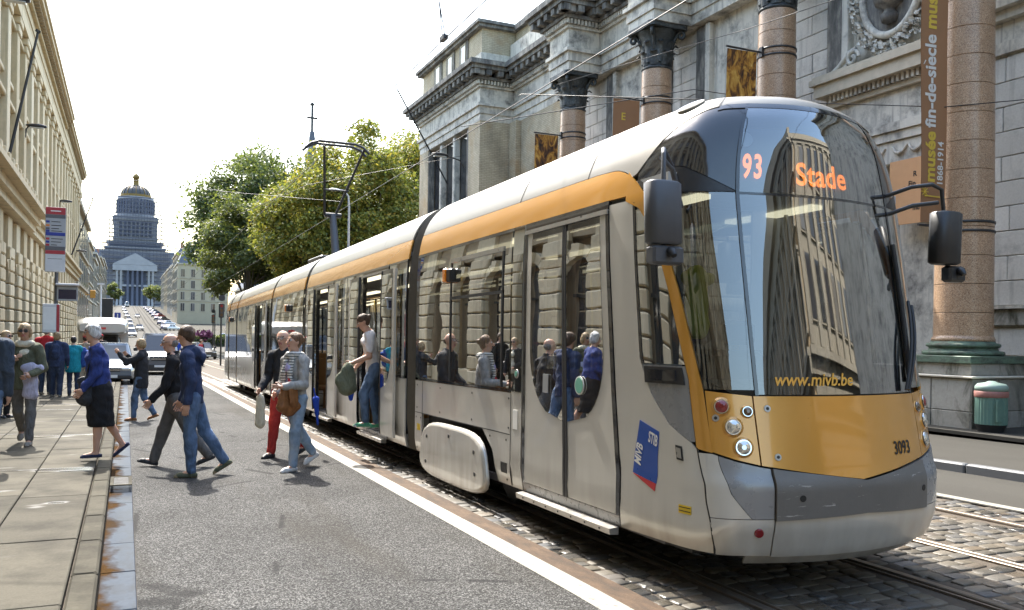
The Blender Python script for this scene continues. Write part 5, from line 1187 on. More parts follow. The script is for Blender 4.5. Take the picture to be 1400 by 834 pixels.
# ---------------------------------------------------------------- people: one continuous skin per body, clothes grown round it
class Field:
    """signed-distance shapes blended on a grid, polygonised by surface nets"""
    def __init__(s): s.p = []; s.cuts = []
    def cone(s, a, b, ra, rb, lab=0, k=.02, flat=None):
        s.p.append(('c', np.array(a, float), np.array(b, float), ra, rb, lab, k, flat)); return s
    def chain(s, pts, rs, lab=0, k=.02, flat=None):
        for i in range(len(pts) - 1): s.cone(pts[i], pts[i + 1], rs[i], rs[i + 1], lab, k, flat)
        return s
    def ell(s, c, r, lab=0, k=.02, rot=None):
        s.p.append(('e', np.array(c, float), np.array(r, float), rot, None, lab, k, None)); return s
    def cut(s, c, n): s.cuts.append((np.array(c, float), np.array(n, float) / np.linalg.norm(n))); return s
    def mesh(s, vox, fold=0.0, fs=1.0, seed=0, twist=None):
        lo = np.full(3, 1e9); hi = np.full(3, -1e9)
        for q in s.p:
            if q[0] == 'c':
                for c, r in ((q[1], q[3]), (q[2], q[4])): lo = np.minimum(lo, c - r * 1.7); hi = np.maximum(hi, c + r * 1.7)
            else: lo = np.minimum(lo, q[1] - max(q[2])); hi = np.maximum(hi, q[1] + max(q[2]))
        lo -= 3 * vox; hi += 3 * vox; n = np.ceil((hi - lo) / vox).astype(int) + 1
        D = np.full(n, 9.0, np.float32); B = np.full(n, 9.0, np.float32); L = np.zeros(n, np.int8)
        ax = [lo[i] + vox * np.arange(n[i], dtype=np.float32) for i in range(3)]
        for typ, a, b, ra, rb, lab, k, fl in s.p:
            if typ == 'c': m_ = max(ra, rb) * (1.75 if fl else 1) + k + 2.5 * vox; l_ = np.minimum(a, b) - m_; h_ = np.maximum(a, b) + m_
            else: m_ = max(b) + k + 2.5 * vox; l_ = a - m_; h_ = a + m_
            i0 = np.maximum(0, np.floor((l_ - lo) / vox).astype(int)); i1 = np.minimum(n, np.ceil((h_ - lo) / vox).astype(int) + 1)
            if np.any(i1 <= i0): continue
            sl = tuple(slice(i0[i], i1[i]) for i in range(3)); X = ax[0][sl[0]][:, None, None]; Y = ax[1][sl[1]][None, :, None]; Z = ax[2][sl[2]][None, None, :]
            if typ == 'c':
                P = [X - a[0], Y - a[1], Z - a[2]]; ba = b - a
                if fl is not None:      # flattened section: (unit direction, factor)
                    d, f = fl; dt = P[0] * d[0] + P[1] * d[1] + P[2] * d[2]; P = [P[i] + dt * d[i] * (1 / f - 1) for i in range(3)]; db = float(ba @ d); ba = ba + d * db * (1 / f - 1)
                L2 = float(ba @ ba) + 1e-9; t = np.clip((P[0] * ba[0] + P[1] * ba[1] + P[2] * ba[2]) / L2, 0, 1)
                d_ = np.sqrt((P[0] - t * ba[0]) ** 2 + (P[1] - t * ba[1]) ** 2 + (P[2] - t * ba[2]) ** 2) - (ra + (rb - ra) * t)
            else:
                P = [X - a[0], Y - a[1], Z - a[2]]
                if ra is not None: M = ra; P = [P[0] * M[0, i] + P[1] * M[1, i] + P[2] * M[2, i] for i in range(3)]
                q = np.sqrt((P[0] / b[0]) ** 2 + (P[1] / b[1]) ** 2 + (P[2] / b[2]) ** 2); g_ = np.sqrt((P[0] / b[0] ** 2) ** 2 + (P[1] / b[1] ** 2) ** 2 + (P[2] / b[2] ** 2) ** 2) + 1e-6
                d_ = q * (q - 1) / g_
            d_ = np.broadcast_to(d_, tuple(i1 - i0)).astype(np.float32)
            o = D[sl]; h = np.maximum(k - np.abs(o - d_), 0) / max(k, 1e-6); D[sl] = np.minimum(o, d_) - h * h * k * .25
            bb = B[sl]; w_ = d_ < bb; L[sl] = np.where(w_, lab, L[sl]); B[sl] = np.where(w_, d_, bb)
        if fold:
            rs = np.random.RandomState(seed); X = ax[0][:, None, None]; Y = ax[1][None, :, None]; Z = ax[2][None, None, :]; acc = 0
            for _ in range(6):
                v = rs.normal(size=3) * np.array([1, 1, 1.5]); v = v / np.linalg.norm(v) * fs * rs.uniform(25, 62); acc = acc + np.sin(X * v[0] + Y * v[1] + Z * v[2] + rs.uniform(0, 6))
            D += (fold * acc / 2.2).astype(np.float32)
        for c, nrm in s.cuts:
            X = ax[0][:, None, None] - c[0]; Y = ax[1][None, :, None] - c[1]; Z = ax[2][None, None, :] - c[2]
            D = np.maximum(D, (X * nrm[0] + Y * nrm[1] + Z * nrm[2]).astype(np.float32))
        return nets(D, L, lo, vox)
def nets(D, L, lo, vox):
    S_ = D < 0; c = np.zeros(tuple(k - 1 for k in D.shape), np.int8)
    for i in (0, 1):
        for j in (0, 1):
            for k in (0, 1): c += S_[i:D.shape[0] - 1 + i, j:D.shape[1] - 1 + j, k:D.shape[2] - 1 + k]
    I = np.argwhere((c > 0) & (c < 8)); idx = -np.ones(c.shape, np.int64); idx[tuple(I.T)] = np.arange(len(I))
    acc = np.zeros((len(I), 3)); cnt = np.zeros(len(I)); cor = [(i, j, k) for i in (0, 1) for j in (0, 1) for k in (0, 1)]
    for a in cor:
        for ax in range(3):
            if a[ax]: continue
            b = list(a); b[ax] = 1; da = D[I[:, 0] + a[0], I[:, 1] + a[1], I[:, 2] + a[2]]; db = D[I[:, 0] + b[0], I[:, 1] + b[1], I[:, 2] + b[2]]
            m = (da < 0) != (db < 0); t = np.where(m, da / (da - db + 1e-12), 0); p = np.tile(np.array(a, float), (len(I), 1)); p[:, ax] += t
            acc[m] += p[m]; cnt[m] += 1
    V = lo + vox * (I + acc / cnt[:, None]); F = []; lab = []
    for ax in range(3):
        o1, o2 = [(1, 2), (2, 0), (0, 1)][ax]; sh = list(D.shape)
        sa = [slice(None)] * 3; sb = [slice(None)] * 3; sa[ax] = slice(0, -1); sb[ax] = slice(1, None)
        E = np.argwhere(S_[tuple(sa)] != S_[tuple(sb)]); E = E[(E[:, o1] > 0) & (E[:, o2] > 0) & (E[:, o1] < sh[o1] - 1) & (E[:, o2] < sh[o2] - 1)]
        q = []
        for d1, d2 in ((-1, -1), (0, -1), (0, 0), (-1, 0)): e = E.copy(); e[:, o1] += d1; e[:, o2] += d2; q.append(idx[tuple(e.T)])
        q = np.stack(q, 1); fl = S_[tuple(E.T)]; q[~fl] = q[~fl][:, ::-1]; F.append(q); lab.append(L[tuple(E.T)])
    return V, np.concatenate(F), np.concatenate(lab)
flat('skin', (.56, .32, .22), .5, var=.10, scale=18); flat('skin_tan', (.44, .25, .165), .5, var=.10, scale=18); flat('lips', (.40, .14, .12), .45); flat('eye_white', (.55, .52, .49), .3); flat('eye_dark', (.035, .025, .02), .2); flat('brow', (.12, .075, .05), .8)
def cloth(n, c, var=.22, rough=.85, sc=14, b=.35):
    if n in MATS: return MATS[n]
    g_ = G(n); hair = n.startswith('hair')
    if hair: v = g_.noise(30, 5, .7, vec=g_.map((1.6, 1.6, .35)), dist=.6); k = g_.ramp(v, [(.3, .35), (.7, 1.5)])
    else: v = g_.noise(7.5, 4, .55, vec=g_.map((1.3, 1.3, .7)), dist=1.6); k = g_.ramp(g_.math('ADD', g_.math('MULTIPLY', v, .6), g_.math('MULTIPLY', g_.noise(sc, 4), .4)), [(.3, 1 - 1.4 * var), (.7, 1 + 1.4 * var)])
    c_ = g_.mix(1., c, k, 'MULTIPLY'); 
    if 'jeans' in n: c_ = g_.mix(g_.ramp(g_.noise(3.2, 3), [(.5, 0.), (.72, .55)]), c_, tuple(min(.5, x * 2.1 + .03) for x in c))
    g_.set(Base_Color=c_, Roughness=rough, Specular_IOR_Level=.25 if not hair else .4); g_.bump(v, .8 if hair else .55, .02 if hair else .05); MATS[n] = g_.m; return g_.m
cloth('hair_brown', (.085, .048, .026), .45, .55, 40); cloth('hair_grey', (.22, .20, .18), .4, .6, 40); cloth('hair_white', (.66, .65, .62), .2, .65, 40); cloth('hair_fair', (.36, .25, .13), .35, .55, 40); cloth('hair_dark', (.028, .02, .016), .4, .5, 40); cloth('hair_auburn', (.19, .10, .05), .4, .5, 40)
def V3(*a): return np.array(a, float)
def rotm(axis, ang):
    return np.array(Matrix.Rotation(ang, 3, Vector(axis)))
def person(label, at, yaw, H, pose, wear, vox=.012, skin='skin', group=None, seed=1, zlift=0.0):
    """at: (x,y) of the pelvis on the ground; yaw: heading, 0 = up the street (+Y), pi/2 = +X. pose angles in degrees.
    wear: dict of garments. Lengths are fractions of the height H."""
    D_ = math.radians; x0, y0 = at
    z0 = g(y0) + zlift
    ca, sa = math.cos(yaw), math.sin(yaw)
    fw = V3(sa, ca, 0); rt = V3(ca, -sa, 0); up = V3(0, 0, 1)
    P = dict(lean=3, head=0, nod=0, lhip=0, lknee=5, rhip=0, rknee=5, lsho=5, lout=8, lelb=15, rsho=5, rout=8, relb=15, lin=0, rin=0, lfoot=0, rfoot=0, side=0, lheel=None, rheel=None); P.update(pose)
    def dirv(ang, out=0, side=1):      # direction hanging down, swung forward by ang, outward by out
        a, o = D_(ang), D_(out); return fw * math.sin(a) * math.cos(o) + rt * side * math.sin(o) - up * math.cos(a) * math.cos(o)
    sc = H
    # legs are set from the lowest foot so that it stands on the ground
    th, sh = .245 * sc, .245 * sc; hipw = .052 * sc; leg = {}
    low = 1e9
    for s_, n in ((-1, 'l'), (1, 'r')):
        hp = rt * s_ * hipw; kn = hp + dirv(P[n + 'hip'], P.get(n + 'spread', 1.5), s_) * th; an = kn + dirv(P[n + 'hip'] - P[n + 'knee'], 0, s_) * sh; leg[n] = [hp, kn, an]
        pitch = P[n + 'foot']      # toe-down angle in degrees
        td = fw * math.cos(D_(pitch)) - up * math.sin(D_(pitch)); nd = up * math.cos(D_(pitch)) + fw * math.sin(D_(pitch)); leg[n] += [td, nd]
        toe = an - nd * .040 * sc + td * .105 * sc; heel = an - nd * .040 * sc - td * .035 * sc
        low = min(low, toe[2] - .006, heel[2] - .006)
    base = V3(x0, y0, z0 - low)
    for n in leg: leg[n][:3] = [p + base for p in leg[n][:3]]
    pel = base; lean = D_(P['lean']); td_ = up * math.cos(lean) + fw * math.sin(lean) + rt * math.sin(D_(P['side'])); td_ /= np.linalg.norm(td_)
    chest = pel + td_ * .20 * sc; shc = pel + td_ * .295 * sc; neck = pel + td_ * .325 * sc
    hd = D_(P['head']); hf = fw * math.cos(hd) + rt * math.sin(hd); hr = rt * math.cos(hd) - fw * math.sin(hd)
    nd = D_(P['nod']); hu = up * math.cos(nd) + hf * math.sin(nd); hf = hf * math.cos(nd) - up * math.sin(nd)
    hc = neck + td_ * .028 * sc + hu * .075 * sc + hf * .016 * sc
    bw = wear.get('build', 1.0); fem = wear.get('fem', False)
    shw = (.098 if fem else .112) * sc * (.5 + .5 * bw)
    arm = {}
    for s_, n in ((-1, 'l'), (1, 'r')):
        so = shc + rt * s_ * shw - td_ * .012 * sc; el = so + dirv(P[n + 'sho'], P[n + 'out'], s_) * .172 * sc
        inn = P[n + 'in']; a = P[n + 'sho'] + P[n + 'elb']; d = dirv(a, 0, s_); d = d * math.cos(D_(inn)) - rt * s_ * math.sin(D_(inn)); wr = el + d * .145 * sc; arm[n] = (so, el, wr, d)
    root = thing('person', label, 'person', (x0, y0, z0), group)
    # ---- body
    F = Field(); fl = (fw, .66)
    F.cone(pel - up * .01, chest, .078 * sc * bw, .076 * sc * bw, 0, .03, fl); F.cone(chest, shc, .080 * sc * bw, .062 * sc, 0, .03, fl)
    F.cone(shc - rt * shw * .8, shc + rt * shw * .8, .034 * sc, .034 * sc, 0, .04); F.cone(shc, hc - hu * .03 * sc, .034 * sc, .030 * sc, 0, .03)
    # head: skull, jaw, nose, ears, brow ridge, chin
    h = sc
    F.ell(hc + hu * .012 * h - hf * .006 * h, (.044 * h, .054 * h, .052 * h), 0, .02, np.stack([hr, hf, hu])); F.cone(hc + hf * .012 * h - hu * .005 * h, hc + hf * .022 * h - hu * .045 * h, .039 * h, .023 * h, 0, .025)
    F.cone(hc + hf * .048 * h + hu * .004 * h, hc + hf * .061 * h - hu * .018 * h, .0065 * h, .0095 * h, 0, .010)
    F.cone(hc + hf * .047 * h - hu * .0355 * h - hr * .010 * h, hc + hf * .047 * h - hu * .0355 * h + hr * .010 * h, .0052 * h, .0052 * h, 1, .004)
    for s_ in (-1, 1):
        F.ell(hc + hr * s_ * .044 * h - hf * .004 * h - hu * .006 * h, (.006 * h, .011 * h, .019 * h), 0, .006, np.stack([hr, hf, hu]))
        e = hc + hf * .043 * h + hr * s_ * .0185 * h + hu * .006 * h; F.ell(e, (.0085 * h, .0075 * h, .006 * h), 2, .003, np.stack([hr, hf, hu])); F.ell(e + hf * .0055 * h, (.0042 * h, .004 * h, .0045 * h), 3, .001, np.stack([hr, hf, hu]))
        F.cone(e + hu * .013 * h - hr * s_ * .008 * h + hf * .003 * h, e + hu * .014 * h + hr * s_ * .010 * h, .0036 * h, .003 * h, 4, .004)
    for n, s_ in (('l', -1), ('r', 1)):
        so, el, wr, d = arm[n]; F.chain([so, el, wr], [.032 * sc * bw, .026 * sc, .0165 * sc], 0, .02)
        # hand: palm, five separate curled fingers, thumb from the side of the palm
        hl = .108 * sc; ax = d; pn = rt * -s_; pn = pn - ax * (pn @ ax); pn /= np.linalg.norm(pn); sd = np.cross(ax, pn) * (1 if s_ > 0 else -1)
        if sd @ fw < 0 and abs(sd @ fw) > .2: sd = -sd
        pc = wr + ax * hl * .27; F.ell(pc, (hl * .14, hl * .22, hl * .29), 0, .012, np.stack([pn, sd, ax])); curl = P.get(n + 'curl', 28)
        for q in range(4):
            off = (q - 1.5) * hl * .115; ln = hl * (.40, .45, .42, .33)[q]; b0 = pc + ax * hl * .20 - sd * off; r_ = .0049 * sc
            d1 = ax * math.cos(D_(curl * .5)) + pn * math.sin(D_(curl * .5)); d2 = ax * math.cos(D_(curl * 1.5)) + pn * math.sin(D_(curl * 1.5)); d3 = ax * math.cos(D_(curl * 2.4)) + pn * math.sin(D_(curl * 2.4))
            F.chain([b0, b0 + d1 * ln * .42, b0 + d1 * ln * .42 + d2 * ln * .33, b0 + d1 * ln * .42 + d2 * ln * .33 + d3 * ln * .25], [r_ * 1.08, r_, r_ * .94, r_ * .8], 0, .004)
        tb = pc + sd * hl * .17 - ax * hl * .08; t1 = tb + (ax * .72 + sd * .5 + pn * .3) * hl * .24; F.chain([tb, t1, t1 + (ax * .92 + sd * .1 + pn * .3) * hl * .2], [.0068 * sc, .0058 * sc, .0048 * sc], 0, .006)
        hp, kn, an, td, nd_ = leg[n]; F.chain([hp, kn, an], [.050 * sc * bw, .033 * sc, .0205 * sc], 0, .02); F.cone(kn + (an - kn) * .12 - fw * .008 * sc, kn + (an - kn) * .5 - fw * .010 * sc, .030 * sc, .026 * sc, 0, .02)
        F.cone(an - nd_ * .012 * sc, an - nd_ * .026 * sc + td * .085 * sc, .022 * sc, .014 * sc, 0, .015)
    V, Q, L = F.mesh(vox); body = npmesh('body', V, Q, [skin, 'lips', 'eye_white', 'eye_dark', 'brow'], L, root)
    body.name = 'body'
    cl = vox * 1.05
    def put(nm, Fd, mat, fold=.0035, vx=None, lab=None, fs=1.0):
        V, Q, L = Fd.mesh(vx or cl, fold, fs, seed + len(nm))
        return npmesh(nm, V, Q, mat if isinstance(mat, list) else [mat], L if isinstance(mat, list) else None, root)
    # ---- trousers or skirt
    if 'trousers' in wear:
        mt, fit, hem = wear['trousers']; F = Field(); F.cone(pel + td_ * .045 * sc, pel - up * .03 * sc, .080 * sc * bw, .086 * sc * bw, 0, .03, (fw, .72))
        for n, s_ in (('l', -1), ('r', 1)):
            hp, kn, an, td, nd_ = leg[n]; e = kn + (an - kn) * hem
            kr = max(.043 * fit, .0405) * sc; F.cone(hp + up * .005, kn, max(.060 * (.6 + .4 * bw) * fit, .056 * bw) * sc, kr, 0, .03); F.cone(kn, e, kr, max(.034 * fit, .031) * sc, 0, .02); F.cone(kn + (an - kn) * .10 - fw * .010 * sc, kn + (an - kn) * .5 - fw * .010 * sc, .0385 * sc, .034 * sc, 0, .02); F.cut(e - (an - kn) * -0.0 + (an - kn) / np.linalg.norm(an - kn) * .02, (an - kn)) if False else None
        put('trousers', F, mt, .0035)
    if 'skirt' in wear:
        mt, hem = wear['skirt']; F = Field(); zt = pel + td_ * .05 * sc; m1 = (leg['l'][1] + leg['r'][1]) / 2; F.cone(zt, pel - up * .04 * sc, .080 * sc * bw, .090 * sc * bw, 0, .03, (fw, .78)); F.cone(pel - up * .04 * sc, m1 - up * hem * sc, .090 * sc * bw, .088 * sc * bw, 0, .04, (fw, .9))
        for n in 'lr': F.cone(leg[n][0], leg[n][1] - up * .01, .062 * sc, .060 * sc, 0, .05)
        F.cut(m1 - up * (hem + .0) * sc, -up); put('skirt', F, mt, .004)
    # ---- upper garments, innermost first
    for gname, mt, opt in wear.get('tops', []):
        r_ = opt.get('r', 1.0); F = Field(); hem = opt.get('hem', .04); zt = pel - up * hem * sc + td_ * .0
        F.cone(pel + up * .0 - up * hem * sc * .7, chest, .090 * sc * bw * r_ * opt.get('flare', 1.0), .085 * sc * bw * r_, 0, .04, (fw, .76)); F.cone(chest, shc, .086 * sc * bw * r_, .064 * sc * r_, 0, .03, (fw, .72)); F.cone(shc - rt * shw * .82, shc + rt * shw * .82, .040 * sc * r_, .040 * sc * r_, 0, .04)
        if fem: F.ell(chest + td_ * .035 * sc + fw * .035 * sc, (.07 * sc, .045 * sc, .045 * sc), 0, .04, np.stack([rt, fw, up]))
        if opt.get('belly'): F.ell(pel + td_ * .10 * sc + fw * .03 * sc, (.085 * sc, .07 * sc, .085 * sc), 0, .04, np.stack([rt, fw, up]))
        sl = opt.get('sleeve', 1.0)
        for n, s_ in (('l', -1), ('r', 1)):
            so, el, wr, d = arm[n]
            if sl == 0: continue
            F.cone(so, el if sl > .5 else so + (el - so) * .7, .043 * sc * r_ * (.7 + .3 * bw), .034 * sc * r_, 0, .025)
            if sl > .5: F.cone(el, wr + (el - wr) * (1 - sl) * 2 - d * .0, .034 * sc * r_, .026 * sc * r_, 0, .02)
        if 'hood' in opt: F.cone(shc - fw * .055 * sc + td_ * .02 * sc - rt * .05 * sc, shc - fw * .055 * sc + td_ * .02 * sc + rt * .05 * sc, .036 * sc, .036 * sc, 0, .03); F.ell(shc - fw * .075 * sc - td_ * .02 * sc, (.06 * sc, .028 * sc, .05 * sc), 0, .03, np.stack([rt, fw, up]))
        if opt.get('collar'): F.cone(neck - td_ * .008 * sc, neck + td_ * .022 * sc, .044 * sc, .041 * sc, 0, .015)
        F.cut(neck + td_ * (.034 if opt.get('collar') else .012) * sc - fw * 0, td_ + fw * -.0 + (fw * .55 if opt.get('vneck') else fw * .15)); F.cut(zt, -up)
        lab = None
        if opt.get('front'):          # open or contrasting front strip
            F.p = [q for q in F.p]; st_ = opt['front']; F.cone(pel - up * hem * sc + fw * .062 * sc * bw, shc + fw * .035 * sc - td_ * .01, opt.get('fw', .026) * sc, .02 * sc, 1, .004); put(gname, F, [mt, st_], .004)
        else: put(gname, F, mt, opt.get('fold', .005))
    # ---- hair
    hs = wear.get('hair'); 
    if hs:
        mt, style = hs; F = Field(); M = np.stack([hr, hf, hu])
        if style == 'balding':
            F.ell(hc - hf * .020 * h - hu * .002 * h, (.047 * h, .042 * h, .036 * h), 0, .01, M); F.cut(hc + hu * .026 * h, hu); F.cut(hc + hf * .012 * h, hf)
        else:
            F.ell(hc + hu * .017 * h - hf * .010 * h, (.049 * h, .057 * h, .056 * h), 0, .01, M); F.ell(hc - hf * .028 * h - hu * .008 * h, (.043 * h, .032 * h, .045 * h), 0, .02, M)
            if style in ('curly', 'bob', 'long'):
                for s_ in (-1, 1): F.ell(hc + hr * s_ * .038 * h - hf * .012 * h - hu * (.012 if style != 'long' else .03) * h, (.018 * h, .034 * h, (.04 if style != 'long' else .06) * h), 0, .02, M)
                F.ell(hc - hf * .038 * h - hu * (.02 if style != 'long' else .045) * h, (.045 * h, .026 * h, (.04 if style != 'long' else .07) * h), 0, .02, M)
            if style == 'curly':
                for i in range(26):
                    a, b = R.uniform(0, 2 * pi), R.uniform(.1, 1.35); dd = hr * math.cos(a) * math.sin(b) + hf * (math.sin(a) * math.sin(b) * .8 - .25) + hu * math.cos(b); F.ell(hc + hu * .012 * h + dd * .050 * h, (.014 * h,) * 3, 0, .012)
            if style == 'bun': F.ell(hc - hf * .066 * h + hu * .018 * h, (.024 * h, .022 * h, .024 * h), 0, .012, M)
            if style == 'pony': F.chain([hc - hf * .056 * h + hu * .01 * h, hc - hf * .078 * h - hu * .02 * h, hc - hf * .072 * h - hu * .075 * h], [.018 * h, .02 * h, .008 * h], 0, .012)
            F.cut(hc + hf * (.034 if style != 'curly' else .030) * h, hf - hu * .75 - hu * .0)      # hairline
            F.cut(hc + hf * .046 * h, hf)
        put('hair', F, mt, .0022, max(.006, vox * .75), fs=2.2)
    if wear.get('glasses'):
        m = MB(); dark = wear['glasses'] == 'dark'; e0 = hc + hf * .056 * h + hu * .005 * h
        for s_ in (-1, 1):
            c = e0 + hr * s_ * .019 * h
            if dark: m.add([tuple(c + hr * math.cos(a) * .0165 * h + hu * math.sin(a) * .0125 * h + hf * zz) for zz in (0, .004) for a in np.linspace(0, 2 * pi, 14, endpoint=False)], [tuple(range(13, -1, -1)), tuple(range(14, 28))] + [(i, (i + 1) % 14, 14 + (i + 1) % 14, 14 + i) for i in range(14)])
            else: m.tube([tuple(c + hr * math.cos(a) * .015 * h + hu * math.sin(a) * .012 * h) for a in np.linspace(0, 2 * pi, 15)], .0024, 5)
            m.tube([tuple(c + hr * s_ * .016 * h), tuple(hc + hr * s_ * .047 * h + hf * .0 + hu * .006 * h)], .0026, 5)
        m.tube([tuple(e0 - hr * .005 * h), tuple(e0 + hr * .005 * h)], .0026, 5); m.build('glasses', 'black_plastic', root)
    if wear.get('cap'):
        F = Field(); F.ell(hc + hu * .026 * h - hf * .006 * h, (.054 * h, .062 * h, .054 * h), 0, .01, np.stack([hr, hf, hu])); F.cut(hc + hu * .016 * h, -hu); F.cone(hc + hu * .022 * h + hf * .04 * h, hc + hu * .016 * h + hf * .09 * h, .034 * h, .02 * h, 0, .01, (hu, .25)); put('cap', F, wear['cap'], 0)
    # ---- shoes
    if 'shoes' in wear:
        mt = wear['shoes']
        for n in 'lr':
            hp, kn, an, td, nd_ = leg[n]; F = Field(); so_ = an - nd_ * .040 * sc; wt = np.cross(td, nd_)
            F.cone(so_ - td * .018 * sc + nd_ * .014 * sc, so_ + td * .07 * sc + nd_ * .010 * sc, .024 * sc, .024 * sc, 0, .02); F.cone(so_ + td * .06 * sc + nd_ * .008 * sc, so_ + td * .094 * sc + nd_ * .004 * sc, .024 * sc, .018 * sc, 0, .02)
            if wear.get('low_shoes'): F.cut(so_ + nd_ * .026 * sc, nd_)
            else: F.cone(so_ + nd_ * .016 * sc, an + nd_ * .004 * sc, .026 * sc, .024 * sc, 0, .015)
            F.cone(so_ - td * .02 * sc, so_ + td * .09 * sc, .022 * sc, .022 * sc, 1, .0); F.cut(so_ - nd_ * .001, -nd_)
            put('shoe', F, [mt, wear.get('sole', mt)], 0, max(.006, vox * .8))
    if wear.get('scarf'):
        mt = wear['scarf']; F = Field(); pts = [neck + (hr * math.cos(a) + hf * math.sin(a) * .9) * .052 * sc + up * (.004 * math.sin(3 * a)) for a in np.linspace(0, 2 * pi, 12)]; F.chain(pts, [.026 * sc] * 12, 0, .015)
        for s_ in (-1, 1):
            if wear.get('scarf_ends', True): F.chain([neck + fw * .05 * sc + rt * s_ * .03 * sc, chest + fw * .082 * sc + rt * s_ * .035 * sc, pel + td_ * .08 * sc + fw * .085 * sc + rt * s_ * .045 * sc], [.024 * sc, .026 * sc, .024 * sc], 0, .012, (fw, .6))
        put('scarf', F, mt, .004, fs=1.6)
    return dict(root=root, hand={n: arm[n][2] + arm[n][3] * .055 * sc for n in 'lr'}, arm=arm, leg=leg, pel=pel, chest=chest, shc=shc, neck=neck, fw=fw, rt=rt, up=up, td=td_, sc=sc, hc=hc, hf=hf, put=put, vox=vox)
def loose(name, Fd, mats, label, cat, vox, loc, fold=.003, seed=3, group=None):
    V, Q, L = Fd.mesh(vox, fold, 1.0, seed); o = npmesh(name, V, Q, mats if isinstance(mats, list) else [mats], L if isinstance(mats, list) else None); rebase(o, tuple(loc)); tag(o, label, cat, group); return o
cloth('blue_cardigan', (.035, .055, .20)); cloth('black_cloth', (.018, .018, .02)); cloth('dark_jacket', (.03, .031, .035)); cloth('grey_trousers', (.12, .115, .11)); cloth('navy_hoodie', (.035, .05, .105)); cloth('jeans_mid', (.085, .13, .21), .35, sc=5)
cloth('jeans_light', (.24, .32, .42), .25, sc=5); cloth('jeans_dark', (.03, .042, .075), .3, sc=5); cloth('grey_knit', (.34, .335, .32)); cloth('lilac', (.36, .33, .52)); cloth('red_trousers', (.36, .035, .03)); cloth('white_tee', (.70, .68, .68), .1); cloth('olive', (.095, .10, .065)); cloth('olive_bag', (.14, .15, .10)); cloth('pale_lilac', (.42, .41, .52))
cloth('turquoise', (.015, .24, .30)); cloth('red_cloth', (.40, .025, .035)); cloth('royal_blue', (.03, .075, .27)); cloth('denim_jacket', (.05, .065, .09), .3, sc=6); cloth('brown_leather', (.24, .10, .035), .3, .5); cloth('black_leather', (.03, .032, .036), .3, .45); cloth('cream_cloth', (.60, .55, .42), .15); cloth('khaki', (.30, .26, .19))
cloth('beige_shoe', (.30, .26, .20)); cloth('white_shoe', (.62, .61, .60), .1); cloth('grey_shoe', (.20, .185, .16)); cloth('green_shoe', (.10, .34, .20)); cloth('navy_shoe', (.03, .035, .07)); cloth('sole_tan', (.28, .22, .13)); cloth('umbrella_blue', (.02, .06, .38))
gx = G('striped_scarf'); w_ = N(gx.nt, 'ShaderNodeTexWave'); w_.bands_direction = 'Z'; w_.inputs['Scale'].default_value = 9; gx.link(gx.pos, w_.inputs[0]); w_.inputs['Distortion'].default_value = 1.2
gx.set(Base_Color=gx.ramp(w_.outputs[1], [(.45, (.16, .16, .15)), (.55, (.66, .64, .58))]), Roughness=.9); MATS['striped_scarf'] = gx.m
# man in hoodie crossing towards the pavement
HM = pi * -.5
p = person('man in navy hoodie and blue jeans striding to the pavement, back half turned', (.76, 11.15), HM + .22, 1.80, dict(lean=5, head=18, nod=6, lhip=2, lknee=5, rhip=-17, rknee=16, rfoot=32, lsho=-12, lelb=22, rsho=6, relb=16, lout=10, rout=9),
    dict(trousers=('jeans_mid', .95, .97), tops=[('shirt', 'grey_knit', dict(r=.90, hem=.045, sleeve=0)), ('hoodie', 'navy_hoodie', dict(r=1.04, hem=.035, hood=1, collar=1, fold=.007))], hair=('hair_brown', 'short'), shoes='olive', sole='sole_tan'), .010, seed=2)
# bald man beside him
p = person('balding man with glasses, black jacket and grey trousers behind the hoodie man', (.62, 12.1), HM + .12, 1.74, dict(lean=5, head=-6, nod=4, lhip=-22, lknee=14, lfoot=22, rhip=21, rknee=4, rfoot=-14, rsho=-6, lsho=14, relb=20, lelb=25),
    dict(build=1.08, trousers=('grey_trousers', 1.05, .99), tops=[('jacket', 'black_cloth', dict(r=1.05, hem=.02, belly=1, collar=1, fold=.007))], hair=('hair_grey', 'balding'), glasses='clear', shoes='black_leather'), .011, seed=5)
# elderly woman
p = person('white haired woman in blue cardigan and black skirt stepping onto the kerb', (-.30, 12.25), HM - .12, 1.68, dict(lean=5, nod=8, head=4, lhip=4, lknee=3, rhip=-11, rknee=20, rfoot=40, lsho=4, lelb=34, rsho=0, relb=24, rin=6, lout=6, rout=10),
    dict(fem=True, build=1.22, skirt=('black_cloth', .055), tops=[('cardigan', 'blue_cardigan', dict(r=1.04, hem=.05, vneck=1, fold=.007))], hair=('hair_white', 'curly'), glasses='clear', shoes='navy_shoe', low_shoes=1), .010, seed=7, zlift=.12)
hb = p['pel'] + p['fw'] * .17 - p['rt'] * .12 + p['up'] * .04
F = Field(); F.cone(hb + p['up'] * .03, hb - p['up'] * .16, .075, .115, 0, .03, (p['rt'], .55)); F.cone(hb + p['up'] * .05 - p['fw'] * .05, hb + p['up'] * .05 + p['fw'] * .05, .05, .05, 0, .03, (p['rt'], .6)); F.chain([hb + p['up'] * .08, hb + p['up'] * .25 - p['fw'] * .03, p['shc'] - p['rt'] * .14 + p['up'] * .02], [.013, .012, .014], 0, .01)
loose('handbag', F, 'black_leather', 'dark grey slouchy handbag hanging from the white haired woman', 'handbag', .010, hb - p['up'] * .27)
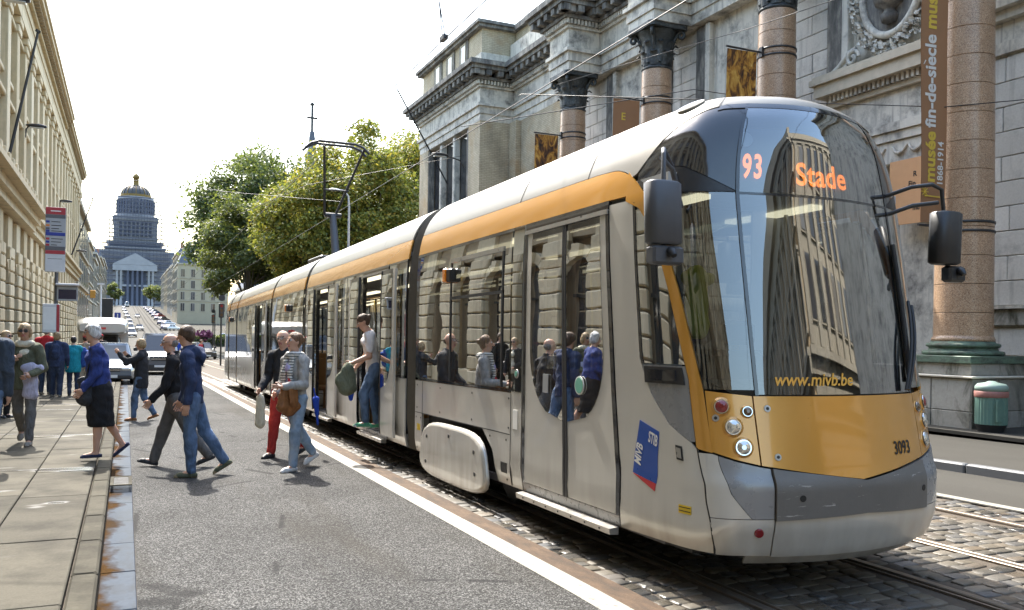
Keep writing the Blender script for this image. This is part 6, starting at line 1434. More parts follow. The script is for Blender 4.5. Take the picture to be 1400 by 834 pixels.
# woman with brown bag
p = person('woman in grey cardigan and striped scarf carrying a brown bag across the road', (2.02, 11.25), HM - .50, 1.74, dict(lean=2, head=8, nod=-4, lhip=12, lknee=8, rhip=-16, rknee=22, rfoot=24, rsho=2, relb=58, rin=24, lsho=10, lelb=75, lin=18, lout=12, rout=10),
    dict(fem=True, build=.98, trousers=('jeans_light', .90, .96), tops=[('top', 'lilac', dict(r=.92, hem=.09, sleeve=0)), ('cardigan', 'grey_knit', dict(r=1.06, hem=.05, vneck=1, front='lilac', fw=.050))], hair=('hair_auburn', 'bun'), scarf='striped_scarf', shoes='white_shoe'), .010, seed=9)
hb = p['pel'] + p['fw'] * .20 - p['rt'] * .12 + p['up'] * .05
F = Field(); F.cone(hb + p['up'] * .08, hb - p['up'] * .12, .10, .135, 0, .03, (p['rt'], .5)); F.cone(hb + p['up'] * .10 + p['fw'] * .09, hb - p['up'] * .13 + p['fw'] * .12, .04, .05, 0, .03); F.cone(hb - p['up'] * .13 - p['fw'] * .12, hb - p['up'] * .13 + p['fw'] * .12, .06, .06, 0, .03); F.cone(hb + p['rt'] * -.07 + p['up'] * .1, hb + p['rt'] * -.09 - p['up'] * .06, .075, .07, 0, .01, (p['rt'], .3))
F.chain([hb + p['up'] * .17, p['chest'] + p['fw'] * .115, p['shc'] + p['rt'] * .11 + p['up'] * .04], [.014, .014, .014], 1, .004); F.chain([hb + p['fw'] * .1 + p['up'] * .1, hb + p['fw'] * .15 + p['up'] * .04, hb + p['fw'] * .17 - p['up'] * .08], [.012, .014, .012], 0, .01)
loose('shoulder_bag', F, ['brown_leather', 'red_cloth'], 'tan brown leather shoulder bag on the striped scarf woman', 'bag', .010, hb - p['up'] * .28)
# man behind her
p = person('man in black jacket and red trousers half hidden by the striped scarf woman', (2.10, 12.6), HM - .75, 1.79, dict(lean=3, head=-10, nod=4, lhip=-14, lknee=16, lfoot=16, rhip=12, rknee=4, rsho=4, relb=48, rin=8, lsho=6, lelb=38, lin=12, lout=14, rout=12),
    dict(trousers=('red_trousers', 1.0, .97), tops=[('jacket', 'dark_jacket', dict(r=1.08, hem=.02, collar=1))], hair=('hair_brown', 'balding'), shoes='black_leather', glasses='clear'), .012, seed=12)
hb = p['hand']['r'] - p['up'] * .06 - p['rt'] * .05
F = Field(); F.cone(hb - p['up'] * .02, hb - p['up'] * .36, .07, .085, 0, .02, (p['fw'], .5)); loose('cloth_bag', F, 'cream_cloth', 'cream cloth bag held low by the man in red trousers', 'bag', .012, hb - p['up'] * .43)
F = Field(); c = V3(2.52, 12.45, g(12) + .82); F.cone(c, c + V3(.03, -.02, -.36), .05, .012, 0, .01); F.cone(c + V3(0, 0, .0), c + V3(-.03, 0, .16), .012, .012, 0, .005); loose('umbrella', F, 'umbrella_blue', 'small folded blue umbrella pointing down beside the light blue jeans', 'umbrella', .010, c + V3(.03, -.02, -.38))
# woman stepping out of the tram
p = person('woman in white tee stepping down from the open tram door', (3.32, 12.25), HM + .12, 1.66, dict(lean=9, head=0, nod=26, lhip=24, lknee=30, lfoot=-2, rhip=-2, rknee=6, lsho=6, lelb=62, rsho=4, relb=38, lout=8, rout=6, rin=8),
    dict(fem=True, build=.95, trousers=('jeans_mid', .88, .95), tops=[('tee', 'white_tee', dict(r=1.0, hem=.05, sleeve=.4))], hair=('hair_brown', 'bun'), shoes='green_shoe', sole='white_shoe'), .011, seed=15, zlift=.40)
hb = p['hand']['l'] - p['up'] * .17 - p['rt'] * .06
F = Field(); F.cone(hb + p['up'] * .10, hb - p['up'] * .14, .095, .13, 0, .03, (p['rt'], .72)); F.ell(hb - p['up'] * .05 + p['fw'] * .08, (.10, .07, .11), 0, .03); F.cone(hb + p['up'] * .18, hb + p['up'] * .1, .03, .06, 0, .02); loose('rucksack', F, 'olive_bag', 'olive green rucksack held in front of the woman in white', 'bag', .011, hb - p['up'] * .28, .005)
F = Field(); hb = p['hand']['r'] - p['up'] * .05; F.cone(hb, hb - p['up'] * .24, .035, .05, 0, .01); F.cone(hb - p['up'] * .24, hb - p['up'] * .34, .05, .03, 0, .01); loose('drinks_bottle', F, 'umbrella_blue', 'blue bottle carried by the woman stepping off', 'bottle', .011, hb - p['up'] * .37)
person('dark haired passenger waiting inside the open door', (3.72, 12.05), HM + .3, 1.68, dict(lean=5, nod=18), dict(fem=True, trousers=('jeans_dark', 1, .96), tops=[('top', 'olive', dict(r=1.02))], hair=('hair_dark', 'bob'), shoes='black_leather'), .016, seed=17, zlift=.345)
person('passenger in dark coat standing in the second tram door', (3.75, 15.9), HM, 1.74, dict(lean=3, nod=10), dict(trousers=('jeans_dark', 1, .96), tops=[('coat', 'dark_jacket', dict(r=1.08, hem=.1))], hair=('hair_brown', 'short'), shoes='black_leather'), .02, seed=18, zlift=.345)
# photographer in the road
person('woman in dark coat standing in the road, hands raised to her face', (.30, 19.3), HM + .25, 1.66, dict(lean=-2, nod=6, lhip=14, lknee=12, rhip=-6, rknee=26, rfoot=20, lsho=60, lelb=80, lin=10, rsho=42, relb=105, rin=20, lout=16, rout=10),
    dict(fem=True, build=1.05, trousers=('jeans_mid', .92, .95), tops=[('coat', 'dark_jacket', dict(r=1.10, hem=.12, flare=1.08, collar=1))], hair=('hair_fair', 'bob'), shoes='brown_leather'), .014, seed=20)
# left pavement
p = person('woman in sunglasses and olive cardigan walking on the pavement towards us', (-1.34, 14.35), pi + .10, 1.74, dict(lean=2, lhip=14, lknee=4, rhip=-12, rknee=30, rfoot=28, lsho=8, lelb=60, lin=30, rsho=10, relb=120, rin=35, rout=14, lout=16),
    dict(fem=True, trousers=('grey_trousers', .85, .95), tops=[('top', 'cream_cloth', dict(r=.88, hem=.04, sleeve=0)), ('cardigan', 'olive', dict(r=1.06, hem=.06, vneck=1))], hair=('hair_fair', 'bob'), glasses='dark', scarf='cream_cloth', scarf_ends=False, shoes='grey_shoe'), .011, skin='skin_tan', seed=22, zlift=.12)
hb = p['pel'] + p['fw'] * .13 - p['rt'] * .10 + p['up'] * .12
F = Field(); F.cone(hb + p['up'] * .08, hb - p['up'] * .26, .09, .11, 0, .03, (p['fw'], .5)); F.cone(hb + p['up'] * .1 - p['rt'] * .12, hb + p['up'] * .1 + p['rt'] * .1, .05, .045, 0, .03); loose('folded_jacket', F, 'pale_lilac', 'pale lilac jacket carried over the arm of the woman in sunglasses', 'jacket', .011, hb - p['up'] * .36, .008)
p = person('man in dark denim jacket cut off by the left picture edge', (-1.53, 11.9), 0.25, 1.80, dict(lean=3, lhip=14, rhip=-10, rknee=10, rsho=-6, relb=14, rout=6), dict(build=1.2, trousers=('jeans_mid', 1.1, .97), tops=[('jacket', 'denim_jacket', dict(r=1.16, hem=.06, collar=1))], hair=('hair_brown', 'short'), shoes='black_leather'), .012, seed=25, zlift=.12)
def extra(label, at, yaw, H, pose, wear, seed, z=.12, grp='people waiting at the tram stop', vox=.018): return person(label, at, yaw, H, pose, wear, vox, seed=seed, zlift=z, group=grp)
extra('person in black top just behind the woman in sunglasses', (-2.55, 21.2), pi + .3, 1.80, dict(lean=2), dict(trousers=('black_cloth', 1, .96), tops=[('top', 'black_cloth', dict(r=1.06))], hair=('hair_brown', 'short'), shoes='black_leather'), 31)
p = extra('woman in sunglasses and white scarf with a black bag, turned to the road', (-2.15, 19.3), pi - .9, 1.66, dict(lean=2, relb=60, rin=20), dict(fem=True, trousers=('black_cloth', 1, .96), tops=[('top', 'cream_cloth', dict(r=.9, sleeve=0)), ('jacket', 'black_cloth', dict(r=1.06, vneck=1, front='cream_cloth', fw=.06))], hair=('hair_fair', 'bob'), glasses='dark', shoes='black_leather'), 33)
hb = p['pel'] + p['rt'] * -.28 + p['up'] * .1; F = Field(); F.cone(hb + p['up'] * .05, hb - p['up'] * .1, .09, .11, 0, .02, (p['rt'], .6)); F.chain([hb + p['up'] * .1, p['shc'] - p['rt'] * .12], [.012, .012], 0, .01); loose('handbag', F, 'black_leather', 'black handbag of the white scarf woman by the stop', 'handbag', .016, hb - p['up'] * .21)
extra('tall person in bright red jacket reading the stop board', (-2.04, 27.4), .25, 1.86, dict(lean=2, lelb=30, relb=60), dict(build=1.1, trousers=('jeans_dark', 1.05, .96), tops=[('jacket', 'red_cloth', dict(r=1.12, hem=.06, collar=1))], hair=('hair_grey', 'short'), shoes='grey_shoe'), 35)
p = extra('person in navy jacket with a small rucksack, back to us', (-1.70, 26.2), .15, 1.70, dict(lean=3, lhip=4, rhip=-3), dict(build=1.15, trousers=('jeans_dark', 1.15, .98), tops=[('jacket', 'navy_hoodie', dict(r=1.12, hem=.06, collar=1))], hair=('hair_fair', 'bob'), shoes='grey_shoe'), 37)
hb = p['chest'] - p['fw'] * .16 + p['up'] * .02; F = Field(); F.cone(hb + p['up'] * .08, hb - p['up'] * .14, .10, .12, 0, .03, (p['fw'], .7)); F.ell(hb - p['fw'] * .06 - p['up'] * .06, (.08, .05, .07), 0, .02); loose('rucksack', F, 'navy_hoodie', 'dark navy rucksack on the back of the navy jacket', 'bag', .016, hb - p['up'] * .26)
p = extra('person in a long turquoise coat, back to us, at the stop', (-1.31, 26.6), -.1, 1.60, dict(lean=4, nod=10, relb=70, rin=10), dict(fem=True, build=1.1, trousers=('jeans_dark', .95, .97), tops=[('coat', 'turquoise', dict(r=1.14, hem=.13, flare=1.1))], hair=('hair_dark', 'short'), shoes='black_leather'), 39)
hb = p['pel'] + p['rt'] * .22 + p['fw'] * .05 + p['up'] * .22; F = Field(); F.cone(hb + p['up'] * .14, hb - p['up'] * .18, .13, .12, 0, .03, (p['fw'], .6)); F.cone(hb + p['up'] * .12 - p['rt'] * .2, hb + p['up'] * .12 + p['rt'] * .12, .07, .08, 0, .03); loose('carried_jacket', F, 'royal_blue', 'bright blue jacket bundled on the arm of the turquoise coat', 'jacket', .016, hb - p['up'] * .3, .008)
extra('person in khaki coat and red cap beyond the turquoise coat', (-1.12, 29.0), .2, 1.66, dict(lean=3, lelb=50, relb=50), dict(trousers=('khaki', 1, .96), tops=[('coat', 'khaki', dict(r=1.08, hem=.06))], hair=('hair_dark', 'short'), cap='red_cloth', shoes='black_leather'), 41)
extra('person in a red cap far along the pavement', (-.95, 40), .1, 1.75, dict(lean=3), dict(trousers=('jeans_dark', 1, .96), tops=[('coat', 'black_cloth', dict(r=1.08, hem=.06))], hair=('hair_brown', 'short'), cap='red_cloth', shoes='black_leather'), 43, vox=.03)
for i, (x, y, a, top, tr, lb) in enumerate(((4.5, 60, 2, 'red_cloth', 'jeans_dark', 'distant pedestrian in red by the dark car'), (5.0, 66, 1, 'black_cloth', 'jeans_dark', 'distant pedestrian in black past the tram rear'), (3.7, 72, 3, 'umbrella_blue', 'black_cloth', 'distant pedestrian in blue crossing far behind the tram'))):
    person(lb, (x, y), a, 1.72, dict(lean=3, lhip=12, rhip=-12, rknee=16), dict(trousers=(tr, 1, .96), tops=[('top', top, dict(r=1.06))], hair=('hair_brown', 'short'), shoes='black_leather'), .035, seed=50 + i)

F = Field(); c = V3(3.95, 5.35, 2.02); F.cone(c + V3(0, 0, .16), c - V3(0, 0, .2), .09, .12, 0, .03, (V3(0, 1, 0), .4)); F.cone(c + V3(-.1, 0, .14), c + V3(.1, 0, .14), .05, .05, 0, .02)
loose('safety_vest', F, flat('vest_yellow', (.50, .55, .06), .7), 'pale yellow safety vest hung up inside the tram cab', 'vest', .012, c - V3(0, 0, .3), .006)
# ---------------------------------------------------------------- trees
def tree(label, x, y, crown, zc, rx, rz, mat, n, seed, name='street_tree', grp='trees beyond the tram', ls=.30, trunk_r=.28, z0=None):
    rs = np.random.RandomState(seed); z0 = g(y) if z0 is None else z0; t = thing(name, label, 'tree', (x, y, z0), grp)
    zb = zc - rz * .75; m = MB(); m.tube([(x, y, z0 - .3), (x + .1, y, z0 + (zb - z0) * .6), (x + rs.uniform(-.3, .3), y, zc - rz * .2), (x, y, zc + rz * .5)], [trunk_r * 1.25, trunk_r, trunk_r * .6, trunk_r * .15], 8); tk = m.build('trunk', 'bark', t)
    blobs = []
    for i in range(crown):
        a = rs.uniform(0, 2 * pi); b = rs.uniform(-.8, 1.0); c = math.sqrt(max(0, 1 - b * b)); e = rs.uniform(.55, .95) if i > 3 else .3
        wob = 1 + .22 * math.sin(3 * a + seed) * math.sin(2.2 * b + seed); blobs.append((x + math.cos(a) * c * rx * e * wob, y + math.sin(a) * c * rx * e * wob, zc + b * rz * e * (1 if b > 0 else .85), rs.uniform(.16, .34) * min(rx, rz)))
    for i in range(0, min(len(blobs), 14)):
        p = blobs[i]; h = zb + rs.uniform(-.5, .6) * rz * .5; m = MB(); mid = ((x + p[0]) / 2, (y + p[1]) / 2, (h + p[2]) / 2 + .4); m.tube([(x, y, h), mid, p[:3]], [trunk_r * .42, trunk_r * .25, .03], 6); m.build('limb', 'bark', t)
    B = np.array(blobs); k = rs.randint(0, len(B), n); d = rs.normal(size=(n, 3)); d /= np.linalg.norm(d, axis=1)[:, None]; r_ = rs.uniform(.25, 1.0, n) ** .5 * rs.uniform(.75, 1.35, n)
    C = B[k, :3] + d * (B[k, 3] * r_)[:, None] * np.array([1.15, 1.15, .85]); C[:, 2] -= .25 * rs.rand(n)
    nv = rs.normal(size=(n, 3)) + np.array([0, 0, .8]) + d * .7; nv /= np.linalg.norm(nv, axis=1)[:, None]; u = np.cross(nv, rs.normal(size=(n, 3))); u /= np.linalg.norm(u, axis=1)[:, None]; v = np.cross(nv, u); s_ = ls * rs.uniform(.55, 1.35, n)[:, None]
    V = np.stack([C - u * s_ * .55, C - v * s_ * .32 + nv * s_ * .08, C + u * s_ * .6, C + v * s_ * .32 + nv * s_ * .08], 1).reshape(-1, 3); F = np.arange(4 * n).reshape(-1, 4)
    npmesh('crown', V, F, mat, None, t, False); return t
tree('tall dark green tree at the left end of the trees', 13.7, 108, 95, 14.8, 6.6, 10.4, 'leaf_dark', 46000, 3, ls=.40)
tree('dark green tree behind the yellow leaved tree', 19.5, 104, 70, 14.4, 7.0, 7.6, 'leaf_dark', 26000, 4, ls=.42)
tree('tree turning yellow just above the tram roof', 14.0, 72, 84, 9.4, 4.6, 6.6, 'leaf_yellow', 36000, 5, ls=.28)
tree('tall yellow green tree behind the pantograph', 18.2, 70, 90, 11.0, 5.0, 8.4, 'leaf_yellow', 38000, 6, ls=.28)
tree('mid green tree against the museum pavilion', 22.8, 74, 84, 11.4, 5.6, 8.8, 'leaf_yellow', 34000, 8, ls=.29)
tree('low green tree filling the gap just above the tram rear', 11.5, 92, 50, 9.5, 5.2, 6.5, 'leaf_mid', 20000, 14, ls=.33)
tree('round green tree right of the dark one', 17.5, 92, 70, 11.2, 5.5, 6.6, 'leaf_mid', 26000, 15, ls=.34)
tree('yellow leaved shrub growing above the portico', 16.0, 27.0, 12, 15.2, .9, .9, 'leaf_yellow', 2500, 9, 'rooftop_shrub', None, .13, .04, 13.4)
tree('round tree at the palace foot, left of the road', -6.5, 590, 26, g(590) + 9, 5, 7, 'leaf_mid', 5000, 10, 'avenue_tree', 'trees at the foot of the palace', .8)
tree('round tree at the palace foot, right of the road', 16, 590, 26, g(590) + 9, 6, 7, 'leaf_mid', 5000, 11, 'avenue_tree', 'trees at the foot of the palace', .8)
# church spire between the trees
t = thing('church_spire', 'thin dark church spire with a cross above the tree tops', 'spire', (29, 150, 0)); MB().ring([[(29 + sx * w_, 150 + sy * w_, z) for sx, sy in ((-1, -1), (1, -1), (1, 1), (-1, 1))] for w_, z in ((4, 0), (4, 20), (2.1, 20.5), (.34, 36.5))], True, True, 0, False).build('spire', 'slate', t)
m = MB(); m.tube([(29, 150, 36.3), (29, 150, 41)], .22, 6); m.tube([(28.1, 150, 38.9), (29.9, 150, 38.9)], .2, 6); m.build('cross', 'dark_metal', t); m = MB(); m.lathe([(0, 0), (.5, .3), (0, .8)], 29, 150, 10, 0, 40.9); m.build('weather_cock', 'dark_metal', t)
# ---------------------------------------------------------------- the palace on the hill
flat('palace_stone', (.29, .295, .32), .85, var=.3, scale=.15); flat('palace_dark', (.10, .112, .155), .8, var=.3, scale=.2); flat('scaffold', (.085, .09, .12), .7); flat('palace_pale', (.31, .315, .33), .85, var=.25, scale=.2); flat('dome_lead', (.055, .052, .05), .5, var=.3, scale=.3); flat('gilt', (.20, .13, .035), .55, .4)  # distance haze is put into the stone colours: lighter and bluish
PX_, PY_ = 5.6, 690; KZ = 18.0
PA = thing('palace', 'huge domed palace under scaffolding on top of the hill at the end of the street', 'palace', (PX_, PY_, KZ))
def qb(nm, hw, d0, d1, z0, z1, mat, par=None, cx=0): return MB().box(PX_ + cx - hw, PX_ + cx + hw, PY_ + d0, PY_ + d1, z0, z1).build(nm, mat, par or PA)
qb('wing', 42, 20, 60, KZ - 3, 44, 'palace_dark', cx=6); qb('wing', 22, 8, 50, KZ - 3, 52, 'palace_stone', cx=2)
qb('wing', 9, 2, 40, KZ - 3, 60, 'palace_stone', cx=-17); qb('wing', 9, 2, 40, KZ - 3, 60, 'palace_stone', cx=18)
bd = qb('portico', 14.5, -2, 30, KZ - 3, 48.5, 'palace_stone'); qb('opening', 7.6, -2.4, 0, 19, 45, 'palace_dark', bd); qb('opening', 3, -2.9, -2, 19.5, 32, 'palace_dark', bd)
for x in (-12, -9.4, -4.8, -1.6, 1.6, 4.8, 9.4, 12): MB().lathe([(1.1, 18.5), (1.0, 19), (.9, 43.5), (1.25, 44.6)], PX_ + x, PY_ - 4.2, 12).build('pillar', 'palace_pale' if abs(x) > 8 else 'palace_dark', bd)
qb('lintel', 15, -5.5, 0, 44.7, 48.8, 'palace_pale', bd); qb('lintel', 9, -4.6, 0, 33, 34.4, 'palace_pale', bd); qb('step', 16, -12, -2, KZ - 2, 19, 'palace_pale', bd)
m = MB(); m.ring([[(PX_ - 15.5, y, 48.9), (PX_ + 15.5, y, 48.9), (PX_, y, 57.5)] for y in (PY_ - 5.6, PY_ + 8)], True, True, 0, False); m.build('pediment', 'palace_pale', bd)
qb('attic', 20, 3, 40, 52, 62, 'palace_stone'); qb('attic', 17.5, 5, 38, 62.1, 66, 'palace_dark'); qb('cornice', 21, 2, 41, 61, 62.6, 'palace_pale'); qb('cornice', 19.5, 4, 39, 65.5, 67, 'palace_pale')
tw = qb('tower', 15.0, 6, 36, 66, 86, 'palace_stone')
for k in range(8): qb('opening', .8, 5.4, 6.1, 71, 81.5, 'palace_dark', tw, -10 + k * 2.86)
for k in range(9): MB().lathe([(.5, 70), (.5, 82)], PX_ - 11.45 + k * 2.86, PY_ + 5.2, 8).build('pillar', 'palace_pale', tw)
qb('cornice', 15.8, 5, 37, 82.6, 84.4, 'palace_pale', tw); qb('cornice', 15.4, 5.4, 36, 68.5, 69.8, 'palace_pale', tw)
m = MB(); m.lathe([(0, 84.5), (13.6, 84.5), (13.3, 88), (12.6, 88.2), (12.3, 99), (12.9, 99.4), (12.7, 101.2), (0, 101.2)], PX_, PY_ + 20, 32, 0, 0, False); dr_ = m.build('drum', 'palace_stone', PA)
for k in range(16): a = pi + pi * (k + .5) / 16; MB().lathe([(.75, 88.5), (.75, 98.8)], PX_ + 12.9 * math.cos(a), PY_ + 20 + 12.9 * math.sin(a), 8).build('pillar', 'palace_dark', dr_)
m = MB(); m.lathe([(0, 101.25), (10.9, 101.25), (10.9, 103.2), (0, 103.2)], PX_, PY_ + 20, 32, 0, 0, False); m.build('gilt_ring', 'gilt', PA)
m = MB(); m.lathe([(10.2 * math.cos(a), 103.2 + 7.6 * math.sin(a)) for a in np.linspace(0, 1.42, 10)], PX_, PY_ + 20, 32); dm = m.build('dome', 'dome_lead', PA)
for k in range(20):
    a = 2 * pi * k / 20; m = MB(); m.tube([(PX_ + 10.35 * math.cos(q) * math.cos(a), PY_ + 20 + 10.35 * math.cos(q) * math.sin(a), 103.2 + 7.75 * math.sin(q)) for q in np.linspace(0, 1.4, 8)], .28, 5); m.build('dome_rib', 'gilt' if k % 2 else 'dome_lead', dm)
m = MB(); m.lathe([(2.4, 110.5), (2.1, 111), (1.9, 116), (2.6, 116.4), (2.2, 118.2), (.9, 119.4), (.35, 120), (.25, 122.5), (0, 122.6)], PX_, PY_ + 20, 16); m.build('lantern', 'gilt', PA)
sf = MB()       # scaffolding tubes round the tower, tiers and portico wings
for z0, z1, hw, d0, st in ((66, 100, 17.6, 2, 3.0), (48, 66, 22, -1, 3.2), (20, 60, 26.5, -3, 3.4)):
    z = z0
    while z <= z1:
        e = 1.6 * math.sin(z * 2.1); hw2 = hw - max(0, z - 84) * .22; sf.box(PX_ - hw2 - 1.2 + e, PX_ + hw2 + 1.2 + e, PY_ + d0 - .15, PY_ + d0 + .15, z, z + .8); sf.box(PX_ - hw2 - .2, PX_ - hw2 + .2, PY_ + d0, PY_ + d0 + 26, z, z + .3); sf.box(PX_ + hw2 - .2, PX_ + hw2 + .2, PY_ + d0, PY_ + d0 + 26, z, z + .3); z += st
    x = -hw
    while x <= hw + .1:
        if not (z0 < 40 and abs(x) < 15): sf.box(PX_ + x - .13, PX_ + x + .13, PY_ + d0 - .1, PY_ + d0 + .1, z0 - 2, min(z1, 100 - abs(x) * .9) + 1); x += hw / 9
        else: x += hw / 9
stuff(sf.build('scaffolding', 'scaffold', PA))
# ---------------------------------------------------------------- vehicles
def paintmat():
    g_ = G('car_paint'); oi = N(g_.nt, 'ShaderNodeObjectInfo'); g_.set(Base_Color=g_.mix(g_.math('MULTIPLY', g_.noise(3, 3), .15), oi.outputs['Color'], (.2, .19, .17)), Metallic=.3, Roughness=.3, Coat_Weight=.7, Coat_Roughness=.05); MATS['car_paint'] = g_.m
paintmat()
def vehicle(name, label, cat, at, yaw, color, L, W, H, hood=.95, belt=.95, wb=(.27, .40, .78, .97), wheel=.31, nose=.72, grp=None, tail=None, plate=True, dark_glass='car_glass', z0=None):
    """front at local -Y end. wb: windscreen foot, roof front, roof rear, rear glass foot as fractions of the length"""
    t = thing(name, label, cat, (at[0], at[1], g(at[1]) if z0 is None else z0), grp); t.rotation_euler = (0, 0, yaw); w = W / 2; parts = []
    def B(m, nm, mt, par=t):
        o = m.build(nm, mt, par, world=False); o.color = tuple(color) + (1,); return o
    st = []
    for f in np.linspace(0, 1, 15):
        y = -L / 2 + f * L; e = 1 - .16 * max(0, 1 - f / .1) ** 2 - .10 * max(0, 1 - (1 - f) / .08) ** 2
        zt = np.interp(f, [0, .03, wb[0], wb[0] + .1, .9, 1], [nose * .92, nose, hood, belt, belt, (tail or belt) * .96]); zb = .22 + .08 * max(0, 1 - f / .05)
        st.append([(w * e * a, y, zb + (zt - zb) * b) for a, b in ((-.92, 0), (-1, .22), (-1.0, .6), (-.96, .88), (-.86, 1), (-.4, 1.03), (.4, 1.03), (.86, 1), (.96, .88), (1.0, .6), (1, .22), (.92, 0))])
    body = B(MB().ring(st), 'body', 'car_paint')
    a, b, c, d = [-L / 2 + q * L for q in wb]; rw, gw = w * .74, w * .90
    lo = [(-gw * .86, a), (-gw, a + .25), (-gw, d - .15), (-gw * .88, d), (gw * .88, d), (gw, d - .15), (gw, a + .25), (gw * .86, a)]; hi = [(-rw * .9, b), (-rw, b + .12), (-rw, c - .1), (-rw * .9, c), (rw * .9, c), (rw, c - .1), (rw, b + .12), (rw * .9, b)]
    zl, zh = belt - .03, H - .05
    B(MB().ring([[(x, y, zl) for x, y in lo], [(x * .99 + 0, y, zl + (zh - zl)) for x, y in hi], [(x * .9, y * .985 + .0, H) for x, y in hi]]), 'cabin', 'car_paint')
    def gq(nm, p):      # pane a little proud of the cabin
        m = MB(); cx = sum(q[0] for q in p) / 4; cy = sum(q[1] for q in p) / 4; v = [Vector(q) for q in p]; n = (v[1] - v[0]).cross(v[3] - v[0]).normalized()
        if n.dot(Vector((cx, cy - (a + d) / 2, .3))) < 0: n = -n
        m.add([tuple(q + n * .012) for q in v] + [tuple(q - n * .02) for q in v], [(0, 1, 2, 3), (7, 6, 5, 4), (0, 4, 5, 1), (1, 5, 6, 2), (2, 6, 7, 3), (3, 7, 4, 0)]); return B(m, nm, 'window_dark')
    L_ = lambda p, q, f: tuple(p[i] + (q[i] - p[i]) * f for i in range(3))
    f0, f1, g0, g1 = (-gw * .86, a, zl), (gw * .86, a, zl), (-rw * .9, b, zh), (rw * .9, b, zh)
    gq('windscreen', [L_(L_(f0, f1, .05), L_(g0, g1, .05), .08), L_(L_(f0, f1, .95), L_(g0, g1, .95), .08), L_(L_(f0, f1, .95), L_(g0, g1, .95), .94), L_(L_(f0, f1, .05), L_(g0, g1, .05), .94)])
    f0, f1, g0, g1 = (-gw * .88, d, zl), (gw * .88, d, zl), (-rw * .9, c, zh), (rw * .9, c, zh); gq('rear_window', [L_(L_(f0, f1, .06), L_(g0, g1, .06), .12), L_(L_(f0, f1, .94), L_(g0, g1, .94), .12), L_(L_(f0, f1, .94), L_(g0, g1, .94), .92), L_(L_(f0, f1, .06), L_(g0, g1, .06), .92)])
    for s_ in (-1, 1):
        q0, q1, r0, r1 = (s_ * gw, a + .25, zl), (s_ * gw, d - .15, zl), (s_ * rw, b + .12, zh), (s_ * rw, c - .1, zh)
        for u, v in ((.06, .47), (.52, .94)): gq('side_window', [L_(L_(q0, q1, u), L_(r0, r1, u), .12), L_(L_(q0, q1, v), L_(r0, r1, v), .12), L_(L_(q0, q1, v), L_(r0, r1, v), .92), L_(L_(q0, q1, u), L_(r0, r1, u), .92)])
        for f in (.18, .80):
            y = -L / 2 + f * L; wh = B(MB().lathe([(0, -.09), (wheel * .9, -.1), (wheel, -.06), (wheel, .06), (wheel * .9, .1), (0, .09)], 0, 0, 18), 'wheel', 'rubber'); wh.rotation_euler = (0, pi / 2, 0); wh.location = (s_ * (w - .08), y, wheel)
            rm = MB().lathe([(0, 0), (wheel * .62, .0), (wheel * .6, .02), (0, .03)], 0, 0, 14).build('rim', 'brushed_metal', wh, world=False); rm.location = (0, 0, .095 * s_); rm.rotation_euler = (0 if s_ > 0 else pi, 0, 0)
        m = MB(); m.bbox(s_ * w * .62 - .17, s_ * w * .62 + .17, -L / 2 - .015, -L / 2 + .2, nose * .74, nose * .93, .03); B(m, 'headlight', 'lens_clear')
        m = MB(); m.bbox(s_ * w * .72 - .10, s_ * w * .72 + .10, L / 2 - .1, L / 2 + .012, .62, .86, .02); B(m, 'tail_light', 'lens_red')
        m = MB(); m.bbox(s_ * (w + .12) - .10, s_ * (w + .12) + .10, a + .28, a + .38, belt + .02, belt + .2, .03); B(m, 'wing_mirror', 'black_plastic')
    m = MB(); m.bbox(-w * .42, w * .42, -L / 2 - .01, -L / 2 + .1, nose * .70, nose * .90, .02); gr_ = B(m, 'grille', 'black_plastic'); m = MB(); m.box(-w * .42, w * .42, -L / 2 - .018, -L / 2 - .008, nose * .79, nose * .82); B(m, 'grille_bar', 'chrome', gr_)
    m = MB(); m.bbox(-w * .86, w * .86, -L / 2 - .03, -L / 2 + .1, .22, nose * .55, .04); B(m, 'bumper', 'black_plastic'); m = MB(); m.bbox(-w * .86, w * .86, L / 2 - .08, L / 2 + .03, .25, .5, .04); B(m, 'bumper', 'black_plastic')
    if plate: m = MB(); m.box(-.26, .26, -L / 2 - .045, -L / 2 - .03, nose * .40, nose * .40 + .11); B(m, 'number_plate', 'white_print')
    return t
vehicle('parked_van', 'dark grey van facing us in the road behind the balding man', 'van', (1.55, 47.6), 0, (.11, .125, .15), 4.7, 1.95, 2.05, 1.18, 1.15, (.17, .34, .98, .995), .34, 1.0)
vehicle('parked_car', 'silver blue car at the kerb just behind the white haired woman', 'car', (-.52, 37.4), 0, (.12, .155, .20), 4.2, 1.74, 1.56, .95, .92)
vehicle('parked_car', 'dark car beyond the rear of the tram', 'car', (6.3, 82), .15, (.035, .037, .045), 4.3, 1.75, 1.48)
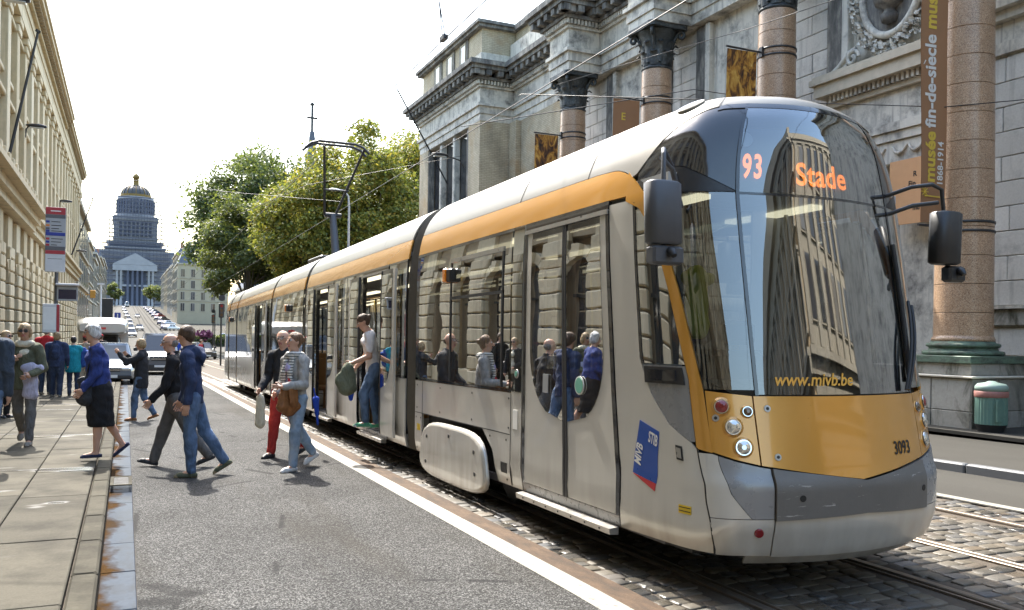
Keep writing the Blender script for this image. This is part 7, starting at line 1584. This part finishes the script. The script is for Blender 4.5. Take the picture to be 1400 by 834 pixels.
# camper with its cab-over nose
cv = vehicle('camper_van', 'white camper van with a bulging overcab behind the silver blue car', 'camper', (-.98, 46.5), 0, (.10, .10, .10), 5.4, 1.9, 1.95, 1.1, 1.1, (.12, .24, .9, .95), .33, .95)
def lb(nm, secs, mt, par):
    m = MB(); m.ring(secs); o = m.build(nm, mt, par, world=False); o.color = (.50, .50, .48, 1); return o
def rrect(hw, hz, zc, y, e=5):
    q = []
    for k in range(20): a = 2 * pi * k / 20; r_ = 1 / ((abs(math.cos(a)) ** e + abs(math.sin(a)) ** e) ** (1 / e)); q.append((math.cos(a) * r_ * hw, y, zc + math.sin(a) * r_ * hz))
    return q
lb('overcab', [rrect(.95, .22, 2.28, -2.55), rrect(1.06, .34, 2.3, -2.3), rrect(1.1, .40, 2.34, -1.5), rrect(1.1, .42, 2.36, -.5)], 'car_paint', cv); lb('living_cabin', [rrect(1.1, 1.15, 1.62, -.5, 8), rrect(1.1, 1.15, 1.62, 2.8, 8)], 'car_paint', cv)
m = MB(); m.box(-.14, .14, -2.585, -2.54, 2.2, 2.3); m.build('badge', 'logo_red', cv, world=False)
# traffic further up the hill
def ground_px(px, py):
    a = (px - 700) / 1170.; b = (py - 458) / 1170.; u = a * math.cos(roll) + b * math.sin(roll); w_ = -a * math.sin(roll) + b * math.cos(roll); d = fwd + rgt * u - upv * w_; d = d / d.y
    best = None
    for y in np.arange(100, 640, 1.0):
        e = abs(CAM_H + d.z * y - g(y))
        if best is None or e < best[0]: best = (e, y)
    return d.x * best[1], best[1]
ROWS = [('left kerb row', 0, [(180, 461), (178.5, 453), (177.5, 446), (176, 440), (174, 434), (172, 429), (170, 425), (169, 421.5)]), ('right kerb row', pi, [(224, 451), (219, 444), (214, 438), (210, 433.5), (206.5, 430), (203, 427), (200.5, 424.5), (198, 422.5)]), ('lane', 0, [(190.5, 452), (188, 434.5)])]
COLS = [((.10, .10, .11), 'black'), ((.45, .46, .48), 'silver'), ((.62, .62, .60), 'white'), ((.22, .24, .28), 'grey'), ((.06, .09, .20), 'blue'), ((.30, .04, .04), 'red')]
prev = None; i = 0
for nm, yaw, pts in ROWS:
    for k, (px, py) in enumerate(pts):
        x, y = ground_px(px, py); c, cn = COLS[(i * 5 + k) % 6 if nm != 'lane' else 0]; where = {'left kerb row': 'parked along the left kerb of the hill street', 'right kerb row': 'parked along the right kerb of the hill street', 'lane': 'driving in the lane down the hill'}[nm]
        lab = '%s car %s, %s' % (cn, where, ('nearest' if k == 0 else 'farthest') + ' of its row' if k in (0, len(pts) - 1) else 'number %s up its row' % ('zero one two three four five six seven'.split()[k + 0] if False else ['', 'second', 'third', 'fourth', 'fifth', 'sixth', 'seventh'][k]).replace('number ', ''))
        lab = lab.replace(', number ', ', ')
        if prev is None: prev = vehicle('distant_car', lab, 'car', (x, y), yaw, c, 4.2, 1.75, 1.5, grp='cars on the hill street')
        else: dup(prev, (x, y, g(y)), yaw, lab, 'cars on the hill street', color=tuple(c) + (1,))
        i += 1
for k, (px, py) in enumerate([(231, 452), (226, 445), (220, 439), (215, 434), (211, 430.5), (208, 427.5), (205, 425)]):
    x, y = ground_px(px + 4, py); c, cn = COLS[(k * 5 + 2) % 6]; dup(prev, (x, y, g(y)), pi * .72, '%s slant parked car on the right of the hill, %s in line' % (cn, ['nearest', 'second', 'third', 'fourth', 'fifth', 'sixth', 'farthest'][k]), 'cars on the hill street', color=tuple(c) + (1,))
for k, (x, y, a, lb_) in enumerate(((11.5, 150, pi / 2, 'car crossing in front of the cream corner building, leftmost of three'), (16.5, 158, pi / 2, 'car before the cream corner building, middle of three'), (21.5, 152, pi / 2, 'car before the cream corner building, rightmost of three'))):
    c, cn = COLS[(k * 2) % 6]; dup(prev, (x, y, g(y)), a, cn + ' ' + lb_, 'cars before the cream corner building', color=tuple(c) + (1,))
rl = thing('iron_railing', 'low dark railing along the far corner beyond the tram', 'railing', (16, 134, g(134))); z = g(134)
for zz in (.3, 1.1): MB().box(9.0, 26, 133.97, 134.03, z + zz, z + zz + .06).build('rail', 'dark_metal', rl)
for x in np.arange(9, 26.1, .5): MB().box(x - .03, x + .03, 133.95, 134.05, z, z + 1.16).build('bar', 'dark_metal', rl)
hd_ = thing('clipped_hedge', 'dark clipped hedge behind the low railing on the far corner', 'hedge', (17, 137, z)); n = 6000; C = np.stack([NR.uniform(9.2, 27, n), NR.uniform(136, 138, n), z + NR.uniform(.1, 1.7, n)], 1); u = NR.normal(size=(n, 3)) * .13; v = NR.normal(size=(n, 3)) * .13
npmesh('foliage', np.stack([C - u, C - v, C + u, C + v], 1).reshape(-1, 3), np.arange(4 * n).reshape(-1, 4), 'leaf_dark', None, hd_, False)
x, y = ground_px(176, 420); x -= 1
vehicle('bus', 'pale bus coming down the hill in front of the palace', 'bus', (x, y + 8), 0, (.55, .57, .60), 11, 2.5, 3.1, 2.6, 1.3, (.01, .03, .97, .99), .45, 1.2)
# ---------------------------------------------------------------- wires, signs, banners, small street things
def wire(name, pts, r, label, grp=None, cat='wire'):
    m = MB(); m.tube(pts, r * .85, 5); o = m.build(name, 'black_print'); rebase(o, pts[0]); tag(o, label, cat, grp); return o
wire('overhead_wire', [(4.48, y, 6.42 + g(y)) for y in (-20, 5, 20, 40, 60, 90, 118)], .012, 'contact wire above the tram, touching the pantograph')
wire('overhead_wire', [(6.98, y, 6.42 + g(y)) for y in (-20, 5, 12, 13.5, 20, 40, 60, 90, 118)], .012, 'contact wire above the second track, behind the tram roof')
wire('span_wire', [(-3.4, 86, 15.0), (2, 70, 13.0), (6, 62, 11.3), (12, 52, 9.7)], .018, 'thin span wire sagging across the sky in front of the dome')
for k, (y, lb_) in enumerate(((12.7, 'twin hanger on the contact wire at the top edge'),)):
    hz = 6.42 + g(y); h = thing('wire_hanger', lb_, 'wire', (4.48, y, hz)); MB().box(4.44, 4.52, y - .10, y + .10, hz - .01, hz + .06).build('clamp', 'dark_metal', h)
    m = MB(); m.tube([(4.48, y - .06, hz + .04), (4.1, y + .1, 8.6)], .01, 5); m.build('stay', 'dark_metal', h); m = MB(); m.tube([(4.48, y + .06, hz + .04), (4.4, y + .5, 8.6)], .01, 5); m.build('stay', 'dark_metal', h)
wire('span_wire', [(-3.9, 14, 8.4), (4.48, 9.0, 6.9), (13.9, 9.2, 9.0)], .011, 'span wire crossing above the tram towards the museum')
wire('span_wire', [(14.0, 16.55, 7.55), (12.3, 16.9, 7.65), (6.98, 18.5, 6.5)], .012, 'stay wire with white insulators beside the second column')
for k in range(4): pass
wire('span_wire', [(15.55, 9, 6.05), (13.9, 11.3, 6.1), (6.98, 15.2, 6.42), (6.98, 15.3, 6.42)], .011, 'dark wire crossing the museum wall and the tall banner')
wire('span_wire', [(13.85, 36.2, 9.8), (7.0, 37, 8.0), (4.48, 40, 6.9)], .014, 'stay wire running from the pavilion lamp over the tracks')
wire('span_wire', [(13.8, 27.0, 10.6), (13.9, 21.8, 10.0), (13.6, 16.6, 9.2), (13.0, 9, 8.2)], .012, 'pale cable strung along the dark capitals')
wire('flagpole', [(13.85, 38.39, 8.83), (11.30, 38.39, 13.02)], .045, 'thin dark flagpole leaning out from the museum pavilion', None, 'flagpole')
# tram stop
ST = thing('stop_sign', 'tall tram stop sign with red, blue and white panels and a hanging display', 'sign', (-1.80, 27.2, g(27.2) + .12)); sz = g(27.2) + .12
SX, SY = -1.80, 27.2
m = MB(); m.tube([(SX - .0, SY + .05, sz), (SX - .0, SY + .05, sz + 5.0)], .05, 10); m.build('post', 'mirror_grey', ST)
def pan(nm, x0, x1, z0, z1, mat, d=.0, par=None): return MB().bbox(SX + x0, SX + x1, SY - .06 - d, SY - .02 + (0 if not d else -.038 + .03), sz + z0, sz + z1, .004 if d else .012).build(nm, mat, par or ST)
flat('sign_red', (.42, .04, .05), .5); flat('sign_grey', (.40, .41, .43), .5); flat('sign_darkgrey', (.12, .12, .13), .5); flat('sign_blue', (.03, .05, .30), .5); flat('sign_light', (.62, .63, .65), .5); flat('sign_orange2', (.65, .22, .05), .5)
bd = pan('panel', -.29, .22, 3.44, 5.26, 'sign_grey'); lx = (-.28, .21); k_ = .868; zq = lambda z: 3.44 + (z - 3.0) * k_
pan('panel_band', *lx, zq(4.86), zq(5.09), 'sign_red', .006, bd); pan('panel_band', *lx, zq(4.74), zq(4.855), 'sign_darkgrey', .006, bd); pan('panel_band', *lx, zq(4.17), zq(4.28), 'sign_blue', .006, bd); pan('panel_band', *lx, zq(3.70), zq(3.83), 'sign_darkgrey', .006, bd); pan('panel_band', *lx, zq(3.58), zq(3.695), 'sign_red', .006, bd); pan('panel_band', *lx, zq(3.02), zq(3.57), 'sign_light', .006, bd)
for z, c in ((4.62, 'sign_blue'), (4.50, 'sign_orange2'), (4.40, 'sign_darkgrey'), (4.32, 'sign_blue'), (4.07, 'sign_red'), (3.97, 'sign_blue'), (3.87, 'sign_red')):
    z = zq(z); pan('line_badge', -.27, -.18, z - .03, z + .03, c, .008, bd); pan('text_line', -.14, -.14 + R.uniform(.15, .30), z - .006, z + .012, 'black_print', .007, bd)
pan('text_line', -.16, .10, zq(4.95), zq(4.985), 'white_print', .009, bd); pan('text_line', -.22, .14, zq(3.42), zq(3.435), 'black_print', .009, bd)
db = pan('display_case', .02, .55, 2.64, 3.06, flat('case_grey', (.36, .37, .39), .5)); pan('display_screen', .06, .51, 2.69, 2.96, flat('screen_navy', (.012, .014, .045), .15), .006, db)
MB().bbox(SX - .01, SX + .58, SY - .2, SY + .1, sz + 3.065, sz + 3.13, .015).build('display_roof', 'sign_light', db)
tb = pan('timetable_case', -.33, .10, 1.74, 2.55, 'sign_light'); pan('panel_band', .02, .095, 1.76, 2.53, 'sign_red', .006, tb); pan('sheet', -.31, .0, 1.82, 2.45, 'white_print', .005, tb)
# striped barrier post, blue road sign, dark board on the left
t = thing('barrier_post', 'pale post with a red foot standing left of the camper', 'post', (-1.28, 52, g(52))); z = g(52)
m = MB(); m.tube([(-1.28, 52, z), (-1.28, 52, z + 1.7)], .06, 8); m.build('foot', 'sign_red', t); m = MB(); m.tube([(-1.28, 52, z + 1.7), (-1.28, 52, z + 4.7)], .06, 8); m.build('shaft', 'sign_light', t); MB().box(-1.45, -1.1, 51.9, 52.1, z + 4.7, z + 4.8).build('cap', 'sign_light', t)
t = thing('road_sign', 'small blue road sign above the camper van', 'sign', (-.72, 82, g(82))); z = g(82); m = MB(); m.tube([(-.67, 82, z), (-.67, 82, z + 3.3)], .05, 6); m.build('post', 'mirror_grey', t); b = MB().bbox(-.92, -.42, 81.9, 81.98, z + 3.3, z + 4.0, .03).build('plate', 'sign_blue', t); MB().box(-.71, -.63, 81.88, 81.9, z + 3.4, z + 3.9).build('arrow', 'white_print', b)
t = thing('advertising_board', 'tall black board standing before the slate roofed houses', 'board', (-1.6, 90, g(90))); z = g(90); MB().bbox(-2.12, -1.15, 89.9, 90.1, z + 3.4, z + 5.55, .05).build('board', 'black_plastic', t); m = MB(); m.tube([(-1.6, 90.05, z), (-1.6, 90.05, z + 3.4)], .10, 8); m.build('leg', 'dark_metal', t)
# traffic lights and lamp post behind the tram
for (x, y, h, lb_) in ((5.98, 62, 4.3, 'traffic light just left of the tram rear'), (8.8, 100, 4.5, 'far traffic light in front of the cream corner building')):
    t = thing('traffic_light', lb_, 'traffic light', (x, y, g(y)), 'traffic lights at the crossing'); z = g(y); m = MB(); m.tube([(x, y, z), (x, y, z + h)], .06, 8); m.build('post', 'dark_metal', t); hd = MB().bbox(x - .17, x + .17, y - .2, y + .1, z + h - 1.0, z + h, .04).build('signal_head', 'black_plastic', t)
    for k, c in enumerate(('lens_red', 'lens_smoke', 'lens_smoke')): m = MB(); m.tube([(x, y - .2, z + h - .2 - k * .3), (x, y - .22, z + h - .2 - k * .3)], .1, 12); m.build('lamp', c, hd)
    m = MB(); m.tube([(x + .0, y - .15, z + h + .35), (x, y - .22, z + h + .35)], .22, 14); m.build('round_sign', 'black_plastic', t)
t = thing('lamp_post', 'slim grey lamp post with curved head rising behind the tram roof', 'lamp post', (11.9, 50, g(50))); z = g(50)
m = MB(); m.tube([(11.9, 50, z), (11.9, 50, z + 9.6), (11.85, 50, z + 10.3), (11.6, 50, z + 10.6), (11.3, 50, z + 10.65)], [.09, .06, .05, .05, .04], 8); m.build('pole', 'sign_grey', t); m = MB(); m.ring([[(11.35 - .65 * u, 50 + r_ * math.cos(a), z + 10.62 + r_ * .5 * math.sin(a)) for a in np.linspace(0, 2 * pi, 10, endpoint=False)] for u, r_ in ((0, .06), (.3, .16), (.75, .17), (1, .06))]); m.build('lamp_head', 'sign_light', t)
# pedestrian signal / small stuff right of the far road
for k, (x, y) in enumerate(((10.6, 118), (12.2, 118), (13.6, 120))): 
    o = rebase(MB().tube([(x, y, g(y)), (x, y, g(y) + 5)], .07, 6).build('bollard_pole', 'dark_metal'), (x, y, g(y))); tag(o, ['thin dark pole left of two others by the cream corner building', 'thin dark pole between two others by the cream corner building', 'thin dark pole right of two others by the cream corner building'][k], 'pole', 'thin poles at the far corner')
t = thing('flower_tub', 'tub of pink flowers on the far corner beyond the tram', 'flower tub', (7.6, 96, g(96))); z = g(96); MB().lathe([(.30, 0), (.12, .3), (.12, 1.6), (.45, 1.9), (.40, 1.95), (0, 1.9)], 7.6, 96, 14, 0, z).build('tub', 'dark_metal', t)
fl = NR.normal(size=(500, 3)) * np.array([.3, .3, .17]) + np.array([7.6, 96, z + 2.25]); V = []; F = []
for i, c in enumerate(fl): u = NR.normal(size=3) * .10; v = NR.normal(size=3) * .10; V += [c - u, c - v, c + u, c + v]; F.append((4 * i, 4 * i + 1, 4 * i + 2, 4 * i + 3))
npmesh('flowers', V, np.array(F), flat('pink_petal', (.26, .07, .17), .6, var=.4), None, t, False)
# litter bin on the right pavement
bx_, by_ = 13.72, 10.12
z = .16; t = thing('litter_bin', 'round green litter bin in front of the column pedestal', 'litter bin', (bx_, by_, z))
flat('bin_green', (.10, .19, .155), .5, var=.3); flat('bin_band', (.27, .12, .10), .55, var=.4, scale=20)
m = MB(); m.lathe([(.20, .0), (.22, .06), (.25, .12), (.255, .13)], bx_, by_, 24, 0, z); m.build('foot', 'black_plastic', t)
m = MB(); secs = []
for zz in (.13, .60): secs.append([(bx_ + (.255 - .008 * (k % 2)) * math.cos(2 * pi * k / 56), by_ + (.255 - .008 * (k % 2)) * math.sin(2 * pi * k / 56), z + zz) for k in range(56)])
m.ring(secs, True, True, 0, False); m.build('drum', 'bin_green', t); m = MB(); m.lathe([(.262, .60), (.270, .62), (.270, .69), (.255, .71)], bx_, by_, 28, 0, z); m.build('band', 'bin_band', t)
m = MB(); m.lathe([(.0, .70), (.258, .70), (.262, .78), (.22, .83), (.09, .855), (.06, .875), (0, .88)], bx_, by_, 28, 0, z); m.build('lid', flat('bin_lid', (.22, .30, .26), .5), t)
m = MB(); m.box(bx_ - .20, bx_ - .06, by_ - .262, by_ - .235, z + .2, z + .56); m.build('door', 'bin_green', t)
# banners, hung on arms that reach out from the columns towards the street
flat('banner_brown', (.30, .155, .075), .75, var=.08, scale=2); flat('banner_yellow', (.62, .44, .06), .7); flat('banner_white', (.66, .65, .62), .7)
def banner(cy, z0, z1, x0, x1, mat, label, low=True):
    t = thing('banner', label, 'banner', (x1, cy, z0), 'banners on the museum columns'); V = []; F = []; n = 16
    P = lambda u, v: (x0 + (x1 - x0) * u, cy + .03 * math.sin(2.2 * u + 2.5 * v) - .02 * math.sin(6 * v), z0 + (z1 - z0) * v)
    for s_ in (0, .008):
        for j in range(n + 1):
            for i in range(7): p = P(i / 6, j / n); V.append((p[0], p[1] + s_, p[2]))
    k = 7 * (n + 1)
    for j in range(n):
        for i in range(6): q = j * 7 + i; F += [(q, q + 1, q + 8, q + 7), (k + q, k + q + 7, k + q + 8, k + q + 1)]
    MB().add(V, F, 0, True).build('cloth', mat, t)
    for z in ([z1 + .04] + ([z0 - .06] if low else [])):
        r_ = .515 - .075 * max(0, (z - 1.7) / 8.0) ** 1.4
        m = MB(); m.tube([(14.5 - r_, cy, z), (x0 - .06, cy, z + .0)], .026, 6); m.build('bracket', 'dark_metal', t); MB().box(14.44 - r_, 14.52 - r_, cy - .06, cy + .06, z - .12, z + .12).build('bracket_plate', 'dark_metal', t)
        for dz in (-.085, .085): m = MB(); m.ring([[(14.5 + rr_ * math.cos(a), cy + rr_ * math.sin(a), z + dz + zz) for a in np.linspace(0, 2 * pi, 36, endpoint=False)] for rr_, zz in ((r_ + .004, -.024), (r_ + .022, -.02), (r_ + .022, .02), (r_ + .004, .024))], True, False); m.build('clamp_ring', 'dark_metal', t)
    return t, P
def on_banner(t, P, txt, u0, v0, size, mat, Hh, Wd, rot=True, bold=.004, sp_=1.0):
    V, F = text_mesh(txt, size, bold, 0, sp_); out = []
    for x, y, _ in V:
        uu, vv = (u0 - y / Wd, v0 + x / Hh) if rot else (u0 + x / Wd, v0 + y / Hh); p = P(uu, vv); out.append((p[0], p[1] - .006, p[2]))
    return MB().add(out, F).build('lettering', mat, t)
B1, P1 = banner(11.3, 3.92, 8.75, 13.33, 13.96, 'banner_brown', 'tall brown banner lettered musée fin-de-siècle museum on the nearest column')
Hh, Wd = 4.83, .63
on_banner(B1, P1, 'musée', .56, .155, .36, 'banner_yellow', Hh, Wd, True, .012); on_banner(B1, P1, 'fin-de-siecle', .56, .365, .36, 'banner_white', Hh, Wd, True, .010); on_banner(B1, P1, 'museum', .56, .745, .36, 'banner_yellow', Hh, Wd, True, .012); on_banner(B1, P1, '1868-1914', .88, .145, .19, 'banner_white', Hh, Wd, True, .004)
q_ = P1(.085, .617); MB().add([(q_[0] + a, q_[1] - .007, q_[2] + b) for a, b in ((0, -.06), (.03, -.05), (.075, .02), (.05, .03))], [(0, 1, 2, 3)]).build('accent', 'banner_white', B1)
p = [P1(u, .098) for u in (.12, .97)]; MB().box(p[0][0], p[1][0], min(p[0][1], p[1][1]) - .02, min(p[0][1], p[1][1]) - .012, p[0][2], p[0][2] + .022).build('rule', 'banner_yellow', B1)
c = P1(.13, .115); m = MB()
for k in range(4): a = k * pi / 4; m.tube([(c[0] - .09 * math.cos(a), c[1] - .02, c[2] - .09 * math.sin(a)), (c[0] + .09 * math.cos(a), c[1] - .02, c[2] + .09 * math.sin(a))], .008, 5)
m.build('star', 'banner_yellow', B1)
gx = G('golden_picture'); v_ = gx.noise(2.6, 5, .6, vec=gx.map((1.6, 1, .8), (0, .5, 0)), dist=1.4); gx.set(Base_Color=gx.ramp(v_, [(.32, (.015, .008, .004)), (.46, (.12, .045, .01)), (.55, (.42, .19, .025)), (.66, (.62, .38, .08)), (.75, (.70, .58, .30))]), Roughness=.6); MATS['golden_picture'] = gx.m
banner(16.55, 3.9, 8.65, 13.02, 13.86, 'golden_picture', 'banner printed with an abstract golden picture by the second column', False)
B3, P3 = banner(21.8, 3.9, 8.75, 13.02, 13.90, 'banner_brown', 'plain brown banner with a yellow E by the third column', False); on_banner(B3, P3, 'E', .30, .875, .30, 'banner_yellow', 4.85, .88, False, .006)
banner(27.1, 3.9, 8.8, 13.02, 13.90, 'golden_picture', 'small golden picture banner by the farthest column', False)
t = thing('poster', 'orange poster with black lettering hung in the museum doorway', 'poster', (15.2, 13.3, 4.2)); MB().bbox(15.24, 15.26, 12.70, 13.74, 4.22, 5.62, .004).build('sheet', flat('poster_orange', (.60, .34, .17), .7, var=.08), t)
def ptext(txt, y, z, size):
    V, F = text_mesh(txt, size, .004); MB().add([(15.234, y - x, z + q) for x, q, _ in V], F).build('lettering', 'black_print', t)
ptext('R', 13.12, 5.22, .16); ptext('Fin', 13.24, 5.02, .16); ptext('mu', 13.12, 4.5, .14)
